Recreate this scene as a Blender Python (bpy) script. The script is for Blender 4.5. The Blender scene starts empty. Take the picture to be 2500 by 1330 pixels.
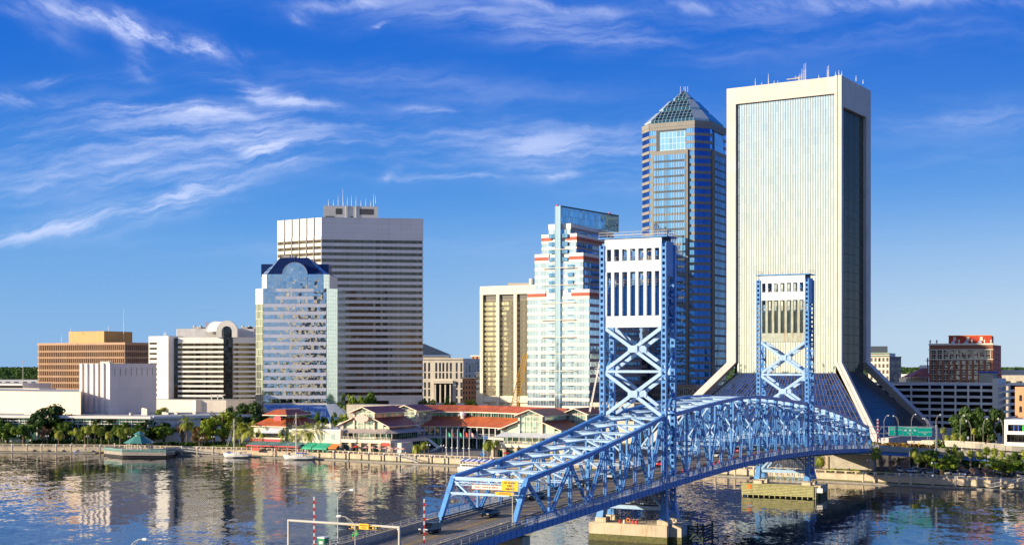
import bpy, math, random
import numpy as np
from mathutils import Vector, noise as mnoise
R = math.radians
C = bpy.context.scene.collection
SC = bpy.context.scene
rnd = random.Random(7)
# ------------------------------------------------------------------ camera
F, HZ, H = 3400.0, 893.0, 38.0          # focal length (px of a 2500 px wide frame), horizon row, eye height
cam_data = bpy.data.cameras.new('camera')
cam = bpy.data.objects.new('camera', cam_data)
C.objects.link(cam)
cam.location = (0, 0, H)
cam.rotation_euler = (R(90), 0, 0)
cam_data.sensor_width = 36
cam_data.lens = F / 2500 * 36
cam_data.shift_y = (HZ - 665) / 2500
cam_data.clip_start = 1
cam_data.clip_end = 30000
SC.camera = cam
# ------------------------------------------------------------------ light
SUN_AZ = math.atan2(-0.965, -0.26)      # direction towards the sun, measured from +Y clockwise
SUN_EL = R(16)
sd = Vector((math.sin(SUN_AZ) * math.cos(SUN_EL), math.cos(SUN_AZ) * math.cos(SUN_EL), math.sin(SUN_EL)))
sl = bpy.data.lights.new('sun', 'SUN')
sl.energy = 5.0
sl.angle = R(0.5)
sl.color = (1.0, 0.84, 0.61)
sun = bpy.data.objects.new('sun', sl)
C.objects.link(sun)
sun.rotation_euler = sd.to_track_quat('Z', 'Y').to_euler()
SC.view_settings.view_transform = 'Standard'
SC.view_settings.look = 'None'
SC.view_settings.exposure = 0.62
SC.view_settings.gamma = 1
SC.cycles.max_bounces = 6
SC.cycles.diffuse_bounces = 2
SC.cycles.glossy_bounces = 4
SC.cycles.transparent_max_bounces = 8
SC.cycles.caustics_reflective = False
SC.cycles.caustics_refractive = False


class NT:
    """small helper for writing node graphs"""
    def __init__(s, tree):
        s.t = tree
        s.n = tree.nodes
    def new(s, typ, **kw):
        nd = s.n.new(typ)
        for k, v in kw.items():
            setattr(nd, k, v)
        return nd
    def put(s, sock, v):
        if isinstance(v, bpy.types.NodeSocket):
            s.t.links.new(v, sock)
        else:
            if hasattr(sock, 'default_value'):
                dv = sock.default_value
                if hasattr(dv, '__len__') and hasattr(v, '__len__') and len(dv) == 4 and len(v) == 3:
                    v = (*v, 1)
                sock.default_value = v
    def m(s, op, a, b=0.0, c=0.0, clamp=False):
        nd = s.new('ShaderNodeMath', operation=op, use_clamp=clamp)
        s.put(nd.inputs[0], a); s.put(nd.inputs[1], b); s.put(nd.inputs[2], c)
        return nd.outputs[0]
    def vm(s, op, a, b=(0, 0, 0), sc=None):
        nd = s.new('ShaderNodeVectorMath', operation=op)
        s.put(nd.inputs[0], a); s.put(nd.inputs[1], b)
        if sc is not None:
            s.put(nd.inputs['Scale'], sc)
        return nd.outputs['Value'] if op in ('LENGTH', 'DOT_PRODUCT', 'DISTANCE') else nd.outputs[0]
    def mix(s, f, a, b, blend='MIX'):
        nd = s.new('ShaderNodeMix', data_type='RGBA', blend_type=blend)
        s.put(nd.inputs[0], f); s.put(nd.inputs[6], a); s.put(nd.inputs[7], b)
        return nd.outputs[2]
    def noise(s, v, scale=1, detail=2, rough=.5, dist=0, out=0):
        nd = s.new('ShaderNodeTexNoise')
        s.put(nd.inputs['Vector'], v); nd.inputs['Scale'].default_value = scale
        nd.inputs['Detail'].default_value = detail; nd.inputs['Roughness'].default_value = rough
        nd.inputs['Distortion'].default_value = dist
        return nd.outputs[out]
    def ramp(s, v, a, b, c=0.0, d=1.0, smooth=True):
        nd = s.new('ShaderNodeMapRange', interpolation_type='SMOOTHSTEP' if smooth else 'LINEAR')
        s.put(nd.inputs[0], v)
        for i, x in enumerate((a, b, c, d)):
            s.put(nd.inputs[1 + i], x)
        return nd.outputs[0]
    def comb(s, x, y, z=0.0):
        nd = s.new('ShaderNodeCombineXYZ')
        s.put(nd.inputs[0], x); s.put(nd.inputs[1], y); s.put(nd.inputs[2], z)
        return nd.outputs[0]
    def sep(s, v):
        nd = s.new('ShaderNodeSeparateXYZ'); s.put(nd.inputs[0], v)
        return nd.outputs


# ------------------------------------------------------------------ sky: physical sky plus thin cirrus
W = bpy.data.worlds.new('World')
SC.world = W
W.use_nodes = True
w = NT(W.node_tree)
w.n.clear()
sky = w.new('ShaderNodeTexSky', sky_type='NISHITA')
sky.sun_disc = False
sky.sun_elevation = SUN_EL
sky.sun_rotation = SUN_AZ
sky.altitude = 10
sky.air_density = 1.0
sky.dust_density = 0.35
sky.ozone_density = 3.0
tc = w.new('ShaderNodeTexCoord')
dx, dy, dz = w.sep(tc.outputs['Generated'])
# colour of clear winter air: deep polarised blue overhead, paler to the horizon, whitish haze glow added on the sun side
lp = w.ramp(dx, -.3, .45)
hor = w.mix(lp, (1.7, 3.2, 5.3), (3.7, 4.7, 5.6))
low = w.mix(lp, (.38, 2.0, 5.2), (.75, 2.4, 5.4))
g1 = w.mix(w.ramp(dz, -.01, .15), hor, low)
g2 = w.mix(w.ramp(dz, .07, .24), g1, (.02, .92, 4.4))
g3 = w.mix(w.ramp(dz, .22, .8), g2, (.10, .50, 2.3))
sdot = w.vm('DOT_PRODUCT', tc.outputs['Generated'], tuple(sd))
keep = w.m('MAXIMUM', w.ramp(sdot, .25, .95, .06, .75), 0.0)
glow = w.m('MULTIPLY', w.ramp(sdot, .45, .93), w.ramp(dz, .75, .15))
clear = w.mix(w.m('MULTIPLY', glow, .85), w.mix(keep, g3, sky.outputs[0]), w.mix(w.ramp(dz, .02, .26), (10.5, 9.3, 6.6), (6.6, 8.0, 9.0)))
ay = w.m('MAXIMUM', w.m('ABSOLUTE', dy), 0.15)
U = w.m('DIVIDE', dx, ay)
V = w.m('DIVIDE', dz, ay)
uv = w.comb(U, V, w.m('MULTIPLY', w.m('LESS_THAN', dy, 0), 5.0))
warp = w.vm('SCALE', w.vm('SUBTRACT', w.noise(uv, 9, 4, .6, 0, 1), (.5, .5, .5)), sc=0.030)
warp2 = w.vm('SCALE', w.vm('SUBTRACT', w.noise(uv, 45, 4, .65, 0, 1), (.5, .5, .5)), sc=0.008)
uvw = w.vm('ADD', w.vm('ADD', uv, warp), warp2)


def streak(ang, sx, sy, detail=6, rough=.62, seed=0.0, src=None):
    mp = w.new('ShaderNodeMapping')
    w.put(mp.inputs[0], src or uvw)
    mp.inputs['Rotation'].default_value = (0, 0, R(-ang))
    mp2 = w.new('ShaderNodeMapping')
    w.put(mp2.inputs[0], mp.outputs[0])
    mp2.inputs['Scale'].default_value = (sx, sy, 1)
    mp2.inputs['Location'].default_value = (seed, seed * .7, seed)
    return w.noise(mp2.outputs[0], 1, detail, rough)


sH = streak(4, 9, 60, seed=1.3)
sD = streak(-24, 12, 60, seed=3.1)
sU = streak(14, 9, 75, seed=5.2)
sF = streak(-26, 16, 44, seed=8.2)
total = None
# (x, y, half length, half width, angle, strength, streak field, edge softness) in picture units of the 1/3400 grid
CL = [(120, 10, 210, 30, -8, .8, sD, 1), (300, 48, 200, 30, -20, 1.5, sF, 1), (400, 80, 170, 24, -22, 1.3, sF, 1), (520, 120, 95, 13, -3, 1.3, sF, 1),
      (350, 140, 60, 34, -55, .9, sF, 1), (310, 180, 90, 15, 8, 1.0, sU, 1), (130, 60, 110, 40, -35, .4, sF, 1),
      (620, 222, 130, 22, -16, 1.35, sH, 1), (700, 250, 110, 12, -6, .9, sH, 1), (390, 272, 220, 15, -2, 1.3, sH, 1), (40, 236, 90, 20, -8, 1.2, sD, 1), (130, 198, 90, 12, 4, .8, sU, 1),
      (230, 330, 460, 75, -2, .62, sH, 1), (330, 420, 420, 60, 6, .5, sU, 1), (560, 300, 300, 60, -8, .5, sH, 1), (640, 382, 75, 18, -16, 1.3, sU, 1), (670, 360, 60, 10, 8, 1.0, sU, 1),
      (480, 470, 200, 42, 20, 1.05, sU, 1), (240, 530, 260, 30, 9, 1.0, sU, 1), (60, 560, 180, 22, 8, .9, sU, 1), (150, 450, 420, 70, 2, .6, sH, 1),
      (950, 432, 34, 14, 30, 1.2, sF, 1), (1120, 437, 150, 8, 1, .9, sH, 1), (1050, 350, 800, 80, 0, .62, sH, 1), (1000, 200, 500, 40, -4, .4, sH, 1),
      (860, 2, 150, 16, 4, 1.0, sF, 1), (735, 38, 34, 14, -20, 1.1, sF, 1), (920, 62, 26, 7, 4, 1.1, sF, 1),
      (1250, 60, 600, 55, -7, .7, sH, 1), (2150, 5, 420, 24, -2, .8, sF, 1), (1750, 14, 160, 16, -3, .6, sF, 1),
      (1340, 12, 240, 14, -5, .7, sF, 1), (1050, 268, 75, 9, -4, .8, sH, 1), (1360, 430, 70, 14, 12, .8, sF, 1),
      (1450, 380, 330, 90, -8, .6, sH, 1), (2350, 290, 300, 45, 0, .6, sH, 1), (2250, 400, 400, 50, 3, .22, sH, 1),
      (800, 600, 900, 30, 0, .35, sH, 1), (2000, 60, 700, 60, -3, .4, sH, 1), (2350, 800, 400, 90, 0, .22, sH, 1)]
for (cx, cy, L, Wd, an, st, fld, _) in CL:
    u0, v0 = (cx - 1250) / F, (HZ - cy) / F
    d = w.vm('SUBTRACT', uvw, (u0, v0, 0))
    x, y, z = w.sep(d)
    ca, sa = math.cos(R(an)), math.sin(R(an))
    xx = w.m('MULTIPLY', w.m('ADD', w.m('MULTIPLY', x, ca), w.m('MULTIPLY', y, sa)), F / L)
    yy = w.m('MULTIPLY', w.m('SUBTRACT', w.m('MULTIPLY', y, ca), w.m('MULTIPLY', x, sa)), F / Wd)
    r2 = w.m('ADD', w.m('MULTIPLY', xx, xx), w.m('MULTIPLY', yy, yy))
    g = w.m('MULTIPLY', w.m('EXPONENT', w.m('MULTIPLY', r2, -1.1)), w.ramp(fld, .33, .70, .05, 1.0))
    g = w.m('MULTIPLY', g, st)
    total = g if total is None else w.m('ADD', total, g)
front = w.m('GREATER_THAN', dy, 0.0)
gen = w.m('MULTIPLY', w.ramp(sH, .42, .8), w.m('SUBTRACT', 1.0, front))
cl = w.m('ADD', w.m('MULTIPLY', w.m('ADD', w.m('MULTIPLY', total, .42), w.ramp(total, .10, 1.5, 0, .55)), front), w.m('MULTIPLY', gen, .6))
cl = w.m('MINIMUM', w.m('MULTIPLY', cl, .68), .78)
cl = w.m('MULTIPLY', cl, w.ramp(dz, 0.0, .04))
cloudy = w.mix(cl, clear, (5.0, 5.5, 7.4))
bg = w.new('ShaderNodeBackground')
bg.inputs[1].default_value = 0.10
w.put(bg.inputs[0], cloudy)
wo = w.new('ShaderNodeOutputWorld')
w.put(wo.inputs[0], bg.outputs[0])

# ------------------------------------------------------------------ picture <-> place helpers (used once, to survey where things stand)
def G(px, Y):
    return Vector(((px - 1250) / F * Y, Y))
def ZY(py, Y):
    return H - (py - HZ) * Y / F
def P(px, py, Y):
    g = G(px, Y)
    return Vector((g.x, g.y, ZY(py, Y)))
AL = R(27)
bv = Vector((math.sin(AL), math.cos(AL)))      # street direction, away over the river
cv = Vector((math.cos(AL), -math.sin(AL)))     # cross street direction, to the right
def hit(A, d, px):
    """distance along d from A to where it crosses the sight line of column px"""
    k = (px - 1250) / F
    return (k * A.y - A.x) / (d.x - k * d.y)
def interp(tab, x):
    if x <= tab[0][0]:
        (a, b), (c, d) = tab[0], tab[1]
    elif x >= tab[-1][0]:
        (a, b), (c, d) = tab[-2], tab[-1]
    else:
        for i in range(len(tab) - 1):
            if tab[i][0] <= x <= tab[i + 1][0]:
                (a, b), (c, d) = tab[i], tab[i + 1]
                break
    return b + (d - b) * (x - a) / (c - a)
BANK = [(0, 1105), (250, 1107), (550, 1114), (760, 1121), (1120, 1139), (1500, 1152), (1700, 1160), (1850, 1168), (2100, 1181), (2500, 1201)]
def bankY(px):
    return H * F / (interp(BANK, px) - HZ)
GZ = 2.6

# ------------------------------------------------------------------ mesh helpers
ORG = {}
class MB:
    def __init__(s):
        s.v = []; s.f = []; s.m = []
    def poly(s, pts, m=0):
        n = len(s.v)
        s.v.extend([tuple(p) if len(p) == 3 else (p[0], p[1], 0) for p in pts])
        s.f.append(tuple(range(n, n + len(pts)))); s.m.append(m)
    def box3(s, o, u, v, w_, m=0):
        o, u, v, w_ = Vector(o), Vector(u), Vector(v), Vector(w_)
        n = len(s.v)
        s.v.extend([tuple(p) for p in (o, o + u, o + u + v, o + v, o + w_, o + u + w_, o + u + v + w_, o + v + w_)])
        q = [(0, 3, 2, 1), (4, 5, 6, 7), (0, 1, 5, 4), (1, 2, 6, 5), (2, 3, 7, 6), (3, 0, 4, 7)]
        if u.cross(v).dot(w_) < 0:
            q = [t[::-1] for t in q]
        for t in q:
            s.f.append(tuple(n + i for i in t)); s.m.append(m)
    def box(s, x0, x1, y0, y1, z0, z1, m=0):
        s.box3((x0, y0, z0), (x1 - x0, 0, 0), (0, y1 - y0, 0), (0, 0, z1 - z0), m)
    def beam(s, p0, p1, w_, h, m=0, up=(0, 0, 1)):
        p0, p1 = Vector(p0), Vector(p1)
        d = p1 - p0
        if d.length < 1e-6:
            return
        dn = d.normalized()
        sx = dn.cross(Vector(up))
        if sx.length < 1e-3:
            sx = dn.cross(Vector((1, 0, 0)))
        sx.normalize()
        uz = sx.cross(dn).normalized()
        s.box3(p0 - sx * w_ / 2 - uz * h / 2, d, sx * w_, uz * h, m)
    def tube(s, p0, p1, r0, r1=None, n=6, m=0, cap=True):
        r1 = r0 if r1 is None else r1
        p0, p1 = Vector(p0), Vector(p1)
        d = (p1 - p0).normalized()
        a = d.cross(Vector((0, 0, 1)))
        if a.length < 1e-3:
            a = Vector((1, 0, 0))
        a.normalize(); b = d.cross(a)
        k = len(s.v)
        for p, r in ((p0, r0), (p1, r1)):
            for i in range(n):
                t = 2 * math.pi * i / n
                s.v.append(tuple(p + a * math.cos(t) * r + b * math.sin(t) * r))
        for i in range(n):
            j = (i + 1) % n
            s.f.append((k + i, k + j, k + n + j, k + n + i)); s.m.append(m)
        if cap:
            s.f.append(tuple(k + i for i in range(n))[::-1]); s.m.append(m)
            s.f.append(tuple(k + n + i for i in range(n))); s.m.append(m)
    def path(s, pts, r, n=6, m=0):
        for a, b in zip(pts[:-1], pts[1:]):
            ra, rb = (r, r) if not isinstance(r, (list, tuple)) else r
            s.tube(a, b, ra, rb, n, m)
    def prism(s, pts, z0, z1, m=0, top=None):
        """pts counter-clockwise in plan"""
        pts = [Vector((p[0], p[1])) for p in pts]
        area = sum(a.x * b.y - b.x * a.y for a, b in zip(pts, pts[1:] + pts[:1]))
        if area < 0:
            pts = pts[::-1]
        tp = pts if top is None else [Vector((p[0], p[1])) for p in (top if area >= 0 else top[::-1])]
        n = len(s.v); k = len(pts)
        s.v.extend([(p.x, p.y, z0) for p in pts]); s.v.extend([(p.x, p.y, z1) for p in tp])
        for i in range(k):
            j = (i + 1) % k
            s.f.append((n + i, n + j, n + k + j, n + k + i)); s.m.append(m)
        s.f.append(tuple(n + i for i in range(k))[::-1]); s.m.append(m)
        s.f.append(tuple(n + k + i for i in range(k))); s.m.append(m)
    def lathe(s, c, prof, n=10, m=0):
        c = Vector(c); k = len(s.v)
        for r, z in prof:
            for i in range(n):
                t = 2 * math.pi * i / n
                s.v.append((c.x + r * math.cos(t), c.y + r * math.sin(t), c.z + z))
        for a in range(len(prof) - 1):
            for i in range(n):
                j = (i + 1) % n
                s.f.append((k + a * n + i, k + a * n + j, k + (a + 1) * n + j, k + (a + 1) * n + i)); s.m.append(m)
    def build(s, name, mats, parent=None, kind=None, smooth=False, origin=None, uv=True):
        me = bpy.data.meshes.new(name)
        if origin is None:
            origin = ORG.get(parent.name if parent else None, Vector((0, 0, 0)))
        origin = Vector(origin)
        V_ = np.array(s.v, dtype=np.float64).reshape(-1, 3)
        me.from_pydata((V_ - np.array(origin)).tolist(), [], s.f)
        if not isinstance(mats, (list, tuple)):
            mats = [mats]
        for mm in mats:
            me.materials.append(MT[mm] if isinstance(mm, str) else mm)
        if len(mats) > 1:
            me.polygons.foreach_set('material_index', s.m)
        if uv and len(s.f):
            npol = len(s.f)
            nr = np.zeros(npol * 3); me.polygons.foreach_get('normal', nr); nr = nr.reshape(-1, 3)
            tot = np.zeros(npol, dtype=np.int32); me.polygons.foreach_get('loop_total', tot)
            lv = np.zeros(len(me.loops), dtype=np.int32); me.loops.foreach_get('vertex_index', lv)
            N = np.repeat(nr, tot, axis=0)
            hl = np.hypot(N[:, 0], N[:, 1])
            flat = hl < 1e-3
            hl[flat] = 1
            T = np.stack([-N[:, 1] / hl, N[:, 0] / hl, np.zeros(len(N))], 1)
            T[flat] = (1, 0, 0)
            B = np.cross(N, T)
            co = V_[lv]
            uvl = me.uv_layers.new(name='UVMap')
            uvl.data.foreach_set('uv', np.stack([(co * T).sum(1), (co * B).sum(1)], 1).astype(np.float32).ravel())
        if smooth:
            me.polygons.foreach_set('use_smooth', [True] * len(s.f))
        me.update()
        o = bpy.data.objects.new(name, me)
        C.objects.link(o)
        if parent:
            o.parent = parent
            o.location = origin - ORG.get(parent.name, Vector((0, 0, 0)))
        else:
            o.location = origin
        ORG[o.name] = origin
        if kind:
            o['kind'] = kind
        return o


def thing(name, label, cat, loc=(0, 0, 0), group=None):
    o = bpy.data.objects.new(name, None)
    o.empty_display_size = 1
    C.objects.link(o)
    o.location = loc
    ORG[o.name] = Vector(loc)
    o['label'] = label; o['category'] = cat
    if group:
        o['group'] = group
    return o
def tag(o, label, cat, group=None):
    o['label'] = label; o['category'] = cat
    if group:
        o['group'] = group
    return o
def sub(name, parent):
    o = bpy.data.objects.new(name, None)
    C.objects.link(o); o.parent = parent
    ORG[o.name] = ORG[parent.name]
    return o
KIDS = {}
def copy_tree(src, loc, rotz=0.0, label=None, scale=None, group=None):
    def rec(o, par):
        c = o.copy(); C.objects.link(c)
        if par is not None:
            c.parent = par
        for ch in o.children:
            rec(ch, c)
        return c
    r = rec(src, None)
    r.location = loc; r.rotation_euler = (0, 0, rotz)
    r.scale = scale if scale is not None else (1, 1, 1)
    if label: r['label'] = label
    if group: r['group'] = group
    return r


class Fac:
    """a wall line seen from outside, p0 at its left end"""
    def __init__(s, p0, p1):
        s.p = Vector((p0[0], p0[1])); q = Vector((p1[0], p1[1]))
        s.L = (q - s.p).length; s.q = q
        s.u = (q - s.p).normalized(); s.n = Vector((s.u.y, -s.u.x))
    def pt(s, a, z, o=0.0):
        p = s.p + s.u * a + s.n * o
        return Vector((p.x, p.y, z))
    def box(s, mb, s0, s1, z0, z1, o0, o1, m=0):
        mb.box3(s.pt(s0, z0, o0), (*(s.u * (s1 - s0)), 0), (*(s.n * (o1 - o0)), 0), (0, 0, z1 - z0), m)
    def quad(s, mb, s0, s1, z0, z1, o=0.05, m=0):
        mb.poly([s.pt(s0, z0, o), s.pt(s1, z0, o), s.pt(s1, z1, o), s.pt(s0, z1, o)], m)


# ------------------------------------------------------------------ materials
MT = {}
def base_mat(name):
    m = bpy.data.materials.new(name); m.use_nodes = True
    t = NT(m.node_tree); t.n.clear()
    bs = t.new('ShaderNodeBsdfPrincipled'); out = t.new('ShaderNodeOutputMaterial')
    t.put(out.inputs[0], bs.outputs[0])
    MT[name] = m
    return m, t, bs
def paint(name, col, rough=.5, metal=0.0, var=.12, scale=.5, spec=.5, dirt=0.0, dcol=(.15, .1, .06), emit=0):
    m, t, bs = base_mat(name)
    tc = t.new('ShaderNodeNewGeometry')
    n1 = t.noise(tc.outputs['Position'], scale, 4, .6)
    f = t.ramp(n1, .3, .7, 1 - var, 1 + var, False)
    c = t.mix(1.0, col, t.comb(f, f, f), 'MULTIPLY')
    if dirt:
        pos = t.vm('MULTIPLY', tc.outputs['Position'], (1, 1, .12))
        n2 = t.noise(pos, 1.1, 5, .65)
        c = t.mix(t.m('MULTIPLY', t.ramp(n2, .5, .72), dirt), c, dcol)
    t.put(bs.inputs['Base Color'], c)
    bs.inputs['Roughness'].default_value = rough
    bs.inputs['Metallic'].default_value = metal
    bs.inputs['Specular IOR Level'].default_value = spec
    if emit:
        t.put(bs.inputs['Emission Color'], col if len(col) == 4 else (*col, 1)); bs.inputs['Emission Strength'].default_value = emit
    return m
def grid_mask(t, pw, ph, lw, lh=None):
    uvn = t.new('ShaderNodeUVMap')
    u, v, _ = t.sep(uvn.outputs[0])
    lh = lw if lh is None else lh
    a = t.m('LESS_THAN', t.m('FRACT', t.m('DIVIDE', u, pw)), lw / pw) if pw else 0.0
    b = t.m('LESS_THAN', t.m('FRACT', t.m('DIVIDE', v, ph)), lh / ph) if ph else 0.0
    cell = t.comb(t.m('FLOOR', t.m('DIVIDE', u, pw)) if pw else 0.0, t.m('FLOOR', t.m('DIVIDE', v, ph)) if ph else 0.0, 0.0)
    return t.m('MAXIMUM', a, b), cell, uvn.outputs[0]
def panel(name, col, pw=3.0, ph=3.9, lw=.12, dark=.72, rough=.6, var=.06, cellvar=.05, spec=.4, metal=0.0, dirt=.12, dcol=(.12, .1, .08)):
    m, t, bs = base_mat(name)
    mask, cell, uvs = grid_mask(t, pw, ph, lw)
    wn = t.new('ShaderNodeTexWhiteNoise'); t.put(wn.inputs[0], cell)
    geo = t.new('ShaderNodeNewGeometry')
    n1 = t.noise(geo.outputs['Position'], .12, 5, .6)
    f = t.m('ADD', t.ramp(n1, .3, .7, 1 - var, 1 + var, False), t.m('MULTIPLY', t.m('SUBTRACT', wn.outputs[0], .5), cellvar * 2))
    f = t.m('MULTIPLY', f, t.m('SUBTRACT', 1.0, t.m('MULTIPLY', mask, 1 - dark)))
    c = t.mix(1.0, col, t.comb(f, f, f), 'MULTIPLY')
    n2 = t.noise(t.vm('MULTIPLY', geo.outputs['Position'], (1, 1, .08)), .6, 5, .65)
    c = t.mix(t.m('MULTIPLY', t.ramp(n2, .5, .75), dirt), c, dcol)
    t.put(bs.inputs['Base Color'], c)
    bs.inputs['Roughness'].default_value = rough
    bs.inputs['Metallic'].default_value = metal
    bs.inputs['Specular IOR Level'].default_value = spec
    return m
def glass(name, col, pw=1.5, ph=0, metal=.85, rough=.03, tilt=.012, wave=.02, frame=(.1, .1, .1), lw=.1, var=.25, wscale=.35, lh=None, off=None):
    m, t, bs = base_mat(name)
    mask, cell, uvs = grid_mask(t, pw, ph, lw, lh)
    wn = t.new('ShaderNodeTexWhiteNoise'); t.put(wn.inputs[0], cell)
    geo = t.new('ShaderNodeNewGeometry')
    f = t.ramp(wn.outputs[0], 0, 1, 1 - var, 1 + var, False)
    c = t.mix(1.0, col, t.comb(f, f, f), 'MULTIPLY')
    if off:
        wn2 = t.new('ShaderNodeTexWhiteNoise'); t.put(wn2.inputs[0], t.vm('ADD', cell, (17.3, 5.1, 2.2)))
        c = t.mix(t.m('LESS_THAN', wn2.outputs[0], off[0]), c, off[1])
    t.put(bs.inputs['Base Color'], t.mix(mask, c, frame))
    t.put(bs.inputs['Metallic'], t.m('MULTIPLY', t.m('SUBTRACT', 1.0, mask), metal))
    t.put(bs.inputs['Roughness'], t.m('ADD', t.m('MULTIPLY', mask, .4), rough))
    dv = t.vm('SCALE', t.vm('SUBTRACT', wn.outputs[1], (.5, .5, .5)), sc=tilt)
    nz = t.noise(geo.outputs['Position'], wscale, 2, .5, 0, 1)
    dv2 = t.vm('SCALE', t.vm('SUBTRACT', nz, (.5, .5, .5)), sc=wave)
    nn = t.vm('NORMALIZE', t.vm('ADD', geo.outputs['Normal'], t.vm('ADD', dv, dv2)))
    t.put(bs.inputs['Normal'], nn)
    return m
def roofmat(name, col, pitch=.8, dark=.55, var=.15):
    m, t, bs = base_mat(name)
    mask, cell, uvs = grid_mask(t, pitch, 0, pitch * .3)
    geo = t.new('ShaderNodeNewGeometry')
    n1 = t.noise(geo.outputs['Position'], .3, 4, .6)
    f = t.ramp(n1, .3, .7, 1 - var, 1 + var, False)
    f = t.m('MULTIPLY', f, t.m('SUBTRACT', 1.0, t.m('MULTIPLY', mask, 1 - dark)))
    t.put(bs.inputs['Base Color'], t.mix(1.0, col, t.comb(f, f, f), 'MULTIPLY'))
    bs.inputs['Roughness'].default_value = .45
    return m
def leafmat(name, c1, c2, rough=.6):
    m, t, bs = base_mat(name)
    geo = t.new('ShaderNodeNewGeometry')
    n1 = t.noise(geo.outputs['Position'], .55, 3, .6)
    oi = t.new('ShaderNodeObjectInfo')
    f = t.m('ADD', t.ramp(n1, .35, .65), t.m('MULTIPLY', t.m('SUBTRACT', oi.outputs['Random'], .5), .5), clamp=True)
    wn = t.new('ShaderNodeTexWhiteNoise'); t.put(wn.inputs[0], t.vm('SCALE', geo.outputs['Position'], sc=.9))
    c = t.mix(f, c1, c2)
    t.put(bs.inputs['Base Color'], c)
    bs.inputs['Roughness'].default_value = rough
    bs.inputs['Specular IOR Level'].default_value = .25
    tr = t.new('ShaderNodeBsdfTranslucent'); t.put(tr.inputs[0], t.mix(1.0, c, (1.3, 1.3, .5), 'MULTIPLY'))
    mx = t.new('ShaderNodeMixShader'); mx.inputs[0].default_value = .25
    t.put(mx.inputs[1], bs.outputs[0]); t.put(mx.inputs[2], tr.outputs[0])
    out = [n for n in t.n if n.type == 'OUTPUT_MATERIAL'][0]
    t.put(out.inputs[0], mx.outputs[0])
    return m

paint('bridge_blue', (.095, .30, .67), .40, var=.20, scale=.9, dirt=.42, dcol=(.07, .13, .22))
paint('bridge_pale', (.38, .56, .79), .42, var=.12, scale=.8, dirt=.25, dcol=(.25, .22, .18))
paint('bridge_rust', (.42, .46, .38), .6, var=.2, scale=.5, dirt=.85, dcol=(.36, .21, .06))
paint('slot_blue', (.03, .18, .52), .45, var=.1)
paint('rail_blue', (.10, .27, .58), .4)
paint('mesh_white', (.55, .60, .68), .5, var=.3, scale=3)
paint('concrete', (.46, .42, .34), .8, var=.16, scale=.5, dirt=.35, dcol=(.2, .14, .08))
paint('pier_concrete', (.60, .52, .38), .8, var=.12, scale=.4, dirt=.65, dcol=(.42, .22, .07))
paint('wet_algae', (.10, .10, .02), .6, var=.5, scale=2)
paint('seawall', (.56, .46, .33), .85, var=.18, scale=.3, dirt=.4, dcol=(.25, .17, .10))
paint('dock', (.32, .29, .25), .8, var=.2, scale=.6)
paint('timber_yellow', (.44, .42, .19), .75, var=.25, scale=1.5, dirt=.3)
paint('dark_timber', (.03, .05, .04), .8, var=.3)
paint('bridge_road', (.185, .155, .12), .75, var=.16, scale=.5, dirt=.3, dcol=(.08, .07, .06))
paint('brown_spandrel', (.13, .10, .065), .5)
paint('asphalt', (.085, .075, .065), .75, var=.14, scale=.25)
paint('line_white', (.7, .7, .68), .6, var=.15, scale=3)
paint('line_yellow', (.70, .42, .04), .6, var=.15, scale=3)
paint('grass', (.055, .11, .02), .9, var=.5, scale=.15)
paint('city_ground', (.17, .155, .13), .9, var=.3, scale=.05)
paint('paving', (.42, .36, .28), .85, var=.15, scale=.3)
paint('steel_grey', (.45, .44, .42), .45, .3)
paint('lamp_grey', (.55, .52, .46), .4)
paint('white', (.80, .78, .74), .5, var=.05)
paint('cream', (.78, .70, .55), .6, var=.06)
paint('black', (.012, .012, .014), .5)
paint('dark_metal', (.04, .04, .045), .45)
paint('sign_yellow', (.85, .50, .01), .45, var=.03)
paint('head_white', (.66, .73, .80), .45, var=.08, scale=.6, dirt=.25, dcol=(.4, .33, .22))
paint('sign_green', (.0, .48, .34), .4, var=.03)
paint('sign_pink', (.82, .42, .36), .5, var=.04)
paint('sign_red', (.75, .06, .08), .5, var=.04)
paint('text_black', (.02, .02, .02), .6)
paint('text_white', (.85, .85, .82), .6)
paint('text_rust', (.55, .22, .06), .6)
paint('red', (.60, .03, .02), .5)
paint('orange', (.85, .22, .02), .5)
paint('green', (.01, .22, .10), .5)
paint('lime', (.15, .75, .05), .5)
paint('awning_green', (.03, .42, .24), .6, var=.1)
paint('awning_orange', (.85, .22, .03), .6, var=.1)
paint('awning_red', (.55, .04, .06), .6, var=.1)
paint('awning_teal', (.10, .22, .22), .6, var=.15)
paint('awning_taupe', (.42, .35, .32), .6, var=.1)
paint('awning_grey', (.55, .58, .62), .6, var=.1)
paint('teal_frame', (.25, .52, .42), .5, var=.08)
paint('mint', (.50, .66, .46), .6, var=.06)
paint('hull', (.82, .80, .76), .25, var=.03)
paint('sail_blue', (.02, .09, .50), .6)
paint('rust_yellow', (.62, .33, .03), .5)
paint('bark', (.10, .07, .05), .9, var=.3, scale=2)
paint('palm_bark', (.20, .15, .10), .9, var=.3, scale=2)
paint('twig', (.26, .17, .14), .9, var=.25, scale=.8)
paint('twig_red', (.30, .15, .08), .9, var=.25, scale=.8)
paint('skin', (.45, .27, .18), .6)
paint('cloth_dark', (.04, .05, .09), .8)
paint('cloth_green', (.05, .70, .10), .7)
paint('cloth_orange', (.9, .25, .03), .7)
paint('tyre', (.015, .015, .015), .8)
paint('chrome', (.6, .6, .6), .25, .9)
paint('head_lamp', (.9, .9, .8), .15, spec=.8)
paint('tail_lamp', (.5, .01, .01), .2)
leafmat('leaf', (.035, .085, .010), (.16, .25, .03))
leafmat('leaf_dark', (.016, .048, .010), (.075, .13, .025))
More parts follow.
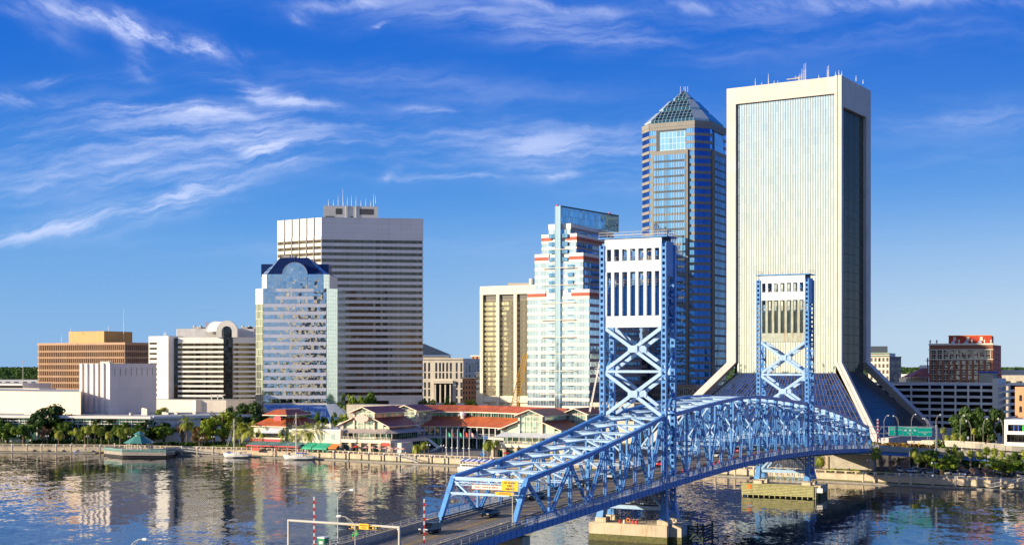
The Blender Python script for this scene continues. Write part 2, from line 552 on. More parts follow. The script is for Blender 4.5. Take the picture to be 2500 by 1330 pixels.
leafmat('leaf_bright', (.10, .18, .012), (.34, .40, .04))
leafmat('leaf_dry', (.16, .10, .04), (.28, .18, .06))
leafmat('palm_leaf', (.14, .21, .015), (.46, .46, .09))
# ------------------------------------------------------------------ water, ground
m, t, bs = base_mat('water')
geo = t.new('ShaderNodeNewGeometry')
ps = geo.outputs['Position']
a1 = t.vm('SUBTRACT', t.noise(t.vm('MULTIPLY', ps, (1.0, .8, 1)), .16, 3, .6, .3, 1), (.5, .5, .5))
a2 = t.vm('SUBTRACT', t.noise(t.vm('MULTIPLY', ps, (1.0, .75, 1)), .85, 4, .65, .3, 1), (.5, .5, .5))
a3 = t.vm('SUBTRACT', t.noise(ps, .018, 3, .6, .5, 1), (.5, .5, .5))
amp = t.ramp(t.noise(t.vm('MULTIPLY', ps, (1, .35, 1)), .012, 4, .6), .38, .62, .3, 1.45, False)
d = t.vm('ADD', t.vm('SCALE', a1, sc=.14), t.vm('ADD', t.vm('SCALE', a2, sc=.19), t.vm('SCALE', a3, sc=.03)))
d = t.vm('MULTIPLY', t.vm('SCALE', d, sc=amp), (1, 1, 0))
t.put(bs.inputs['Normal'], t.vm('NORMALIZE', t.vm('ADD', (0, 0, 1), d)))
bs.inputs['Base Color'].default_value = (.010, .016, .028, 1)
bs.inputs['Roughness'].default_value = .04
bs.inputs['IOR'].default_value = 1.33
bs.inputs['Specular Tint'].default_value = (.50, .60, .84, 1)
mb = MB()
mb.poly([(-2600, -600, 0), (2600, -600, 0), (2600, 900, 0), (-2600, 900, 0)])
mb.build('water', 'water', kind='structure')

# seawall line, a little behind the floating dock
def wallpt(px, off=7.0):
    g = G(px, bankY(px))
    return g + Vector((.444, .896)) * off
xs = [-900, -400, 0, 250, 550, 760, 1120, 1500, 1700, 1850, 2100, 2500, 2900, 3600]
# land: one sheet from the seawall to the horizon
edge = [wallpt(x) for x in xs]
mb = MB()
far = 22000
left, right = edge[0], edge[-1]
pts = [Vector((-9000, 1400))] + edge + [Vector((1500, -200)), Vector((9000, -200)), Vector((9000, far)), Vector((-9000, far))]
mb.poly([(p.x, p.y, GZ) for p in pts])
mb.build('ground', 'city_ground', kind='structure')
# promenade strip and lawn
def strip(name, mat, px0, px1, o0, o1, z, kind='structure', step=100):
    mb = MB()
    n = max(1, int((px1 - px0) / step))
    a = [px0 + (px1 - px0) * i / n for i in range(n + 1)]
    for i in range(n):
        p, q = wallpt(a[i], o0), wallpt(a[i + 1], o0)
        r, s = wallpt(a[i + 1], o1), wallpt(a[i], o1)
        mb.poly([(*p, z), (*q, z), (*r, z), (*s, z)])
    return mb.build(name, mat, kind=kind)
strip('path', 'paving', -400, 2900, 7.1, 14, GZ + .004)
strip('lawn', 'grass', -400, 560, 14, 60, GZ + .004)
strip('riverside_road', 'asphalt', 1560, 2900, 15, 40, GZ + .008)

# seawall (> wall, coping, each pilaster) and its rail
sw = thing('seawall', 'long tan concrete seawall with pilasters along the far riverbank', 'seawall', (*wallpt(1250), 0))
mb, cp, rl = MB(), MB(), MB()
step = 25
n = int((2900 + 400) / step)
pos = [-400 + step * i for i in range(n + 1)]
for a, b in zip(pos[:-1], pos[1:]):
    f = Fac(wallpt(a, 7), wallpt(b, 7))
    f.box(mb, 0, f.L, -1.5, GZ - .02, -.8, 0)
    f.box(cp, 0, f.L, GZ - .25, GZ - .02, 0, .12)
    f.box(rl, 0, f.L, GZ + .75, GZ + 1.0, -.45, -.1)
    k = max(1, int(f.L / 2.4))
    for j in range(k):
        f.box(rl, j * f.L / k, j * f.L / k + .55, GZ - .02, GZ + .75, -.42, -.12)
al_ = MB()
for a, b in zip(pos[:-1], pos[1:]):
    f = Fac(wallpt(a, 7), wallpt(b, 7)); f.box(al_, 0, f.L, -1, .55, .005, .08)
al_.build('tide_band', 'wet_algae', sw)
mb.build('wall', 'seawall', sw); cp.build('coping', 'seawall', sw); rl.build('balustrade', 'seawall', sw)
# timber piles standing in front of the wall
pm = MB(); pm.tube((0, 0, -2), (0, 0, 3.3), .34, .34, 10); pm.lathe((0, 0, 3.3), [(.42, 0), (.42, .15), (.05, .7)], 10, 1)
pile0 = pm.build('mooring_pile', ['seawall', 'white'])
tag(pile0, 'tan mooring pile with white conical cap along the riverbank dock', 'pile', 'mooring piles along the dock')
pile1m = MB(); pile1m.tube((0, 0, -2), (0, 0, 3.3), .28, .28, 10); pile1m.lathe((0, 0, 3.3), [(.36, 0), (.36, .15), (.05, .6)], 10, 1)
pile1 = pile1m.build('mooring_pile', ['black', 'white'])
tag(pile1, 'black mooring pile with white cap along the dock below the red roofed mall', 'pile', 'mooring piles along the dock')
first = [True, True]
for px in [16, 52, 88, 124, 160, 196, 232, 432, 470, 508, 660, 735, 804, 1640, 1740, 1788, 1834, 2102, 2130, 2191, 2219, 2273, 2329, 2384, 2441, 2497]:
    p = wallpt(px, 3.2)
    if first[0]:
        pile0.location = (*p, 0); first[0] = False
    else:
        copy_tree(pile0, (*p, 0))
for px in [842, 890, 928, 967, 1006, 1045, 1085, 1123, 1160, 1196]:
    p = wallpt(px, 3.2)
    if first[1]:
        pile1.location = (*p, 0); first[1] = False
    else:
        copy_tree(pile1, (*p, 0))
def dock(px0, px1, lab):
    mb = MB()
    k = max(1, int((px1 - px0) / 40))
    xs_ = [px0 + (px1 - px0) * i / k for i in range(k + 1)]
    for a, b in zip(xs_[:-1], xs_[1:]):
        f = Fac(wallpt(a, .2), wallpt(b, .2))
        f.box(mb, 0, f.L, -.3, .45, -2.7, 0)
        f.box(mb, 0, f.L, .2, .38, 0, .12)
    o = mb.build('floating_dock', 'dock', origin=(*wallpt((px0 + px1) / 2, 1), 0))
    tag(o, lab, 'dock', 'floating docks')
dock(-60, 232, 'narrow grey floating dock left of the gazebo')
dock(432, 850, 'narrow grey floating dock where the two sailboats are moored')
dock(852, 1420, 'long floating dock below the red roofed mall')
dock(1560, 1830, 'floating dock behind the yellow bridge fender')
dock(1990, 2640, 'floating dock along the parking lot on the right bank')

# gangways
def gangway(px0, px1, o0, o1, z0, z1, lab):
    a, b = wallpt(px0, o0), wallpt(px1, o1)
    A, B = Vector((*a, z0)), Vector((*b, z1))
    mb = MB()
    d = (B - A); n_ = Vector((-d.y, d.x, 0)).normalized() * .7
    for sgn in (-1, 1):
        mb.beam(A + n_ * sgn, B + n_ * sgn, .14, .2)
        mb.beam(A + n_ * sgn + Vector((0, 0, 1.1)), B + n_ * sgn + Vector((0, 0, 1.1)), .12, .12)
        k = max(3, int(d.length / 1.6))
        for i in range(k + 1):
            p = A + d * i / k + n_ * sgn
            mb.beam(p, p + Vector((0, 0, 1.1)), .09, .09)
            if i < k:
                mb.beam(p, A + d * (i + 1) / k + n_ * sgn + Vector((0, 0, 1.1)), .07, .07)
    mb.beam(A, B, 1.3, .08)
    o = mb.build('gangway', 'steel_grey', origin=A)
    tag(o, lab, 'gangway', 'gangways down to the docks')
gangway(178, 262, 3.5, 3.8, .6, 2.4, 'metal gangway running from the left dock up to the gazebo platform')
gangway(412, 520, 3.5, 3.8, 2.4, .6, 'metal gangway sloping down right of the gazebo platform')
gangway(952, 1012, 5.5, 3.4, 2.7, .6, 'white gangway sloping down to the dock below the mall')
gangway(2412, 2500, 2.5, 4.5, .7, 3.2, 'white gangway climbing right at the dock by the parking lot')

# ------------------------------------------------------------------ the lift bridge
OB = Vector((26.4, 303.3))
def BP(s, t_, z):
    p = OB + bv * s + cv * t_
    return Vector((p.x, p.y, z))
b3 = Vector((bv.x, bv.y, 0)); c3 = Vector((cv.x, cv.y, 0)); z3 = Vector((0, 0, 1))
DZ = [(-220, 3.0), (-160, 6.8), (-120, 8.9), (-100, 9.7), (-72, 10.9), (-36, 12.1), (0, 13.3), (30, 14.15), (58, 14.5), (86, 14.3), (116, 13.6), (150, 12.2), (198, 9.9), (230, 8.6), (300, 6.4), (420, 4.2)]
def dz_(s): return interp(DZ, s)
bridge = thing('lift_bridge', 'blue steel vertical lift truss bridge crossing the river towards downtown', 'bridge', BP(0, 0, 0))

def laced(mb, p0, p1, w_, d_, side, flange=.13, pitch=.75, lace=.07):
    """box member: two channels joined by zig-zag lacing; side = direction of its width"""
    p0, p1 = Vector(p0), Vector(p1)
    d = p1 - p0; L = d.length; dn = d / L
    side = Vector(side); side = (side - dn * side.dot(dn)).normalized()
    o = dn.cross(side).normalized()
    for sg in (-1, 1):
        q = p0 + side * sg * (w_ / 2 - flange / 2)
        mb.box3(q - side * flange / 2 - o * d_ / 2, d, side * flange, o * d_)
    n_ = max(2, int(L / pitch))
    for face in (-1, 1):
        of = o * face * (d_ / 2 - .03)
        for i in range(n_):
            a, b = (-1, 1) if i % 2 == 0 else (1, -1)
            q0 = p0 + d * (i / n_) + side * a * (w_ / 2 - flange) + of
            q1 = p0 + d * ((i + 1) / n_) + side * b * (w_ / 2 - flange) + of
            mb.beam(q0, q1, lace, .04, up=o)
def batten(mb, p0, p1, w_, d_, side, flange=.2, pitch=1.35, plate=.55, m=0):
    p0, p1 = Vector(p0), Vector(p1)
    d = p1 - p0; L = d.length; dn = d / L
    side = Vector(side); side = (side - dn * side.dot(dn)).normalized()
    o = dn.cross(side).normalized()
    for sg in (-1, 1):
        q = p0 + side * sg * (w_ / 2 - flange / 2)
        mb.box3(q - side * flange / 2 - o * d_ / 2, d, side * flange, o * d_, m)
    n_ = max(1, int(round(L / pitch)))
    for i in range(n_):
        for face in (-1, 1):
            q = p0 + dn * (i * L / n_) - side * (w_ / 2 - flange) + o * (face * (d_ / 2 - .05) - .04)
            mb.box3(q, dn * plate, side * (w_ - 2 * flange), o * .08, m)

def truss(nodes_top, foot0, foot1, tz, endpost):
    """nodes_top: list of (s, z) of the top chord panel points, both planes, plus sway frames"""
    tr = sub('truss_span', bridge)
    pts = nodes_top
    for t_ in (-7.22, 7.22):
        mb = MB()
        for (s0, z0), (s1, z1) in zip(pts[:-1], pts[1:]):
            mb.beam(BP(s0 - .1, t_, z0), BP(s1 + .1, t_, z1), .75, .8)
        for e, ft in ((0, foot0), (-1, foot1)):
            if ft is not None:
                mb.beam(BP(pts[e][0], t_, pts[e][1]), BP(ft, t_, dz_(ft) - .3), .85, .75)
        for i, (s0, z0) in enumerate(pts):
            g_ = MB(); g_.box3(BP(s0 - .8, t_ - .42, z0 - 1.1), b3 * 1.6, c3 * .84, z3 * .7); g_.build('gusset_plate', 'bridge_blue', tr)
            if i < len(pts) - 1:
                sm = (s0 + pts[i + 1][0]) / 2
                g_ = MB(); g_.box3(BP(sm - .9, t_ - .42, dz_(sm) + .01), b3 * 1.8, c3 * .84, z3 * .8); g_.build('gusset_plate', 'bridge_blue', tr)
        mb.build('top_chord', 'bridge_blue', tr)
        mb = MB()
        lo = foot0 if foot0 is not None else pts[0][0]
        hi = foot1 if foot1 is not None else pts[-1][0]
        k = int((hi - lo) / 8)
        for i in range(k):
            sa, sb = lo + (hi - lo) * i / k, lo + (hi - lo) * (i + 1) / k
            mb.beam(BP(sa, t_, dz_(sa) - .5), BP(sb, t_, dz_(sb) - .5), .7, 1.0)
        mb.build('bottom_chord', 'bridge_blue', tr)
        for i, (s0, z0) in enumerate(pts):
            zb = dz_(s0) - .2
            if (i > 0 or foot0 is None) and (i < len(pts) - 1 or foot1 is None):
                mb = MB(); laced(mb, BP(s0, t_, zb), BP(s0, t_, z0 - .4), .62, .5, c3, pitch=.7)
                mb.build('post', 'bridge_blue', tr)
            if i < len(pts) - 1:
                s1, z1 = pts[i + 1]
                sm = (s0 + s1) / 2
                zm = dz_(sm) - .1
                mb = MB(); laced(mb, BP(sm, t_, zm), BP(sm, t_, (z0 + z1) / 2 - .3), .45, .4, b3, pitch=.6)
                mb.build('post', 'bridge_blue', tr)
                mb = MB(); batten(mb, BP(s0 + .2, t_, z0 - .4), BP(sm - .3, t_, zm), .62, .5, c3, .14, 1.15, .5)
                mb.build('diagonal', 'bridge_blue', tr)
                mb = MB(); laced(mb, BP(s1 - .2, t_, z1 - .4), BP(sm + .3, t_, zm), .62, .5, c3, pitch=.7)
                mb.build('diagonal', 'bridge_blue', tr)
    # struts and sway frames
    allp = []
    for i, (s0, z0) in enumerate(pts):
        allp.append((s0, z0))
        if i < len(pts) - 1:
            allp.append(((s0 + pts[i + 1][0]) / 2, (z0 + pts[i + 1][1]) / 2))
    for i, (s0, z0) in enumerate(allp):
        mb = MB()
        mb.beam(BP(s0, -6.8, z0 - .05), BP(s0, 6.8, z0 - .05), .55, .12)
        for k in range(8):       # plate girder with an arched lower edge
            ta, tb = -6.8 + 13.6 * k / 8, -6.8 + 13.6 * (k + 1) / 8
            ha, hb = [.35 + .65 * (abs(q) / 6.8) ** 2 for q in (ta, tb)]
            for e in (-.06, .06):
                pass
            A, B = BP(s0, ta, z0 - .1), BP(s0, tb, z0 - .1)
            mb.poly([A, B, B - z3 * hb, A - z3 * ha]); mb.poly([A + b3 * .05, A - z3 * ha + b3 * .05, B - z3 * hb + b3 * .05, B + b3 * .05])
            mb.poly([A - z3 * ha - b3 * .2, B - z3 * hb - b3 * .2, B - z3 * hb + b3 * .25, A - z3 * ha + b3 * .25])
        mb.build('top_strut', 'bridge_pale', tr)
        zc = dz_(s0) + 5.0
        if z0 - zc > 2.5 and i % 2 == 0 and 0 < i < len(allp) - 1:
            mb = MB()
            laced(mb, BP(s0, -6.9, zc), BP(s0, 6.9, zc), .5, .4, z3, pitch=.6)
            laced(mb, BP(s0, -6.9, zc + .2), BP(s0, 0, z0 - .5), .4, .35, b3, pitch=.6)
            laced(mb, BP(s0, 6.9, zc + .2), BP(s0, 0, z0 - .5), .4, .35, b3, pitch=.6)
            mb.build('sway_frame', 'bridge_pale', tr)
        if i < len(allp) - 1:
            s1, z1 = allp[i + 1]
            mb = MB()
            laced(mb, BP(s0, -6.9, z0 - .3), BP(s1, 0, z1 - .3), .45, .3, c3, pitch=.55)
            laced(mb, BP(s0, 6.9, z0 - .3), BP(s1, 0, z1 - .3), .45, .3, c3, pitch=.55)
            mb.build('lateral_brace', 'bridge_pale', tr)
    # portal frames at the sloping end posts
    for e, ft in ((0, foot0), (-1, foot1)):
        if ft is None:
            continue
        st_, zt_ = pts[e]; zf = dz_(ft) - .3
        def ep(f_, t_):   # f_ 0 at the top, 1 at the foot
            return BP(st_ + (ft - st_) * f_, t_, zt_ + (zf - zt_) * f_)
        mb = MB()
        mb.beam(ep(.02, -7), ep(.02, 7), .7, .6); mb.beam(ep(.34, -7), ep(.34, 7), .6, .42)
        laced(mb, ep(.13, -6.6), ep(.13, 6.6), .6, .35, z3, pitch=.6)
        for a in (-1, 1):
            mb.beam(ep(.08, a * 6.7), ep(.33, a * 3.4), .42, .3)
            mb.beam(ep(.05, 0), ep(.33, a * 2.6), .3, .25)
            for k in range(5):
                an0, an1 = R(90 * k / 5), R(90 * (k + 1) / 5)
                mb.beam(ep(.36 + .14 * (1 - math.sin(an0)), a * (6.9 - 1.4 * (1 - math.cos(an0)))),
                        ep(.36 + .14 * (1 - math.sin(an1)), a * (6.9 - 1.4 * (1 - math.cos(an1)))), .4, .25)
        mb.build('portal_frame', 'bridge_pale', tr)
    return tr
side1 = [(-66.8, 18.3), (-48.7, 20.1), (-32.4, 22.2), (-16.9, 24.4), (-.9, 27.0)]
truss(side1, -71.9, None, 0, True)
mid = [(6, 27.3), (22, 28.4), (38, 29.35), (53.5, 30.05), (68.5, 30.05), (84, 29.2), (100, 28.15), (115, 27.0)]
truss(mid, None, None, 0, False)
side2 = [(122, 26.5), (139, 25.0), (157, 22.8), (175, 20.2), (193, 17.2)]
truss(side2, None, 198, 0, True)

# towers
def tower(s0, zt, rusty):
    tw = sub('tower', bridge)
    dT, hw = 5.4, 7.22
    plate = 'bridge_rust' if rusty else 'bridge_pale'
    for s in (s0, s0 + dT):
        for t_ in (-hw, hw):
            mb = MB()
            batten(mb, BP(s, t_, 8), BP(s, t_, zt - 1.5), 1.15, 1.0, c3, .26, 1.3, .6)
            sg = 1 if t_ > 0 else -1
            ds = -.9 if s == s0 else 1.0
            q = [(s - .5, t_ - .58), (s + .5, t_ - .58), (s + .5, t_ + .58), (s - .5, t_ + .58)]
            lowp = [BP(a + (ds if (a - s) * ds > 0 else 0), b + sg * .5 * (1 if (b - t_) * sg > 0 else 0), 4.9) for a, b in q]
            topp = [BP(a, b, 8.05) for a, b in q]
            n0 = len(mb.v)
            mb.v += [tuple(p) for p in lowp + topp]
            for i in range(4):
                j = (i + 1) % 4
                mb.f.append((n0 + i, n0 + j, n0 + 4 + j, n0 + 4 + i)); mb.m.append(0)
            mb.build('leg', 'bridge_blue', tw)
    # side panels: struts and diagonals between front and rear legs
    for t_ in (-hw, hw):
        mb = MB(); z = 6.5; k = 0
        while z < zt - 9:
            mb.beam(BP(s0 + .4, t_, z), BP(s0 + dT - .4, t_, z), .5, .35)
            a, b = (s0 + .4, s0 + dT - .4) if k % 2 else (s0 + dT - .4, s0 + .4)
            laced(mb, BP(a, t_, z), BP(b, t_, z + 4.2), .35, .3, c3, pitch=.6)
            z += 4.2; k += 1
        mb.build('side_lacing', 'bridge_blue', tw)
        mb = MB()
        mb.box3(BP(s0 + .5, t_ - .35, zt - 8.5), b3 * (dT - 1), c3 * .7, z3 * 7.5)
        mb.build('side_plate', 'bridge_blue', tw)
    # cross bracing, front and rear
    for s, mt_ in ((s0, 'bridge_pale'), (s0 + dT, 'bridge_pale')):
        for (za, zb) in ((zt - 19.6, zt - 28.8), (zt - 29.4, zt - 38.6)):
            mb = MB()
            mb.beam(BP(s, -6.6, za), BP(s, 6.6, zb), .75, .6, up=bv.to_3d())
            mb.beam(BP(s + .1, 6.6, za), BP(s + .1, -6.6, zb), .75, .6, up=bv.to_3d())
            zm = (za + zb) / 2
            mb.prism([(0, 0), (0, 0), (0, 0)], 0, 0) if False else None
            mb.box3(BP(s - .42, -1.1, zm - .75), c3 * 2.2, b3 * .9, z3 * 1.5)
            mb.build('cross_brace', mt_, tw)
        mb = MB(); mb.beam(BP(s, -6.6, zt - 29.1), BP(s, 6.6, zt - 29.1), .5, .55)
        mb.build('strut', mt_, tw)
        # below the deck
        mb = MB()
        mb.beam(BP(s, -6.6, 7.3), BP(s, 6.6, 7.3), .6, .8)
        mb.build('strut', 'bridge_pale', tw)
        for a in (-1, 1):
            mb = MB(); mb.beam(BP(s, a * 6.6, 7.6), BP(s, a * 2.0, 12.4), .55, .5)
            mb.build('knee_brace', 'bridge_pale', tw)
        # head frame: plates with two rows of openings
        mb = MB()
        def pl(z0, z1, m=0):
            mb.box3(BP(s - .25, -6.65, z0), c3 * 13.3, b3 * .5, z3 * (z1 - z0), m)
        pl(zt - 2.4, zt - .1); pl(zt - 7.4, zt - 5.0); pl(zt - 19.5, zt - 17.0, 1)
        for i in range(8):
            tt = -6.65 + 13.3 * i / 7
            ww = .68 if 0 < i < 7 else .5
            tt = min(max(tt, -6.65 + ww / 2), 6.65 - ww / 2)
            mb.box3(BP(s - .3, tt - ww / 2, zt - 5.0), c3 * ww, b3 * .6, z3 * 2.6)
            mb.box3(BP(s - .3, tt - ww / 2, zt - 17.0), c3 * ww, b3 * .6, z3 * 9.6, 1)
        mb.build('head_frame', ['head_white', plate if rusty else 'head_white'], tw)
    # counterweight hanging between the legs
    mb = MB(); mb.box3(BP(s0 + .75, -6.2, zt - 19.2), c3 * 12.4, b3 * (dT - 1.5), z3 * 8.6)
    mb.build('counterweight', 'bridge_rust' if rusty else 'slot_blue', tw)
    mb = MB()
    for k in range(5):
        tt = -4.6 + 2.3 * k
        mb.beam(BP(s0 + 1.3, tt, zt - 10.5), BP(s0 + 1.3, tt, zt - 2), .08, .08)
        mb.beam(BP(s0 + 3.8, tt, zt - 10.5), BP(s0 + 3.8, tt, zt - 2), .08, .08)
    mb.build('cable', 'dark_metal', tw)
    # sheaves, machinery floor, rails
    for tt in (-5.2, 5.2):
        mb = MB(); mb.tube(BP(s0 + 2.7, tt - .4, zt - 3.2), BP(s0 + 2.7, tt + .4, zt - 3.2), 1.7, 1.7, 20)
        mb.build('sheave', 'slot_blue', tw)
    mb = MB()
    mb.box3(BP(s0 - .6, -8.0, zt - .1), c3 * 16, b3 * (dT + 1.2), z3 * .25)
    mb.box3(BP(s0 + .9, -6.4, zt - 5.3), c3 * 12.8, b3 * (dT - 1.8), z3 * .15)
    mb.box3(BP(s0 + .9, -6.4, zt - 10.4), c3 * 12.8, b3 * (dT - 1.8), z3 * .15)
    mb.build('platform', 'bridge_blue', tw)
    mb = MB()
    for zz, e0, e1, tw_ in ((zt + .15, s0 - .5, s0 + dT + .5, 7.9), (zt - 5.1, s0 + 1, s0 + dT - 1, 6.2), (zt - 10.2, s0 + 1, s0 + dT - 1, 6.2)):
        for e in (e0, e1):
            for h_ in (.55, 1.1):
                mb.beam(BP(e, -tw_, zz + h_), BP(e, tw_, zz + h_), .07, .07)
            for k in range(9):
                tt = -tw_ + 2 * tw_ * k / 8
                mb.beam(BP(e, tt, zz), BP(e, tt, zz + 1.1), .08, .08)
        for tt in (-tw_, tw_):
            for h_ in (.55, 1.1):
                mb.beam(BP(e0, tt, zz + h_), BP(e1, tt, zz + h_), .07, .07)
    mb.build('railing', 'lamp_grey', tw)
    if not rusty:
        mb = MB()
        q = BP(s0 - .4, -8.9, 36.5)
        mb.box3(q, c3 * 1.3, b3 * .5, z3 * .12); 
        for h_ in (.5, 1.1):
            mb.beam(q + z3 * h_, q + c3 * 1.3 + z3 * h_, .07, .07)
        for k in range(4):
            mb.beam(q + c3 * .43 * k, q + c3 * .43 * k + z3 * 1.1, .07, .07)
        mb.beam(q, q + c3 * 1.3 - z3 * 1.5, .12, .12)
        mb.build('service_balcony', 'white', tw)
    return tw
tower(0, 65.9, False)
tower(116, 64.6, True)

# deck: roadway with markings, walkways, fascia girders, brackets, rails
ds_list = [-200 + 8 * i for i in range(78)]
def ribbon(mb, t0, t1, zo, th, s_a=-200, s_b=420, m=0):
    st = 8
    n_ = max(1, int((s_b - s_a) / st))
    for i in range(n_):
        a, b = s_a + (s_b - s_a) * i / n_, s_a + (s_b - s_a) * (i + 1) / n_
        A0, A1, B0, B1 = BP(a, t0, dz_(a) + zo), BP(a, t1, dz_(a) + zo), BP(b, t0, dz_(b) + zo), BP(b, t1, dz_(b) + zo)
        if th == 0:
            mb.poly([A0, A1, B1, B0], m)
        else:
            dn = z3 * th
            mb.poly([A0, A1, B1, B0], m); mb.poly([A0 - dn, B0 - dn, B1 - dn, A1 - dn], m)
            mb.poly([A0, B0, B0 - dn, A0 - dn], m); mb.poly([A1, A1 - dn, B1 - dn, B1], m)
mb = MB()
ribbon(mb, -6.45, 6.45, 0, .3)
ribbon(mb, -.22, -.10, .012, 0, m=1); ribbon(mb, .10, .22, .012, 0, m=1)
ribbon(mb, -6.2, -6.08, .012, 0, m=2); ribbon(mb, 6.08, 6.2, .012, 0, m=2)
s = -200
while s < 400:
    for tt in (-3.25, 3.15):
        ribbon(mb, tt, tt + .12, .012, 0, s, s + 4, m=2)
    s += 10
mb.build('roadway', ['bridge_road', 'line_yellow', 'line_white'], bridge)
for a in (-1, 1):
    mb = MB(); lo_, hi_ = sorted((a * 7.75, a * 9.7)); ribbon(mb, lo_, hi_, .15, .25, -200, 198)
    mb.build('walkway', 'concrete', bridge)
    mb = MB(); lo_, hi_ = sorted((a * 6.47, a * 6.75)); ribbon(mb, lo_, hi_, .28, .6, -72, 198)
    mb.build('kerb', 'concrete', bridge)
    mb = MB(); lo_, hi_ = sorted((a * 9.72, a * 9.95)); ribbon(mb, lo_, hi_, .1, 1.25, -200, 198)
    for i in range(0, 200):
        s = -200 + 2.0 * i
        if s < 198:
            mb.beam(BP(s, a * 10.0, dz_(s) - 1.1), BP(s, a * 10.0, dz_(s) + .1), .1, .12)
    mb.build('fascia_girder', 'rail_blue', bridge)
    mb = MB()     # hand rail of posts and pipes outside the walkway
    for i in range(int((198 + 72) / 4)):
        s = -72 + 4 * i
        mb.beam(BP(s, a * 9.85, dz_(s) - .2), BP(s, a * 9.85, dz_(s) + 1.45), .16, .16)
    for h_, w_ in ((1.42, .13), (1.0, .06), (.6, .06)):
        ribbon(mb, a * 9.85 - w_ / 2, a * 9.85 + w_ / 2, h_, w_, -72, 198)
    mb.build('railing', 'rail_blue', bridge)
    allm = MB()     # picket infill of the rail, bay by bay
    for i in range(int((198 + 72) / 4)):
        mb = MB() if a > 0 else allm
        for k in range(1, 8):
            s = -72 + 4 * i + .5 * k
            mb.beam(BP(s, a * 9.8, dz_(s) + .2), BP(s, a * 9.8, dz_(s) + 1.15), .22, .04, up=cv.to_3d())
        if a > 0: mb.build('railing_panel', 'mesh_white', bridge)
    if a < 0: allm.build('railing_panel', 'mesh_white', bridge, kind='stuff')
    mb = MB()     # dark guard rail along the roadway
    for h_ in (.45, .85):
        ribbon(mb, a * 6.62 - .07, a * 6.62 + .07, h_ + .1, .16, -72, 198)
    for i in range(int((198 + 72) / 3)):
        s = -72 + 3 * i
        mb.beam(BP(s, a * 6.62, dz_(s) + .2), BP(s, a * 6.62, dz_(s) + .9), .14, .14)
    mb.build('guard_rail', 'dark_metal', bridge)
# floor beams with curved brackets below the walkways
n_ = 35
for i in range(n_):
    s = -68 + 7.75 * i
    if s > 196:
        break
    mb = MB(); zd = dz_(s)
    mb.box3(BP(s - .2, -7, zd - 1.9), c3 * 14, b3 * .4, z3 * 1.5)
    for a in (-1, 1):
        prev = None
        for k in range(6):
            q = k / 5
            tt = a * (7.2 + 2.6 * q); zz = zd - 1.9 + 1.45 * (1 - math.cos(q * math.pi / 2))
            cur = (BP(s - .15, tt, zz), BP(s - .15, tt, zd - .12), BP(s + .15, tt, zz), BP(s + .15, tt, zd - .12))
            if prev:
                mb.poly([prev[0], cur[0], cur[1], prev[1]]); mb.poly([prev[2], prev[3], cur[3], cur[2]])
                mb.poly([prev[0], prev[2], cur[2], cur[0]])
            prev = cur
    mb.build('floor_beam', 'bridge_blue', bridge)
mb = MB()
for tt in (-5, -2.5, 0, 2.5, 5):
    ribbon(mb, tt - .15, tt + .15, -.32, .8, -200, 198)
mb.build('stringer', 'bridge_blue', bridge)
# concrete approach south of the portal
for a in (-1, 1):
    mb = MB(); lo_, hi_ = sorted((a * 6.9, a * 7.3)); ribbon(mb, lo_, hi_, 1.0, 1.4, -200, -72.5)
    for i in range(13):
        s = -196 + 10 * i
        if s < -74:
            mb.box3(BP(s, a * 7.1 - .26, dz_(s) + .2), b3 * .12, c3 * .52, z3 * .9)
    mb.build('barrier', 'concrete', bridge)
    mb = MB(); lo_, hi_ = sorted((a * 9.35, a * 9.7)); ribbon(mb, lo_, hi_, .55, .5, -200, -72.5)
    for i in range(50):
        s = -198 + 2.6 * i
        if s < -73:
            mb.beam(BP(s, a * 9.5, dz_(s) + .5), BP(s, a * 9.5, dz_(s) + 1.3), .16, .16)
    mb.build('parapet', 'concrete', bridge)
    mb = MB()
    for h_ in (1.0, 1.35):
        ribbon(mb, a * 9.5 - .06, a * 9.5 + .06, h_, .1, -200, -72.5)
    for h_ in (1.25, 1.6):
        ribbon(mb, a * 7.1 - .05, a * 7.1 + .05, h_, .1, -200, -72.5)
    for i in range(32):
        s = -198 + 4 * i
        if s < -73:
            mb.beam(BP(s, a * 7.1, dz_(s) + 1.0), BP(s, a * 7.1, dz_(s) + 1.6), .1, .1)
    mb.build('pipe_rail', 'steel_grey', bridge)
# signs on the portal
def portal_pt(f_, t_, off=.5):
    st_, zt_ = -66.8, 18.3; ft = -71.9; zf = dz_(ft) - .3
    p = BP(st_ + (ft - st_) * f_ - off, t_, zt_ + (zf - zt_) * f_)
    return p
def text_mesh(txt, size, mat, parent, loc, xdir, align='CENTER', name='lettering', thick=.02, updir=(0, 0, 1)):
    cu = bpy.data.curves.new('txt', 'FONT'); cu.body = txt; cu.size = size; cu.align_x = align; cu.align_y = 'CENTER'
    cu.extrude = thick
    o = bpy.data.objects.new('tmp', cu)
    C.objects.link(o)
    bpy.context.view_layer.update()
    me = bpy.data.meshes.new_from_object(o.evaluated_get(bpy.context.evaluated_depsgraph_get()))
    C.objects.unlink(o); bpy.data.objects.remove(o)
    xd = Vector(xdir).normalized(); zd = Vector(updir); nd = xd.cross(zd).normalized()
    org = ORG.get(parent.name, Vector((0, 0, 0)))
    for v in me.vertices:
        q = Vector(loc) + xd * v.co.x + zd * v.co.y + nd * v.co.z
        v.co = q - org
    me.materials.append(MT[mat])
    r = bpy.data.objects.new(name, me); C.objects.link(r); r.parent = parent
    ORG[r.name] = org
    return r
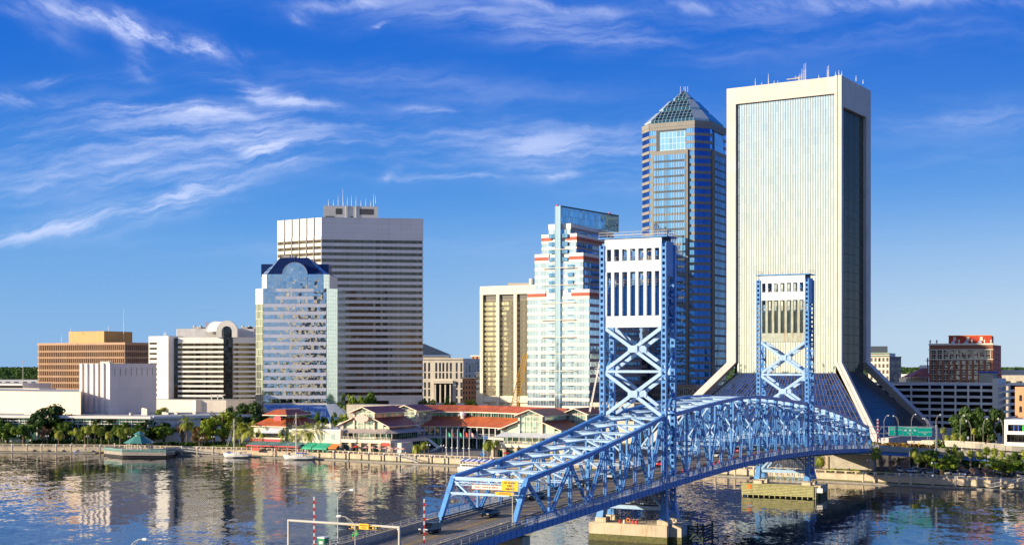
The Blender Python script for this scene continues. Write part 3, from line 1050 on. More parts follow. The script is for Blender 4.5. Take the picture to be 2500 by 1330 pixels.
# name board, exit sign, clearance sign: t from the picture columns
def t_of(px, s):
    k = (px - 1250) / F
    A = OB + bv * s
    return (k * A.y - A.x) / (cv.x - k * cv.y)
sg_s = -70.3
def sign(name, px0, px1, py0, py1, mat, lines, tmat, label, frame=None, s=sg_s, off=0.0):
    s = s + off
    t0, t1 = t_of(px0, s), t_of(px1, s)
    Yc = BP(s, (t0 + t1) / 2, 0).y
    z1, z0 = ZY(py0, Yc), ZY(py1, Yc)
    sgn_ = sub(name, bridge)
    mb = MB(); mb.box3(BP(s, t0, z0), c3 * (t1 - t0), b3 * .08, z3 * (z1 - z0))
    mb.build('board', mat, sgn_)
    if frame:
        mb = MB()
        for (a, b, c_, d_) in ((t0, t1, z0 - .08, z0), (t0, t1, z1, z1 + .08), (t0 - .08, t0, z0 - .08, z1 + .08), (t1, t1 + .08, z0 - .08, z1 + .08)):
            mb.box3(BP(s - .03, a, c_), c3 * (b - a), b3 * .12, z3 * (d_ - c_))
        mb.build('frame', frame, sgn_)
    n_ = len(lines)
    hh = (z1 - z0) / (n_ + .35)
    for i, (tx, k) in enumerate(lines):
        zz = z1 - hh * (i + .68)
        text_mesh(tx, hh * k, tmat, sgn_, BP(s - .03, (t0 + t1) / 2, zz), c3)
    mb = MB()
    for f_ in (.2, .8):
        tt = t0 + (t1 - t0) * f_
        mb.beam(BP(s + .08, tt, (z0 + z1) / 2), BP(s + 1.0, tt, (z0 + z1) / 2 + .1), .1, .1)
    mb.build('bracket', 'steel_grey', sgn_)
    sgn_['label'] = label
sign('name_board', 1152, 1224, 1184, 1193.5, 'white', [('JOHN T. ALSOP JR. BRIDGE', .78)], 'text_rust', 'long white name board on the bridge portal', 'text_rust')
sign('exit_sign', 1224, 1265, 1173, 1198, 'sign_yellow', [('ALL TRAFFIC', .74), ('EXIT', .86), ('1200 FEET', .78)], 'text_black', 'square yellow exit sign on the bridge portal', off=-.3)
sign('clearance_sign', 1209, 1255, 1200.5, 1208.5, 'sign_yellow', [("CLEARANCE 16'-", .82)], 'text_rust', 'long yellow clearance sign hung below the portal', off=-.25)

# piers (part of the bridge) and fenders
def pier(s0, zt, wet=True):
    pr = sub('pier', bridge)
    mb = MB()
    mb.box3(BP(s0 - 2.2, -9.6, 1.4), c3 * 18.2, b3 * 10.2, z3 * (zt - 1.4))
    mb.box3(BP(s0 - .6, 8.7, 1.4), c3 * 2.6, b3 * 7, z3 * (zt - 1.2))
    mb.build('body', 'pier_concrete', pr)
    mb = MB(); mb.box3(BP(s0 - 2.26, -9.66, -3), c3 * 18.32, b3 * 10.32, z3 * 4.4)
    mb.box3(BP(s0 - .66, 8.72, -3), c3 * 2.64, b3 * 7.1, z3 * 4.4)
    mb.build('waterline', 'wet_algae', pr)
    for s in (s0, s0 + 5.4):
        for tt in (-7.22, 7.22):
            mb = MB(); mb.box3(BP(s - 1.3, tt - 1.25, zt), c3 * 2.5, b3 * 2.6, z3 * 1.05)
            mb.build('plinth', 'pier_concrete', pr)
pier(0, 3.85); pier(116, 3.4)
# small notice on the near pier
nb = sub('notice', bridge)
mb = MB(); mb.box3(BP(.8, 11.32, 1.9), b3 * 1.7, c3 * .08, z3 * 2.2); mb.build('board', 'white', nb)
text_mesh('NO WAKE', .34, 'sign_red', nb, BP(1.65, 11.42, 3.7), b3)
text_mesh('LIFT', .42, 'sail_blue', nb, BP(1.65, 11.42, 3.1), b3)
text_mesh('ZONE', .42, 'sail_blue', nb, BP(1.65, 11.42, 2.5), b3)
# bits below the towers: scaffold frames under both towers
for s0, kk in ((1.5, 'thin scaffold frames hanging under the near bridge tower'), (117.5, 'pale blue scaffold frames standing under the far bridge tower')):
    sc_ = thing('scaffold', kk, 'scaffold', BP(s0, 0, 4.0))
    near = s0 < 10
    for j, tt in enumerate((-5, -1.7, 1.7, 5)):
        mb = MB()
        for a in (-.8, .8):
            mb.beam(BP(s0, tt + a, 3.9), BP(s0, tt + a, 12.3), .12 if near else .3, .12)
            mb.beam(BP(s0 + 2, tt + a, 3.9), BP(s0 + 2, tt + a, 12.3), .12 if near else .25, .12)
        for k in range(4):
            z = 4.6 + 2 * k
            mb.beam(BP(s0, tt - .8, z), BP(s0, tt + .8, z + 1.9), .09 if near else .2, .09)
            mb.beam(BP(s0, tt + .8, z), BP(s0, tt - .8, z + 1.9), .09 if near else .2, .09)
        mb.build('frame', 'dark_metal' if near else 'bridge_pale', sc_)
    mb = MB()
    for z in (7.6, 10.8):
        mb.beam(BP(s0 + 1, -6.2, z), BP(s0 + 1, 6.2, z), 2.2, .12)
    mb.build('plank_floor', 'dark_metal' if near else 'bridge_pale', sc_)
# yellow timber fender round the far pier
fd = thing('timber_fender', 'yellow slatted timber fender in front of the far bridge pier', 'fender', BP(112, 0, 0))
mb, mb2 = MB(), MB()
for k in range(7):
    z = .5 + k * .45
    mb.box3(BP(112, -11.2, z), c3 * 21.4, b3 * .3, z3 * .34)
    mb.box3(BP(112.3, -11.2, z), c3 * .3, b3 * 13, z3 * .34)
mb.build('rail', 'timber_yellow', fd)
for k in range(14):
    tt = -11 + 21 * k / 13
    mb2.tube(BP(112.5, tt, -2), BP(112.5, tt, 3.7), .2, .2, 7)
for k in range(9):
    mb2.tube(BP(112.5 + k * 1.6, 10.6, -2), BP(112.5 + k * 1.6, 10.6, 3.5), .25, .25, 7)
mb2.build('pile', 'timber_yellow', fd)
mb = MB(); mb.box3(BP(111.9, -9.5, 2.2), c3 * 1.1, b3 * .1, z3 * 1.3); mb.build('marker_board', 'orange', fd)
mb = MB(); mb.box3(BP(112.2, 11.0, 1.8), c3 * 1.7, b3 * .1, z3 * 1.3); mb.build('notice_board', 'white', fd)
mb = MB()
for k in range(4):
    mb.box3(BP(111.7, -11.2, 3.55), c3 * 21.4, b3 * .9, z3 * .2); break
mb.build('walk_board', 'timber_yellow', fd)
# dark fender cage right of the near pier
fd = thing('fender_cage', 'dark green timber fender cage beside the near bridge pier', 'fender', BP(3, 13.5, 0))
mb = MB()
for a in (0, 3.4):
    for b_ in (0, 6):
        mb.tube(BP(1 + b_, 12.2 + a, -2), BP(1 + b_, 12.2 + a, 4.4 if a else 3.8), .2, .2, 7)
mb.build('pile', 'dark_timber', fd)
mb = MB()
for k in range(6):
    z = .5 + .62 * k
    mb.box3(BP(1, 12.1, z), c3 * 3.7, b3 * .2, z3 * .3); mb.box3(BP(1, 15.6, z), c3 * .25, b3 * 6.2, z3 * .3)
mb.beam(BP(.8, 12.2, .5), BP(.8, 15.6, 3.8), .2, .2); mb.beam(BP(.8, 15.6, .5), BP(.8, 12.2, 3.8), .2, .2)
mb.build('rail', 'dark_timber', fd)
# land pier and abutment
mb = MB()
mb.box3(BP(-71, -8.5, -2), c3 * 17, b3 * 3, z3 * (dz_(-70) - 2 + 2)); mb.build('pier', 'pier_concrete', bridge)
mb = MB(); mb.box3(BP(196.5, -8.5, GZ - .2), c3 * 17, b3 * 2.5, z3 * (9.9 - 2 - GZ)); mb.build('abutment', 'concrete', bridge)
# ------------------------------------------------------------------ building materials
panel('fed_concrete', (.44, .26, .15), 4.6, 3.5, .0, 1, var=.06)
panel('fed_pent', (.62, .30, .07), 1.6, 0, .35, .6, var=.05, rough=.4)
panel('theatre', (.80, .72, .66), 8.0, 9.0, .12, .82, var=.04)
panel('wing', (.78, .62, .49), 14.0, 0, .12, .85, var=.04)
panel('hotel_white', (.78, .75, .70), 3.2, 3.2, .06, .85, var=.04)
panel('podium', (.72, .66, .57), 2.0, 1.6, .06, .85, var=.05)
panel('alu', (.40, .42, .49), 7.0, 3.0, .14, .70, rough=.35, metal=.25, var=.03, cellvar=.03)
panel('alu_light', (.64, .61, .55), 7.0, 3.0, .12, .80, rough=.4, var=.03)
panel('oct_panel', (.66, .67, .74), 3.2, 0, .09, .8, rough=.35, var=.03, metal=.15)
panel('beige', (.74, .66, .50), 0, 0, 0, 1, var=.05)
panel('cream_panel', (.82, .75, .66), 3.0, 3.85, .07, .88, var=.03)
panel('white_panel', (.84, .80, .76), 3.0, 3.85, .07, .88, var=.03)
panel('pink_granite', (.42, .30, .27), 3.0, 3.85, .07, .8, var=.05)
panel('red_band', (.45, .10, .06), 3.0, 0, .06, .8, var=.05)
panel('boa_stone', (.25, .235, .215), 3.2, 4.05, .05, .85, var=.04)
panel('ind_conc', (.60, .55, .50), 6.0, 7.8, .12, .86, var=.06, dirt=.2)
panel('court', (.80, .73, .60), 4.0, 4.0, .08, .9, var=.04)
panel('orange_brick', (.58, .25, .12), 1.2, .5, .05, .8, var=.08)
panel('brown_brick', (.30, .115, .065), 1.0, .4, .05, .8, var=.12)
panel('red_brick', (.52, .055, .025), 1.0, .4, .04, .85, var=.06)
panel('garage', (.70, .68, .66), 9.0, 0, .1, .8, var=.06)
panel('old_stone', (.40, .33, .28), 2.0, 2.0, .06, .8, var=.1)
glass('g_black', (.06, .06, .06), 1.4, 1.8, metal=.9, tilt=.02, wave=.04, frame=(.02, .02, .02), lw=.08)
glass('g_hotel', (.07, .065, .05), 1.5, 0, metal=.9, tilt=.03, wave=.05, frame=(.02, .02, .02), lw=.1, var=.6)
glass('g_bronze', (.15, .115, .08), 1.5, 0, metal=.9, tilt=.012, wave=.02, frame=(.05, .04, .035), lw=.1, var=.35, wscale=.15)
glass('g_mirror', (.62, .64, .66), 1.6, 1.9, metal=1, rough=.015, tilt=.022, wave=.06, frame=(.25, .27, .3), lw=.06, var=.1, wscale=.5)
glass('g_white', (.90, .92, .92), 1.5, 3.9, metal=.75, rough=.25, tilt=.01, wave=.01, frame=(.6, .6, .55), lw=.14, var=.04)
glass('g_dark_grid', (.30, .34, .28), 1.5, 3.9, metal=.85, rough=.04, tilt=.03, wave=.05, frame=(.6, .6, .5), lw=.2, var=.35)  # darker glass grid on the lower left chamfer
glass('g_teal', (.52, .72, .78), 1.5, 1.95, metal=.8, rough=.12, tilt=.01, wave=.02, frame=(.45, .62, .66), lw=.08, var=.04)
glass('g_navy', (.012, .03, .12), 1.6, 1.6, metal=.4, rough=.18, tilt=.01, wave=.02, frame=(.02, .05, .18), lw=.07, var=.25)
glass('g_slope', (.10, .24, .60), 2.0, 2.0, metal=.9, rough=.08, tilt=.03, wave=.1, frame=(.12, .25, .5), lw=.08, var=.25)
glass('g_green', (.62, .60, .40), 1.6, 0, metal=.75, tilt=.03, wave=.05, frame=(.15, .13, .1), lw=.12, var=.3)
glass('g_sky', (.42, .62, .80), 1.5, 0, metal=.85, rough=.06, tilt=.03, wave=.03, frame=(.6, .62, .62), lw=.12, var=.22)
glass('g_pale', (.50, .67, .82), 1.5, 0, metal=.8, rough=.08, tilt=.03, wave=.03, frame=(.65, .66, .64), lw=.12, var=.16)
glass('g_blue', (.16, .36, .62), 1.5, 0, metal=.9, rough=.05, tilt=.02, wave=.03, frame=(.2, .3, .4), lw=.1, var=.25)
glass('g_crown', (.30, .55, .72), 2.2, 3.2, metal=.85, rough=.06, tilt=.02, wave=.02, frame=(.55, .68, .75), lw=.2, var=.2)
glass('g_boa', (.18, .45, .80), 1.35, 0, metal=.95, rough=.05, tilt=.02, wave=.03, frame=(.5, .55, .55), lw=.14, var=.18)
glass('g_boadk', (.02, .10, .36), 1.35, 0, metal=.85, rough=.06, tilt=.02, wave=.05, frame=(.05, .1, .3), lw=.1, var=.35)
glass('g_pyr', (.03, .11, .17), 2.2, 2.4, metal=.8, rough=.06, tilt=.02, wave=.02, frame=(.22, .31, .35), lw=.28, lh=.2, var=.3)
glass('g_louvre', (.30, .38, .40), 0, 1.1, metal=.6, rough=.2, tilt=.0, wave=.02, frame=(.50, .60, .66), lw=.45, var=.1)
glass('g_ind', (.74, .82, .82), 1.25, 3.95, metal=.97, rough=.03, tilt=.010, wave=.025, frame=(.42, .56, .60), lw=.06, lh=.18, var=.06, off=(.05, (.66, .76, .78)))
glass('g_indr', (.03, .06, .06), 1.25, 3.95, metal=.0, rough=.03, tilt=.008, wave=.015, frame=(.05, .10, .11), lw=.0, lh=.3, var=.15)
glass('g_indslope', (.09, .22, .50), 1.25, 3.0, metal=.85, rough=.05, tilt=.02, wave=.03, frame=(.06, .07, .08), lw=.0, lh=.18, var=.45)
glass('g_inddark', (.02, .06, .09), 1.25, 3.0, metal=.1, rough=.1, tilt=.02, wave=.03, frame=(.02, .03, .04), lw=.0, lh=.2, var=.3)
glass('g_shop', (.06, .16, .13), 1.6, 0, metal=.7, rough=.05, tilt=.05, wave=.08, frame=(.42, .55, .45), lw=.16, var=.5)
glass('g_mint', (.45, .62, .52), 1.4, 1.8, metal=.55, rough=.08, tilt=.05, wave=.08, frame=(.62, .68, .55), lw=.16, var=.35)
glass('g_win', (.14, .15, .16), 0, 0, metal=.8, rough=.05, tilt=.05, wave=.3, frame=(.5, .5, .5), lw=0, var=.4)
roofmat('tile_orange', (.52, .125, .035), .9, .55, .32)
roofmat('tile_red', (.43, .10, .035), .9, .8, .3)
roofmat('metal_green', (.10, .32, .27), .7, .5)
paint('roof_grey', (.40, .40, .40), .8, var=.2, scale=.1)
paint('roof_dark', (.04, .06, .09), .6)
paint('mullion', (.20, .15, .09), .5, .2)
paint('mullion_dk', (.10, .10, .09), .5, .2)
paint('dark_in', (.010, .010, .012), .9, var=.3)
paint('copper', (.25, .36, .30), .6)


def wins(root, mb_list, mat, name='window', limit=100):
    """mb_list of MBs already sorted by size in view; the first hundred as parts of their own, the rest one part"""
    for q in mb_list[:limit]:
        q.build(name, mat, root)
    if len(mb_list) > limit:
        r = MB()
        for q in mb_list[limit:]:
            k = len(r.v); r.v += q.v; r.f += [tuple(i + k for i in f) for f in q.f]; r.m += q.m
        r.build(name, mat, root, kind='stuff')
def core(root, pts, z0, z1, mat, name='core', roof='roof_grey'):
    mb = MB(); mb.prism(pts, z0, z1); o = mb.build(name, mat, root)
    if roof:
        cx = sum(p[0] for p in pts) / len(pts); cy = sum(p[1] for p in pts) / len(pts)
        mb = MB(); mb.poly([(cx + (p[0] - cx) * .98, cy + (p[1] - cy) * .98, z1 + .05) for p in pts]) 
        mb.build('roof', roof, root)
    return o
def bands(root, facs, zs, gh, smats, gmats, proud=.35, o=.06):
    """horizontal ribbons: zs = floor levels; ribbon window gh high starting at each level, spandrel above it"""
    sp = [MB() for _ in facs]
    for k in range(len(zs) - 1):
        z0, z1 = zs[k], zs[k + 1]
        g_ = MB()
        for i, f in enumerate(facs):
            f.quad(g_, 0, f.L, z0, z0 + gh, o, i)
            f.box(sp[i], 0, f.L + proud, z0 + gh, z1, 0, proud, 0)
        g_.build('window_band', gmats, root)
    for i, f in enumerate(facs):
        sp[i].build('spandrel', smats[i], root)
def rect(A, u, v, a, b):
    return [A, A + u * a, A + u * a + v * b, A + v * b]
def antennas(root, items, r=.12, mat='white'):
    mb_ = None
    for (px, Y, z0, h_) in items:
        g = G(px, Y)
        mb = MB(); mb.tube((g.x, g.y, z0), (g.x, g.y, z0 + h_ * .6), r, r, 5); mb.tube((g.x, g.y, z0 + h_ * .6), (g.x, g.y, z0 + h_), r * .6, r * .4, 5)
        mb.build('antenna', mat, root)
def fromto(px0, Y0, px1, Y1): return Fac(G(px0, Y0), G(px1, Y1))
gc = -cv    # to the left, away
# ---------- 1. orange concrete office block
A = G(305, 900)
lL, lR = hit(A, gc, 93), hit(A, bv, 372)
fed = thing('office_building', 'orange concrete office block with rows of narrow windows and an orange rooftop box', 'building', (*A, GZ))
B, D = A + gc * lL, A + bv * lR
ztop = ZY(836, 900)
core(fed, [B, A, D, D + gc * lL], GZ, ztop, 'fed_concrete', 'wall')
fl = 4.15
fr_, ri_ = Fac(B, A), Fac(A, D)
wl = []
spn = MB()
nF = 11
for k in range(nF):
    z = ztop - 1.6 - fl * (k + 1)
    for f, n_ in ((fr_, 46), (ri_, 14)):
        f.box(spn, 0, f.L + .5, z - .3, z + .9, 0, .55)
        for i in range(n_):
            s0 = f.L * (i + .5) / n_
            q = MB(); f.quad(q, s0 - f.L / n_ * .28, s0 + f.L / n_ * .28, z + .9, z + fl - .3, .05)
            wl.append(q)
            if k == 0:
                f.box(spn, s0 + f.L / n_ * .5 - .22, s0 + f.L / n_ * .5 + .22, ztop - 1.6 - fl * nF, ztop - .4, 0, .7)
fr_.box(spn, 0, fr_.L + .8, ztop - 1.3, ztop + .2, 0, .8); ri_.box(spn, 0, ri_.L, ztop - 1.3, ztop + .2, 0, .8)
spn.build('fins', 'fed_concrete', fed)
wins(fed, wl, 'g_win')
A2 = G(254, 914)
l1, l2 = hit(A2, gc, 168), hit(A2, bv, 323)
core(fed, [A2 + gc * l1, A2, A2 + bv * l2, A2 + bv * l2 + gc * l1], ztop, ZY(808, 914), 'fed_pent', 'rooftop_box')
antennas(fed, [(150, 915, ztop, 5.5), (302, 925, ztop, 22.5), (173, 920, ZY(808, 914), 2.4), (265, 920, ZY(808, 914), 3.5)], .15)

# ---------- 2. white theatre: fly tower, curved wing, glazed lobby
A = G(268, 676)
th = thing('theatre', 'white windowless theatre fly tower with curved pale wing and glazed lobby', 'theatre', (*A, GZ))
l1, l2 = hit(A, gc, 197), hit(A, bv, 382)
zt = ZY(887, 676)
core(th, [A + gc * l1, A, A + bv * l2, A + bv * l2 + gc * l1], GZ, zt, 'theatre', 'fly_tower')
f, f2 = Fac(A + gc * l1, A), Fac(A, A + bv * l2)
mb = MB()
for a in (.0, .18, .38, .55, .74):
    f.box(mb, f.L * a, f.L * a + 1.6, GZ + 10, zt, 0, .8)
f.box(mb, f.L * .96, f.L + .6, GZ + 10, zt, 0, .6)
mb.build('rib', 'theatre', th)
mb = MB()
for i in range(8):
    s = f2.L * (.1 + .115 * i)
    f2.quad(mb, s, s + .35, zt - 6, zt - 2, .02)
mb.build('slot', 'mullion_dk', th)
mb = MB()
for i in range(7):
    mb.tube((*(A + gc * (2 + i)+ bv * 3), zt), (*(A + gc * (2 + i) + bv * 3), zt + 1.6), .1, .1, 5)
mb.box3((*(A + gc * 9 + bv * 3), zt), (*(cv * 6), 0), (*(bv * 2), 0), (0, 0, 1))
mb.build('rooftop_plant', 'lamp_grey', th)
pts = [G(-260, 722), G(-120, 706), G(0, 692), G(100, 679), G(197, 666)]
bk = [G(205, 730), G(-260, 790)]
core(th, pts + bk, GZ, ZY(955, 679), 'wing', 'wing')
zl = ZY(1017, 640)
lobA, lobB = G(-300, 668), G(362, 640)
lobC = G(640, 668)
lb = core(th, [lobA, lobB, lobC, G(640, 700), G(-300, 712)], GZ, zl, 'white', 'lobby')
f, f2 = Fac(lobA, lobB), Fac(lobB, lobC)
mb, mb2 = MB(), MB()
f.quad(mb, 3, f.L - 2, GZ + 1, zl - 1.0, .06)
for i in range(46):
    s = 3 + (f.L - 5) * i / 45
    f.box(mb2, s - .12, s + (.5 if i % 3 == 0 else .12), GZ, zl - .9, .1, .5)
for z in (zl - 3.6, zl - 2.4):
    f.box(mb2, 3, f.L - 2, z, z + .3, .1, .35)
f.box(mb2, -2, f.L + 2, zl - .9, zl + .3, .1, 2.0)
f2.box(mb2, 2.1, f2.L, zl - .9, zl + .3, .1, 1.6)
mb.build('glazing', 'g_shop', th); mb2.build('frame', 'white', th)
mb = MB(); f2.quad(mb, f2.L * .45, f2.L * .98, zl - 5, zl - 1.2, .06); mb.build('glazing', 'g_black', th)
for (px, Y, a, h_) in ((345, 662, 3.5, 3.2), (352, 668, 2.5, 1.4), (395, 668, 4, 1.1), (425, 670, 2, .9), (315, 660, 1, 1.0), (58, 668, 7, 1.2), (470, 676, 2, .8)):
    g = G(px, Y)
    mb = MB(); mb.box3((*g, zl), (*(cv * a), 0), (*(bv * 2), 0), (0, 0, h_)); mb.box3((*(g + cv * .3), zl + h_), (*(cv * a * .5), 0), (*(bv * 1), 0), (0, 0, .3)); mb.build('rooftop_plant', 'lamp_grey', th)

# ---------- 3. hotel with black ribbons and arch
Y0 = 800
hot = thing('hotel_tower', 'white hotel tower with black ribbon windows and a rounded arch on its roof', 'hotel', (*G(500, Y0), GZ))
A = G(435, 798); Bh = G(545.5, 792); Ch = G(569, 792); Dh = G(640, 797)
zt = ZY(823, 798); zb = ZY(975, 798)
# left slab
SA = G(411, 795); SB = SA + gc * hit(SA, gc, 363)
core(hot, [SB, SA, SA + bv * 14, SB + bv * 14], GZ, ZY(820, 795), 'hotel_white', 'wing')
f = Fac(SB, SA); mb = MB()
for k in range(12):
    z = ZY(835, 795) - 2.95 * k
    q = MB(); f.quad(q, .6, f.L * .42, z - 1.3, z, .05); q.build('window_band', 'g_black', hot)
bs_ = [G(411.5, 797), G(414, 799), G(435, 798)]
core(hot, [G(411.3, 801), G(435, 801), G(640, 803), G(640, 830), G(411, 830)], GZ, zt - .4, 'hotel_white', 'core')
f = Fac(G(412, 799.5), G(434.5, 799.5)); mb = MB(); f.quad(mb, .5, f.L, zb, zt - .6, .3); mb.build('glass_strip', 'g_black', hot)
fa, fc_ = Fac(A, Bh), Fac(Ch, Dh)
core(hot, [A, Bh, Ch, Dh, G(640, 802), G(435, 800.7)], zb, zt, 'hotel_white', 'wall')
flh = (zt - zb - 2.3) / 12
zs = [zb + flh * k for k in range(13)]
bands(hot, [fa], zs, flh * .58, ['hotel_white'], ['g_hotel'])
bands(hot, [fc_], zs, flh * .58, ['hotel_white'], ['g_hotel'])
# central glazed shaft, arch and vault
fm = Fac(Bh, Ch); w_ = fm.L
zsp = ZY(802, 792) - .5
mb = MB(); fm.box(mb, .2, w_ - .2, zb - 2, zsp, -1, .9)
arc = [fm.pt(w_ / 2 + math.cos(R(a)) * (w_ / 2 - .2), zsp + math.sin(R(a)) * (w_ / 2 - .2), .9) for a in range(0, 181, 15)]
mb.poly(arc)
mb.build('glass_shaft', 'g_black', hot)
def archring(mb, f, cx, z0, r0, r1, o0, o1, below=0):
    seg = 18
    for i in range(seg):
        a0, a1 = R(180 * i / seg), R(180 * (i + 1) / seg)
        p = [f.pt(cx + math.cos(a) * r, z0 + math.sin(a) * r, o) for a in (a0, a1) for r in (r0, r1) for o in (o0, o1)]
        # p order: a0r0o0,a0r0o1,a0r1o0,a0r1o1,a1...
        mb.poly([p[1], p[3], p[7], p[5]]); mb.poly([p[2], p[6], p[7], p[3]]); mb.poly([p[0], p[1], p[5], p[4]]); mb.poly([p[0], p[4], p[6], p[2]])
    if below:
        for s in (-1, 1):
            x0, x1 = sorted((cx + s * r0, cx + s * r1))
            f.box(mb, x0, x1, z0 - below, z0, o0, o1)
mb = MB(); ro = 26 * 792 / F
archring(mb, fm, w_ / 2 - .6, zsp - 1, w_ / 2 + .2, ro, -1.5, 1.3, below=zsp - 1 - zt + .2)
mb.build('arch', 'hotel_white', hot)
# vault going back to the left
mb = MB(); cx = fm.pt(w_ / 2 - .6, zsp - 1, -1.4); back = gc * 13 + bv * 6
seg = 14
for i in range(seg):
    a0, a1 = R(180 * i / seg), R(180 * (i + 1) / seg)
    q = []
    for a in (a0, a1):
        p = Vector((cx.x + fm.u.x * math.cos(a) * (ro - .3), cx.y + fm.u.y * math.cos(a) * (ro - .3), cx.z + math.sin(a) * (ro - .3)))
        q.append(p)
    bb = Vector((back.x, back.y, 0))
    mb.poly([q[0], q[0] + bb, q[1] + bb, q[1]])
mb.build('vault_roof', 'hotel_white', hot)
fk = Fac(Vector((cx.x, cx.y)) + back - fm.u * ro, Vector((cx.x, cx.y)) + back + fm.u * ro)
mb = MB(); archring(mb, fk, ro, cx.z, ro - 1.3, ro, -1, 1); mb.build('arch', 'hotel_white', hot)
pa, pb = G(431.5, 806), G(640, 812)
core(hot, [pa, G(477, 806), G(620, 808), pb, G(640, 830), G(431, 830)], zt, ZY(802, 806), 'hotel_white', 'rooftop_box')
text_mesh('T', 3.6, 'text_rust', hot, (G(505, 797).x, G(505, 797).y, ZY(793, 797)), (1, 0, 0), thick=.2)
antennas(hot, [(401, 800, ZY(820, 795), 2.6), (405, 800, ZY(820, 795), 2.6), (483, 806, ZY(802, 806), 1.5)], .25)
for i, (px, Y, a) in enumerate(((470, 810, 5), (485, 812, 6), (588, 812, 7), (604, 812, 6))):
    g = G(px, Y); mb = MB(); mb.box3((*g, ZY(802, 806)), (a, 0, 0), (0, 3, 0), (0, 0, 1.2)); mb.lathe((g.x + 1, g.y + 1, ZY(802, 806) + 1.2), [(.8, 0), (.8, .6), (.1, .8)], 8); mb.build('rooftop_plant', 'lamp_grey', hot)
# podium
zp = ZY(975, 780)
pod = [G(380, 782), G(470, 770), G(478, 768), G(492, 770), G(552, 768), G(600, 775), G(640, 782), G(640, 799), G(380, 796)]
core(hot, pod, GZ, zp, 'podium', 'podium')
mb = MB()
for px in (515, 530, 543):
    g = G(px, 772); mb.box(g.x, g.x + .5, g.y, g.y + .5, zp, zp + 2.6)
g0, g1 = G(512, 771), G(548, 771); mb.box(g0.x, g1.x, g0.y, g0.y + 3, zp + 2.6, zp + 3.0)
mb.build('pergola', 'white', hot)

# ---------- 4. tall grey aluminium tower
A = G(785, 860); Bt = G(1032, 869)
at = thing('office_tower', 'tall grey aluminium tower with thin bronze window bands and saw-toothed pale side', 'tower', (*A, GZ))
zt = ZY(531, 860)
Lt = G(677, 880)
back = Vector((-.09, .996)) * 34
# saw-tooth side: six teeth, each a broad face towards the left and a short return
teeth = [Lt]
for k in range(6):
    px0, px1 = 677 + 18 * k, 677 + 18 * (k + 1)
    Y0_, Y1_ = 880 - 3.33 * k, 880 - 3.33 * (k + 1)
    a0 = G(px0, Y0_); b0 = G(px1 - 1.2, Y1_ - .6) if k < 5 else A
    teeth.append((a0, b0))
plan = [Lt]
tf = []
for k in range(6):
    a0, b0 = teeth[k + 1]
    if k:
        plan.append(a0)
    plan.append(b0)
    tf.append(Fac(a0 + (b0 - a0) * .06, b0 - (b0 - a0) * .04))
poly = [teeth[1][0]]
for k in range(6):
    a0, b0 = teeth[k + 1]
    poly += [a0, b0]
poly = poly[1:] + [Bt, Bt + back, G(677, 880) + back * .7]
mb = MB(); mb.prism(poly, GZ, zt); mb.build('wall', 'alu_light', at)
mb = MB(); mb.poly([(*p, zt + .03) for p in poly][::-1] if False else [(*p, zt + .03) for p in poly]); mb.build('roof', 'roof_grey', at)
fa = Fac(A + Vector((.0, -.15)), Bt + Vector((0, -.15)))
z1 = ZY(577, 860); fl = (z1 - ZY(965, 860)) / 25
zs = [z1 - fl * 25 + fl * k for k in range(26)]
bands(at, [fa] + tf, zs, fl * .5, ['alu'] + ['alu_light'] * 6, ['g_bronze'] * 7, proud=.3, o=.04)
mb = MB(); fa.box(mb, 0, fa.L + .3, z1, zt + .2, 0, .3); mb.build('parapet', 'alu', at)
mb = MB(); fa.box(mb, 0, fa.L + .3, GZ, zs[0], 0, .3); mb.build('base', 'alu', at)
mb = MB(); fa.quad(mb, fa.L * .15, fa.L * .66, GZ + 1, zs[0] - 3.2, .35); mb.build('entrance', 'g_black', at)
pp = [G(790, 866), G(923, 871), G(923, 885), G(790, 880)]
zpp = ZY(503, 868)
core(at, pp, zt, zpp, 'alu_light', 'rooftop_box')
f = Fac(pp[0], pp[1])
for (a, b, c_, d_) in ((.22, .34, .35, .8), (.66, .92, .35, .8), (.03, .2, .05, .2), (.49, .54, .05, .2)):
    q = MB(); f.quad(q, f.L * a, f.L * b, zt + (zpp - zt) * c_, zt + (zpp - zt) * d_, .05); q.build('louvre', 'mullion_dk', at)
mb = MB()
for a in (.41, .43, .59):
    f.box(mb, f.L * a, f.L * a + .3, zt, zpp + .5, 0, .4)
mb.build('pipe', 'white', at)
antennas(at, [(802, 870, zpp, 4.5), (814, 870, zpp, 4), (825.5, 872, zpp, 7), (837, 871, zpp, 11), (848, 870, zpp, 6), (858, 872, zpp, 7), (869, 871, zpp, 6.5), (881, 871, zpp, 4), (893, 871, zpp, 5), (905, 871, zpp, 4), (912, 872, zpp, 8), (917, 872, zpp, 7), (838, 871, zpp, 5)], .16)

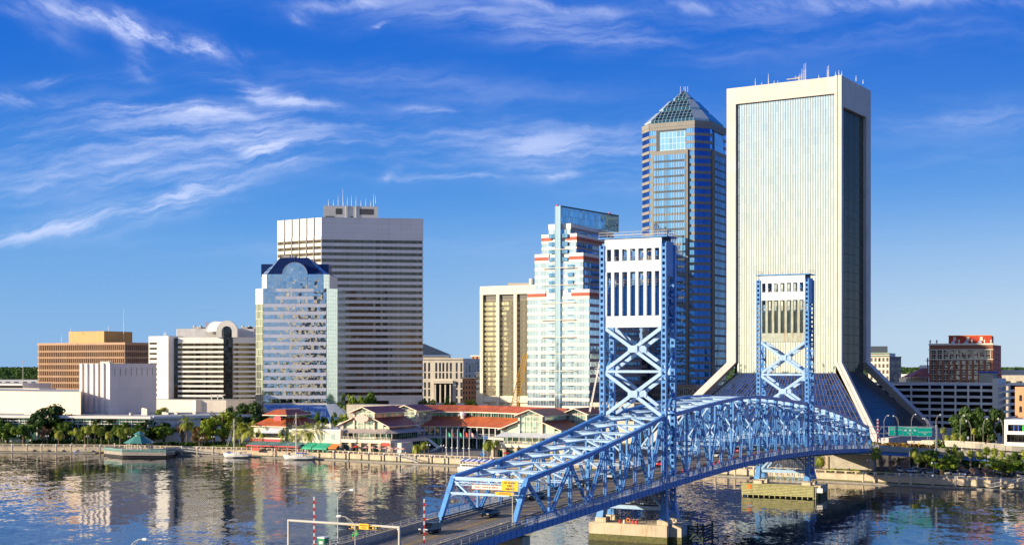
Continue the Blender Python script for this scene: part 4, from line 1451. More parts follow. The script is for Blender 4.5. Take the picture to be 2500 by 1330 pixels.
# ---------- 5. mirrored octagonal tower with navy mansard and round window
Yo = 720
oc = thing('office_tower', 'mirrored octagonal tower with navy sloping roof cut by a round window', 'tower', (*G(720, Yo), GZ))
k_ = Yo / F
zA, zB, zC = ZY(704, Yo), ZY(669, Yo), ZY(626, Yo)
def octp(x0, x1, xl, xr, Yf, dep):
    dl, dr = abs(G(x0, Yf).x - G(xl, Yf).x), abs(G(xr, Yf).x - G(x1, Yf).x)
    return [G(xl, Yf) + Vector((0, dl)), G(x0, Yf), G(x1, Yf), G(xr, Yf) + Vector((0, dr)), G(xr, Yf) + Vector((0, dep - dr)), G(x1, Yf) + Vector((0, dep)), G(x0, Yf) + Vector((0, dep)), G(xl, Yf) + Vector((0, dep - dl))]
lo = octp(643, 797, 620.3, 820, Yo, 44)
core(oc, lo, GZ, zA, 'alu_light', 'core')
f0, f1, f2, f3 = Fac(lo[0], lo[1]), Fac(lo[1], lo[2]), Fac(lo[2], lo[3]), Fac(lo[3], lo[4])
nb_ = 15; zb = ZY(983, Yo)
fl = (zA - zb) / nb_ 
zs = [zb + fl * k for k in range(nb_ + 1)]
sp = MB()
for k in range(nb_):
    g_ = MB(); wide = k < nb_ - 2
    f1.quad(g_, 0, f1.L, zs[k], zs[k + 1] - .03, .05); g_.build('window_band', 'g_mirror', oc)
    a, b = (0, f1.L) if wide else (f1.L * .2, f1.L * .8)
    f1.box(sp, a, b, zs[k] + fl * .54, zs[k + 1] - .05, 0, .35)
sp.build('spandrel', 'oct_panel', oc)
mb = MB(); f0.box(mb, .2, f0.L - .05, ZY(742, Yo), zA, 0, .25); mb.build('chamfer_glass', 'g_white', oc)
mb = MB(); f0.box(mb, .2, f0.L - .05, GZ + 8, ZY(742, Yo), 0, .24); mb.build('chamfer_glass', 'g_dark_grid', oc)
mb = MB(); f2.box(mb, .05, f2.L, GZ, zA, 0, .25); f3.box(mb, 0, f3.L, GZ + 3, zA, 0, .2); mb.build('chamfer_glass', 'g_teal', oc)
mb = MB(); f0.box(mb, 0, f0.L, GZ, GZ + 9.5, .26, .5); mb.build('base', 'podium', oc)
up = octp(652, 789, 637.6, 802, Yo + 1.2, 40)
core(oc, up, zA, zB, 'alu_light', 'upper_core', None)
u0, u1, u2 = Fac(up[0], up[1]), Fac(up[1], up[2]), Fac(up[2], up[3])
mb = MB(); u1.box(mb, 0, u1.L, zA, zB, 0, .2); mb.build('upper_glass', 'g_mirror', oc)
mb = MB(); u0.box(mb, .1, u0.L - .05, zA, zB, 0, .2); mb.build('chamfer_glass', 'g_white', oc)
mb = MB(); u2.box(mb, .05, u2.L, zA, zB, 0, .2); mb.build('chamfer_glass', 'g_teal', oc)
# mansard: sloping trapezoid front and corner slopes
mb = MB()
rl, rr = G(684, Yo + 8), G(752, Yo + 8)
TL, TR = Vector((rl.x, rl.y, zC)), Vector((rr.x, rr.y, zC))
TLb, TRb = TL + Vector((0, 22, 0)), TR + Vector((0, 22, 0))
q = [Vector((*p, zB)) for p in up]
mb.poly([q[1], q[2], TR, TL]); mb.poly([q[2], q[3], TR], 1); mb.poly([q[0], q[1], TL], 1)
mb.poly([q[3], q[4], TRb, TR]); mb.poly([q[7], q[0], TL, TLb]); mb.poly([q[5], q[6], TLb, TRb]); mb.poly([q[4], q[5], TRb]); mb.poly([q[6], q[7], TLb])
mb.poly([TL, TR, TRb, TLb])
mb.build('mansard_roof', ['g_navy', 'g_crown'], oc)
for (a, b) in ((637.6, 690), (748, 802.5)):
    ga, gb = G(a, Yo + 20), G(b, Yo + 20); mb = MB(); mb.box(ga.x, gb.x, ga.y, ga.y + 12, zB, ZY(644, Yo + 18)); mb.build('side_gable', 'g_navy', oc)
# round window: upright glass drum breaking through the roof
fr = Fac(G(690, Yo + .9), G(750, Yo + .9))
cxp = G(720, Yo + .6); rad = 30.5 * k_
mb = MB(); zc0 = ZY(671, Yo)
ring = [(cxp.x + math.cos(R(a)) * rad, zc0 + math.sin(R(a)) * rad) for a in range(0, 181, 10)]
n_ = len(ring)
fa_ = [(x, cxp.y, z) for x, z in ring]; ba_ = [(x, cxp.y + 9, z) for x, z in ring]
mb.poly(fa_[::-1] if False else fa_)
for i in range(n_ - 1):
    mb.poly([fa_[i + 1], fa_[i], ba_[i], ba_[i + 1]])
mb.poly([(cxp.x - rad, cxp.y, zA + .1), (cxp.x + rad, cxp.y, zA + .1), (cxp.x + rad, cxp.y, zc0), (cxp.x - rad, cxp.y, zc0)])
mb.build('round_window', 'g_mirror', oc)
mb = MB()
for i in range(n_ - 1):
    (xa, za), (xb, zb_) = ring[i], ring[i + 1]
    mb.beam((xa, cxp.y - .1, za), (xb, cxp.y - .1, zb_), .3, .3)
mb.build('window_rim', 'alu', oc)
mb = MB(); g0, g1 = G(693, Yo + 16), G(722, Yo + 16); mb.box(g0.x, g1.x, g0.y, g0.y + 5, zC, zC + 1.6)
for px in (691, 697, 704, 712, 716):
    g = G(px, Yo + 15); mb.tube((g.x, g.y, zC), (g.x, g.y, zC + 3.2), .12, .1, 5)
mb.build('rooftop_plant', 'lamp_grey', oc)
# sloping blue glass skirt at the foot
mb = MB()
mb.poly([P(660, 1008, 700), P(807, 1018, 700), P(795, 988, 717), P(643.7, 988, 717)], 0)
mb.poly([P(807, 1018, 700), P(849, 1016, 706), P(820, 984, 722), P(795, 988, 717)], 1)
mb.poly([P(845, 1010, 708), P(861, 1011, 712), P(838, 982, 728), P(818, 983, 724)], 1)
a = [P(660, 1008, 700), P(807, 1018, 700), P(849, 1016, 706)]
for p, q_ in zip(a[:-1], a[1:]):
    mb.poly([Vector((p.x, p.y, GZ)), Vector((q_.x, q_.y, GZ)), q_, p], 0)
mb.poly([P(795, 988, 717), P(820, 984, 722), P(838, 982, 728), P(643.7, 985, 730)], 1)
mb.build('sloping_skirt', ['g_slope', 'awning_grey'], oc)

# ---------- 6. cream courthouse, dark hipped roof behind, orange brick block
A = G(1029, 960); Bq = G(1131, 957)
cth = thing('courthouse', 'cream stone courthouse with tall dark columned entrance', 'courthouse', (*A, GZ))
zt = ZY(875, 958)
core(cth, [A, Bq, Bq + Vector((14, 25)), A + Vector((0, 30))], GZ, zt, 'court', 'wall')
Bq2 = G(1190, 975)
core(cth, [Bq + Vector((.1, .1)), Bq2, Bq2 + Vector((0, 20)), Bq + Vector((0, 24))], GZ, zt - .3, 'court', 'wing')
f, f2 = Fac(A, Bq), Fac(Bq + Vector((.1, .1)), Bq2)
wl = []
mbc = MB()
for i, s in enumerate((.06, .16, .33, .42, .5, .59, .68, .82, .93)):
    for (z0, z1) in ((.78, .93), (.66, .76)):
        q = MB(); f.quad(q, f.L * s, f.L * s + 1.3, GZ + (zt - GZ) * z0, GZ + (zt - GZ) * z1, .05); wl.append(q)
for s in (.06, .16, .82, .93):
    for (z0, z1) in ((.5, .6), (.36, .48), (.2, .33)):
        q = MB(); f.quad(q, f.L * s, f.L * s + 1.3, GZ + (zt - GZ) * z0, GZ + (zt - GZ) * z1, .05); wl.append(q)
for i in range(7):
    for (z0, z1) in ((.76, .93), (.6, .73), (.4, .55)):
        q = MB(); f2.quad(q, f2.L * (.1 + .12 * i), f2.L * (.1 + .12 * i) + 1.5, GZ + (zt - GZ) * z0, GZ + (zt - GZ) * z1, .05); wl.append(q)
wins(cth, wl, 'g_win')
mb = MB(); f.quad(mb, f.L * .3, f.L * .74, GZ + 8, GZ + (zt - GZ) * .58, .06); mb.build('entrance', 'dark_in', cth)
for i in range(4):
    s = f.L * (.34 + .12 * i); c0 = f.pt(s, GZ, .9); q = MB(); q.tube((c0.x, c0.y, GZ + 8), (c0.x, c0.y, GZ + (zt - GZ) * .56), .55, .5, 8); q.build('column', 'court', cth)
mb = MB(); f.box(mb, 0, f.L, zt - .6, zt + .5, 0, .7); f.box(mb, f.L * .28, f.L * .76, GZ + (zt - GZ) * .58, GZ + (zt - GZ) * .63, 0, 1.4); f.box(mb, 0, f.L, GZ, GZ + 8, 0, 1.5); mb.build('cornice', 'court', cth)
dk = thing('hipped_building', 'dark blue hipped roof rising behind the cream courthouse', 'building', (*G(1050, 1080), GZ))
mb = MB(); g0, g1 = G(985, 1080), G(1096, 1080)
mb.box(g0.x, g1.x, g0.y, g0.y + 30, GZ, ZY(868, 1080)); mb.build('wall', 'old_stone', dk)
mb = MB(); z0, z1 = ZY(866, 1080), ZY(838, 1080)
ra, rb = G(1010, 1095), G(1036, 1095)
q = [Vector((g0.x - 1, g0.y - 1, z0)), Vector((g1.x + 1, g0.y - 1, z0)), Vector((g1.x + 1, g0.y + 31, z0)), Vector((g0.x - 1, g0.y + 31, z0))]
r0, r1 = Vector((*ra, z1)), Vector((*rb, z1))
mb.poly([q[0], q[1], r1, r0]); mb.poly([q[1], q[2], r1]); mb.poly([q[2], q[3], r0, r1]); mb.poly([q[3], q[0], r0]); mb.poly(q)
mb.build('roof', 'roof_dark', dk)
def simple_block(name, label, cat, px0, px1, Y0_, Y1_, py, mat, dep=20, wr=0, wc=0, wmat='g_win', zbase=GZ, wh=1.7, ww=1.2, top=.5, roof='roof_grey', fl=3.4, cornice=None):
    a, b = G(px0, Y0_), G(px1, Y1_)
    zt = ZY(py, min(Y0_, Y1_))
    r = thing(name, label, cat, (*a, GZ))
    f = Fac(a, b)
    core(r, [a, b, b - f.n * dep, a - f.n * dep], zbase, zt, mat, 'wall', roof)
    if wr:
        wl = []
        for k in range(wr):
            for i in range(wc):
                s = f.L * (i + .5) / wc; z = zt - top - fl * k
                q = MB(); f.quad(q, s - ww / 2, s + ww / 2, z - wh, z, .05); wl.append(q)
        wins(r, wl, wmat)
    if cornice:
        mb = MB(); f.box(mb, -.3, f.L + .3, zt - .5, zt + .3, 0, .5); mb.build('cornice', cornice, r)
    return r, f, zt
simple_block('brick_building', 'low orange brick block between the courthouse and the beige tower', 'building', 1129, 1178, 905, 893, 922, 'orange_brick', 20, 4, 7, 'g_win', top=2, wh=1.8, cornice='court')
simple_block('brick_building', 'sliver of salmon rooftop above the orange brick block', 'building', 1150, 1180, 1010, 1006, 868, 'orange_brick', 10, 1, 3, 'g_win', cornice='court')
simple_block('stone_building', 'small cream corner block with cornice right above the orange brick block', 'building', 1162, 1178, 890, 886, 908, 'court', 12, 3, 3, 'g_win', top=3, cornice='white')
r_, f, zt = simple_block('parking_structure', 'low grey parking deck hidden behind trees below the courthouse', 'garage', 1035, 1180, 850, 842, 985, 'garage', 14, 2, 9, 'dark_in', top=1.4, wh=1.6, ww=4)

# ---------- 7. beige tower with white piers
A = G(1176.5, 858); Bq = G(1330, 838)
be = thing('office_tower', 'beige tower with olive windows between pale piers behind the yellow crane', 'tower', (*A, GZ))
zt = ZY(699, 856)
f = Fac(A, Bq)
core(be, [A, Bq, Bq - f.n * 30, A - f.n * 30], GZ, zt, 'beige', 'wall')
z1 = ZY(733, 855); nb_ = 19; zb = ZY(965, 855); fl = (z1 - zb) / nb_
pier_px = [1180, 1220, 1262, 1304]
sp = MB()
for k in range(nb_):
    z = zb + fl * k
    g_ = MB(); f.quad(g_, .5, f.L, z, z + fl * .62, .05); g_.build('window_band', 'g_green', be)
    f.box(sp, .5, f.L, z + fl * .62, z + fl, 0, .12)
sp.build('spandrel', 'brown_spandrel', be)
mb = MB()
for px in (1178, 1218, 1260.5, 1303):
    k2 = (px - 1250) / F; s = (k2 * A.y - A.x) / (f.u.x - k2 * f.u.y)
    f.box(mb, s - 1.0, s + 1.0, GZ, zt - 1, 0, 1.6)
f.box(mb, -.4, f.L, z1 + 3.4, zt, 0, 1.65)
f.box(mb, -.4, f.L, zb - 4, zb - .3, 0, 1.2)
mb.build('pier_frame', 'cream', be)
mb = MB(); f.quad(mb, 0, f.L, z1 + .2, z1 + 3.4, .14); mb.build('top_slot', 'mullion_dk', be)
g0, g1 = G(1240, 866), G(1304, 862); mb = MB(); mb.box(g0.x, g1.x, g0.y, g0.y + 12, zt, ZY(690, 864))
g2 = G(1298, 862); mb.lathe((g2.x, g2.y, zt), [(1.6, 0), (1.6, 4.5), (1.2, 5.2), (0, 5.2)], 10); mb.build('rooftop_plant', 'cream', be)
f.box(MB(), 0, 1, 0, 1, 0, 1)

# ---------- 8. stepped white tower with red bands and blue fin
A = G(1438, 680)
st = thing('office_tower', 'stepped white tower with pale blue window bands, red stripes and blue glass fin', 'tower', (*A, GZ))
fl = 3.85
def sface(px_l, px_r, yt, dep, setb):
    """one slab of the stepped mass, left and right columns on the common front plane"""
    a = A + gc * hit(A, gc, px_l) if px_l < 1438 else A
    s_r = hit(A, gc, px_r) if px_r != 1438 else 0
    b = A + gc * s_r
    return a + bv * setb, b + bv * setb, ZY(yt, (b + bv * setb).y)
lv = [(1288, 1438, 707, 66, 0), (1305, 1422, 618, 60, .5), (1320.6, 1405, 571, 56, 1.0), (1336.5, 1389.6, 547, 54, 1.5)]
zprev = GZ
zbase = GZ
tops = []
for i, (pl_, pr_, yt, dep, sb) in enumerate(lv):
    a, b, zt = sface(pl_, pr_, yt, dep, sb)
    f, fr = Fac(a, b), Fac(b, b + bv * dep)
    core(st, [a, b, b + bv * dep, a + bv * dep], zprev, zt, 'white_panel', 'wall')
    z = zt - 1.5
    red0, red1 = z - 1.4, z + .2
    rb = MB()
    segs = [(0, f.L * .3), (f.L * .72, f.L)] if i < 3 else [(0, f.L)]
    if i < 3:
        for (s0, s1) in segs:
            f.box(rb, s0, s1 + (.45 if s1 == f.L else 0), red0, red1, 0, .45)
        fr.box(rb, 0, fr.L, red0, red1, 0, .45); rb.build('red_band', 'red_band', st)
    tp = MB()
    for (s0, s1) in segs:
        f.box(tp, s0, s1 + (.4 if s1 == f.L else 0), red1 if i < 3 else z, zt + .3, 0, .4)
    fr.box(tp, 0, fr.L, red1 if i < 3 else z, zt + .3, 0, .4); tp.build('parapet', 'white_panel', st)
    top = red0 if i < 3 else z
    n_ = int(round((top - zprev) / fl)) if i else int((top - GZ - 4) / fl)
    h_ = (top - zprev) / n_ if i else fl
    zs = [top - h_ * (n_ - k) for k in range(n_ + 1)]
    if i:
        zs[0] = zprev + .35
    bands(st, [f, fr], zs, h_ * .62, ['cream_panel' if i == 0 else 'white_panel', 'pink_granite'], ['g_pale', 'g_blue' if i > 0 else 'g_sky'], proud=.3)
    tops.append((a, b, zt)); zprev = zt
# central darker window tiers, glass strip and ledges
a0, b0, z0t = tops[0]
f = Fac(a0, b0)
def s_at(px):
    return f.L - hit(A, gc, px)
ztop_f = ZY(504, 688)
mb = MB(); s0, s1 = s_at(1356.5), s_at(1370); f.box(mb, s0, s1, GZ + 5, ztop_f, -1.5, .9); mb.build('glass_fin', 'g_sky', st)
mb = MB(); f.box(mb, s0 - 9.3 * .2 * 2, s0 - .05, GZ, GZ, 0, 0) if False else None
for zz in [ZY(y, 682) for y in (607, 652, 694, 738, 780, 822, 863, 905, 963)]:
    q = MB(); f.box(q, s_at(1322), s_at(1405), zz - .15, zz + .15, .7, 1.3) if zz < 90 else f.box(q, s_at(1338), s_at(1386), zz - .15, zz + .15, .7, 1.3); q.build('ledge', 'cream', st)
dkr = MB()
z = GZ + 6
for i in range(27):
    zz = z + fl * i + .1
    if zz > 104: break
    for (pa, pb) in ((1340, 1355), (1386, 1400)):
        if zz > 88 and pb > 1390: pa, pb = 1373, 1386
        g_ = MB()
        f.box(g_, s_at(pa), s_at(pb), zz, zz + 2.0, .06, .28); g_.build('recessed_window', 'g_blue', st)

# glazed crown screen running back from the fin
c0 = f.pt(s1, 0, .2); fcr = Fac(Vector((c0.x, c0.y)), Vector((c0.x, c0.y)) + Vector((.58, .81)) * 55)
mb = MB(); fcr.box(mb, 0, fcr.L, tops[3][2] + .3, ztop_f - .4, -1, 0); mb.build('crown_screen', 'g_crown', st)
mb = MB(); fcr.box(mb, -.2, fcr.L, ztop_f - .4, ztop_f + .3, -1.1, .1); mb.build('crown_rim', 'dark_metal', st)
mb = MB(); p = f.pt(s0 + .8, ztop_f, -.3); mb.lathe(p, [(.5, 0), (.5, .8), (.1, 1.2)], 8); p = fcr.pt(fcr.L * .85, ztop_f + .3, -.5); mb.lathe(p, [(.5, 0), (.5, .8), (.1, 1.2)], 8); mb.build('warning_lamp', 'sign_red', st)
mb = MB(); f.box(mb, 0, f.L + .3, GZ, GZ + 4.5, .35, .6)
for i in range(9):
    pass
mb.build('base', 'red_band', st)
# low annex right of it
r_, f9, z9 = simple_block('annex_building', 'brownish annex with dark windows seen through the near bridge tower', 'building', 1440, 1600, 705, 760, 868, 'pink_granite', 30, 13, 8, 'g_win', top=2.2, fl=4.2, wh=2.4, ww=4.5)
simple_block('stone_building', 'ornate brown stone block with close vertical windows seen behind the bridge truss', 'building', 1590, 1700, 740, 710, 940, 'old_stone', 18, 3, 22, 'g_win', top=2, fl=3.8, wh=2.8, ww=.8, cornice='old_stone')
simple_block('concrete_building', 'low grey concrete slab left of the flared tower behind the truss', 'building', 1440, 1548, 660, 636, 985, 'concrete', 18, 2, 9, 'g_win', top=2, fl=4, wh=2, ww=3)

# ---------- 9. octagonal granite tower with stepped glass pyramid
boa = thing('skyscraper', 'tall granite and blue glass octagonal skyscraper topped by a stepped glass pyramid', 'skyscraper', (*G(1695, 740), GZ))
E0 = G(1695, 740)
fw, ch = 25.5, 9.3
u_ = cv; v_ = bv
ch2 = ch / math.sqrt(2)
def octo(sc=1.0, grow=0.0):
    cx_, cy_ = fw / 2, fw / 2 + ch2
    pts = [(0, 0), (fw, 0), (fw + ch2, ch2), (fw + ch2, ch2 + fw), (fw, fw + 2 * ch2), (0, fw + 2 * ch2), (-ch2, fw + ch2), (-ch2, ch2)]
    out = []
    for a, b in pts:
        a, b = cx_ + (a - cx_) * sc, cy_ + (b - cy_) * sc
        out.append(E0 + gc * fw + u_ * a + v_ * b)
    return out
zt = ZY(295, 740)
oc8 = octo()
core(boa, oc8, GZ, zt, 'boa_stone', 'core', None)
fs = [Fac(oc8[7], oc8[0]), Fac(oc8[0], oc8[1]), Fac(oc8[1], oc8[2]), Fac(oc8[2], oc8[3])]
fl = 4.05; nf = int((zt - GZ - 6) / fl)
zs = [zt - 2.2 - fl * (nf - k) for k in range(nf + 1)]
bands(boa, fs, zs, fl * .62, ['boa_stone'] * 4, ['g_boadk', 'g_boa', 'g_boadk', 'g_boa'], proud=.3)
mb = MB()
for f in fs:
    f.box(mb, 0, f.L + .4, zt - 2.2, zt + .2, 0, .45)
mb.build('cornice', 'boa_stone', boa)
# big sky window and projecting bays
zw1, zw0 = ZY(318, 745), ZY(368, 745)
for f in (fs[1], fs[3]):
    mb = MB(); f.box(mb, f.L * .16, f.L * .82, zw0, zw1, .0, .36); mb.build('sky_window', 'g_crown', boa)
    mb = MB(); f.box(mb, f.L * .16, f.L * .24, zw0, zw1, .0, .40); f.box(mb, f.L * .16, f.L * .82, zw1 - .6, zw1 + .3, 0, .5); mb.build('sky_window_reveal', 'roof_dark', boa)
    mb = MB(); f.box(mb, f.L * .07, f.L * .88, GZ, zw0, .0, 1.6); mb.build('bay', 'boa_stone', boa)
    bays = []
    z = zw0 - 2.2
    k = 0
    while z - 2.6 > GZ + 8:
        q = MB(); f.quad(q, f.L * .12, f.L * .83, z - 2.9, z, 1.68); bays.append(q)
        q.build('bay_window', 'g_boa', boa)
        if k % 4 != 3:
            q = MB(); f.quad(q, f.L * .15, f.L * .80, z - fl, z - 2.9, 1.66); q.build('bay_panel', 'mullion_dk' if False else 'g_win', boa)
        z -= fl; k += 1
    mb = MB()
    for i in range(13):
        s = f.L * (.12 + .71 * i / 12)
        f.box(mb, s - .08, s + .08, GZ + 8, zw0 - 2.2, 1.6, 1.8)
    mb.build('bay_mullion', 'boa_stone', boa)
# pyramid tiers
def frustum(mb, s0, z0, s1, z1, m=0):
    a, b = octo(s0), octo(s1)
    for i in range(8):
        j = (i + 1) % 8
        mb.poly([(*a[i], z0), (*a[j], z0), (*b[j], z1), (*b[i], z1)], (1 if i % 2 else 0) if m else 0)
tiers = [(.95, zt + .2, .95, zt + 1.8), (.95, zt + 1.8, .67, zt + 7.6), (.60, zt + 7.6, .60, zt + 9.2), (.60, zt + 9.2, .38, zt + 14.0), (.26, zt + 14.0, .26, zt + 15.7), (.26, zt + 15.7, .02, zt + 20.4)]
for (s0, z0, s1, z1) in tiers:
    mb = MB(); frustum(mb, s0, z0, s1, z1, 1); mb.build('pyramid_tier', ['g_pyr', 'g_louvre'], boa)
mb = MB()
for (s_, z_) in ((.95, zt + .2), (.67, zt + 7.6), (.38, zt + 14.0)):
    mb.poly([(*p, z_ + .02) for p in octo(s_)])
mb.build('ledge', 'copper', boa)
mb = MB()
cc = octo(0)[0]
for d_ in ((-2, 0), (0, 0), (2, 0), (1, 1)):
    mb.tube((cc.x + d_[0], cc.y + d_[1], zt + 18), (cc.x + d_[0], cc.y + d_[1], zt + 22.8), .12, .1, 5)
mb.build('mast', 'white', boa)

# ---------- 10. flared white tower
A = G(2055, 600)
ind = thing('skyscraper', 'broad pale concrete tower with mirror curtain wall and outward flaring base', 'skyscraper', (*A, GZ))
dL = Vector((-.843, .538)).normalized(); dR = Vector((.538, .843)).normalized()
LL, LR = hit(A, dL, 1774), hit(A, dR, 2126)
zt = ZY(185, 600); zk = ZY(884, 600); eF = 29.0
def IP(a, b, z, ex=0.0):
    """a along the front to the left, b back to the right; ex pushes outward"""
    p = A + dL * a + dR * b
    return Vector((p.x, p.y, z))
def off(e):   # corners with outward offset e
    return [IP(LL + e, -e, 0), IP(-e, -e, 0), IP(-e, LR + e, 0), IP(LL + e, LR + e, 0)]
def pier_strip(mb, pa, pb, ea):
    """sloped and upright wall strip on one face: pa,pb functions offset->point"""
# corner piers: L shaped in plan, upright part and splayed part
pw, pw2, rec = 4.0, 4.4, 1.6
def zoff(z):
    return 0 if z >= zk else (zk - z) / (zk - GZ) * eF
def corner_pier(ca, cb, sa, sb, wa, wb):
    """ca,cb corner in (a,b); sa,sb inward directions; wa,wb widths on the two faces"""
    mb = MB()
    prof = [(GZ - .5, eF), (zk, 0), (zt, 0)]
    rings = []
    for z, e in prof:
        # outline of an L: outer corner, along a, inward rec, inner, ...
        o_ = (ca - sa * e, cb - sb * e)
        r_ = rec + 2.5
        L_ = [(o_[0], o_[1]), (o_[0] + sa * wa, o_[1]), (o_[0] + sa * wa, o_[1] + sb * r_), (o_[0] + sa * r_, o_[1] + sb * r_), (o_[0] + sa * r_, o_[1] + sb * wb), (o_[0], o_[1] + sb * wb)]
        rings.append([IP(a, b, z) for a, b in L_])
    flip = (sa * sb) > 0
    for r0, r1 in zip(rings[:-1], rings[1:]):
        for i in range(6):
            j = (i + 1) % 6
            q = [r0[i], r0[j], r1[j], r1[i]]
            mb.poly(q if flip else q[::-1])
    top = rings[-1]
    mb.poly(top if flip else top[::-1])
    mb.build('corner_pier', 'ind_conc', ind)
corner_pier(LL, 0, -1, 1, pw2, 4.0)
corner_pier(0, 0, 1, 1, 3.2, 2.2)
corner_pier(0, LR, 1, -1, 3.0, 6.2)
corner_pier(LL, LR, -1, -1, 4.0, 4.0)
# raised edge fillets and groove on the near corner
mb = MB()
for (a0, b0, da, db) in ((.0, -.25, 1.3, .25), (1.9, -.25, 1.3, .25)):
    for (z0, e0, z1, e1) in ((GZ - .5, eF, zk, 0), (zk, 0, zt + .3, 0)):
        q0 = [IP(a0 - e0, b0 - e0, z0), IP(a0 + da - e0, b0 - e0, z0), IP(a0 + da - e1, b0 - e1, z1), IP(a0 - e1, b0 - e1, z1)]
        mb.poly(q0[::-1])
        q1 = [IP(a0 - e0, b0 - e0, z0), IP(a0 - e1, b0 - e1, z1), IP(a0 - e1, b0 + db - e1, z1), IP(a0 - e0, b0 + db - e0, z0)]
        mb.poly(q1[::-1])
        q1 = [IP(a0 + da - e0, b0 - e0, z0), IP(a0 + da - e0, b0 + db - e0, z0), IP(a0 + da - e1, b0 + db - e1, z1), IP(a0 + da - e1, b0 - e1, z1)]
        mb.poly(q1[::-1])
mb.build('edge_rib', 'ind_conc', ind)
# top beams
zf = ZY(229, 602); zr = ZY(263, 604)
mb = MB()
mb.box3(IP(3.2, .0, zf), IP(LL - pw2, .0, zf) - IP(3.2, .0, zf), IP(3.2, rec + 3, zf) - IP(3.2, 0, zf), (0, 0, zt - zf))
mb.box3(IP(0, 2.2, zr), IP(rec + 3, 2.2, zr) - IP(0, 2.2, zr), IP(0, LR - 6.2, zr) - IP(0, 2.2, zr), (0, 0, zt - zr))
mb.build('top_beam', 'ind_conc', ind)
mb = MB(); mb.prism([IP(1, 1, 0).xy, IP(LL - 1, 1, 0).xy, IP(LL - 1, LR - 1, 0).xy, IP(1, LR - 1, 0).xy], zt - 3, zt - .3); mb.build('roof', 'roof_grey', ind)
# core, curtain walls
mb = MB(); mb.prism([IP(3, 2.4, 0).xy, IP(LL - 3, 2.4, 0).xy, IP(LL - 3, LR - 2.4, 0).xy, IP(3, LR - 2.4, 0).xy], GZ, zt - 3.2); mb.build('core', 'dark_in', ind)
zg = ZY(912, 603)
mb = MB(); mb.poly([IP(LL - pw2, rec, zg), IP(3.2, rec, zg), IP(3.2, rec, zf), IP(LL - pw2, rec, zf)]); mb.build('curtain_wall', 'g_ind', ind)
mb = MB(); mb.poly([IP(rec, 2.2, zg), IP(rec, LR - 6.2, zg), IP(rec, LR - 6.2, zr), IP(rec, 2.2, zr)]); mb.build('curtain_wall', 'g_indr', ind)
mb = MB(); nm = 40
for i in range(nm + 1):
    a = 3.2 + (LL - pw2 - 3.2) * i / nm
    q = IP(a, rec, zg); mb.box3(q - Vector((dL.x, dL.y, 0)) * .075, Vector((*dL, 0)) * .15, Vector((*(-dR), 0)) * .12, (0, 0, zf - zg))
mb.build('mullions', 'mullion', ind)
mb = MB(); nm = 19
for i in range(nm + 1):
    b = 2.2 + (LR - 8.4) * i / nm
    q = IP(rec, b, zg); mb.box3(q - Vector((*dR, 0)) * .08, Vector((*dR, 0)) * .16, Vector((*(-dL), 0)) * .16, (0, 0, zr - zg))
mb.build('mullions', 'mullion', ind)
# sloping base glazing, two sides
gi = 1.2
e0 = zoff(GZ) - gi; e1 = zoff(zg) - gi
def slope_pane(name, mat, fn, zA_, zB_):
    mb = MB(); mb.poly(fn()); mb.build(name, mat, ind)
eA, eB = zoff(GZ) - gi - 1.0, -rec
mb = MB(); q = [IP(LL - pw2 + eF, -eA, GZ), IP(3.2 - eF, -eA, GZ), IP(3.2, rec, zg + .3), IP(LL - pw2, rec, zg + .3)]
mb.poly(q); mb.build('sloping_glass', 'g_indslope', ind)
fp = lambda a, z: None
mb = MB(); nm = 40
for i in range(nm + 1):
    a = i / nm
    p0 = q[0].lerp(q[1], a); 
    # keep the mullions parallel to the pier's own splay
    p1 = q[3].lerp(q[2], a)
    mb.beam(p0, p1, .18, .35)
mb.build('sloping_mullions', 'mullion', ind)
zrs = GZ + 5.0
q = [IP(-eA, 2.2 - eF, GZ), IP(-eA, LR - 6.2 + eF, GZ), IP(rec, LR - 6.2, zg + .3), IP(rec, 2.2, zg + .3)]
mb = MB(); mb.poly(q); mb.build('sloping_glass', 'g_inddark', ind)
mb = MB(); nm = 44
for i in range(nm + 1):
    a = i / nm
    mb.beam(q[0].lerp(q[1], a), q[3].lerp(q[2], a), .34, .14)
mb.build('sloping_mullions', 'mullion_dk', ind)
# concrete sill at the right foot
mb = MB()
mb.box3(IP(-eF - .5, -eF, GZ), IP(-eF - .5, LR + eF, 0) - IP(-eF - .5, -eF, 0), Vector((*dL, 0)) * 3, (0, 0, 6.5)); mb.build('base_wall', 'ind_conc', ind)
antennas(ind, [(1844, 625, zt, 4), (1860, 624, zt, 2), (1876, 622, zt, 5.5), (1890, 620, zt, 2), (1899, 620, zt, 2), (1953, 612, zt, 3.5), (1958, 612, zt, 5.5), (1963, 611, zt, 7.5), (1967, 611, zt, 8), (1950, 612, zt, 2.5), (1999, 608, zt, 2), (2020, 605, zt, 5), (2023, 605, zt, 5.5), (2040, 604, zt, 2.5), (2048, 603, zt, 3), (2055, 603, zt, 2.5), (2090, 612, zt, 2.5), (2107, 618, zt, 2)], .16)
g = G(1940, 614); mb = MB(); mb.beam((g.x - 3.5, g.y, zt + 1.2), (g.x + 3, g.y - 2, zt + 1.6), .5, .4); mb.beam((g.x + .5, g.y, zt), (g.x + .5, g.y, zt + 2.8), .4, .4); mb.beam((g.x - 1.5, g.y, zt + 1), (g.x + 3, g.y, zt + 2.8), .25, .25); mb.build('rooftop_hoist', 'lamp_grey', ind)
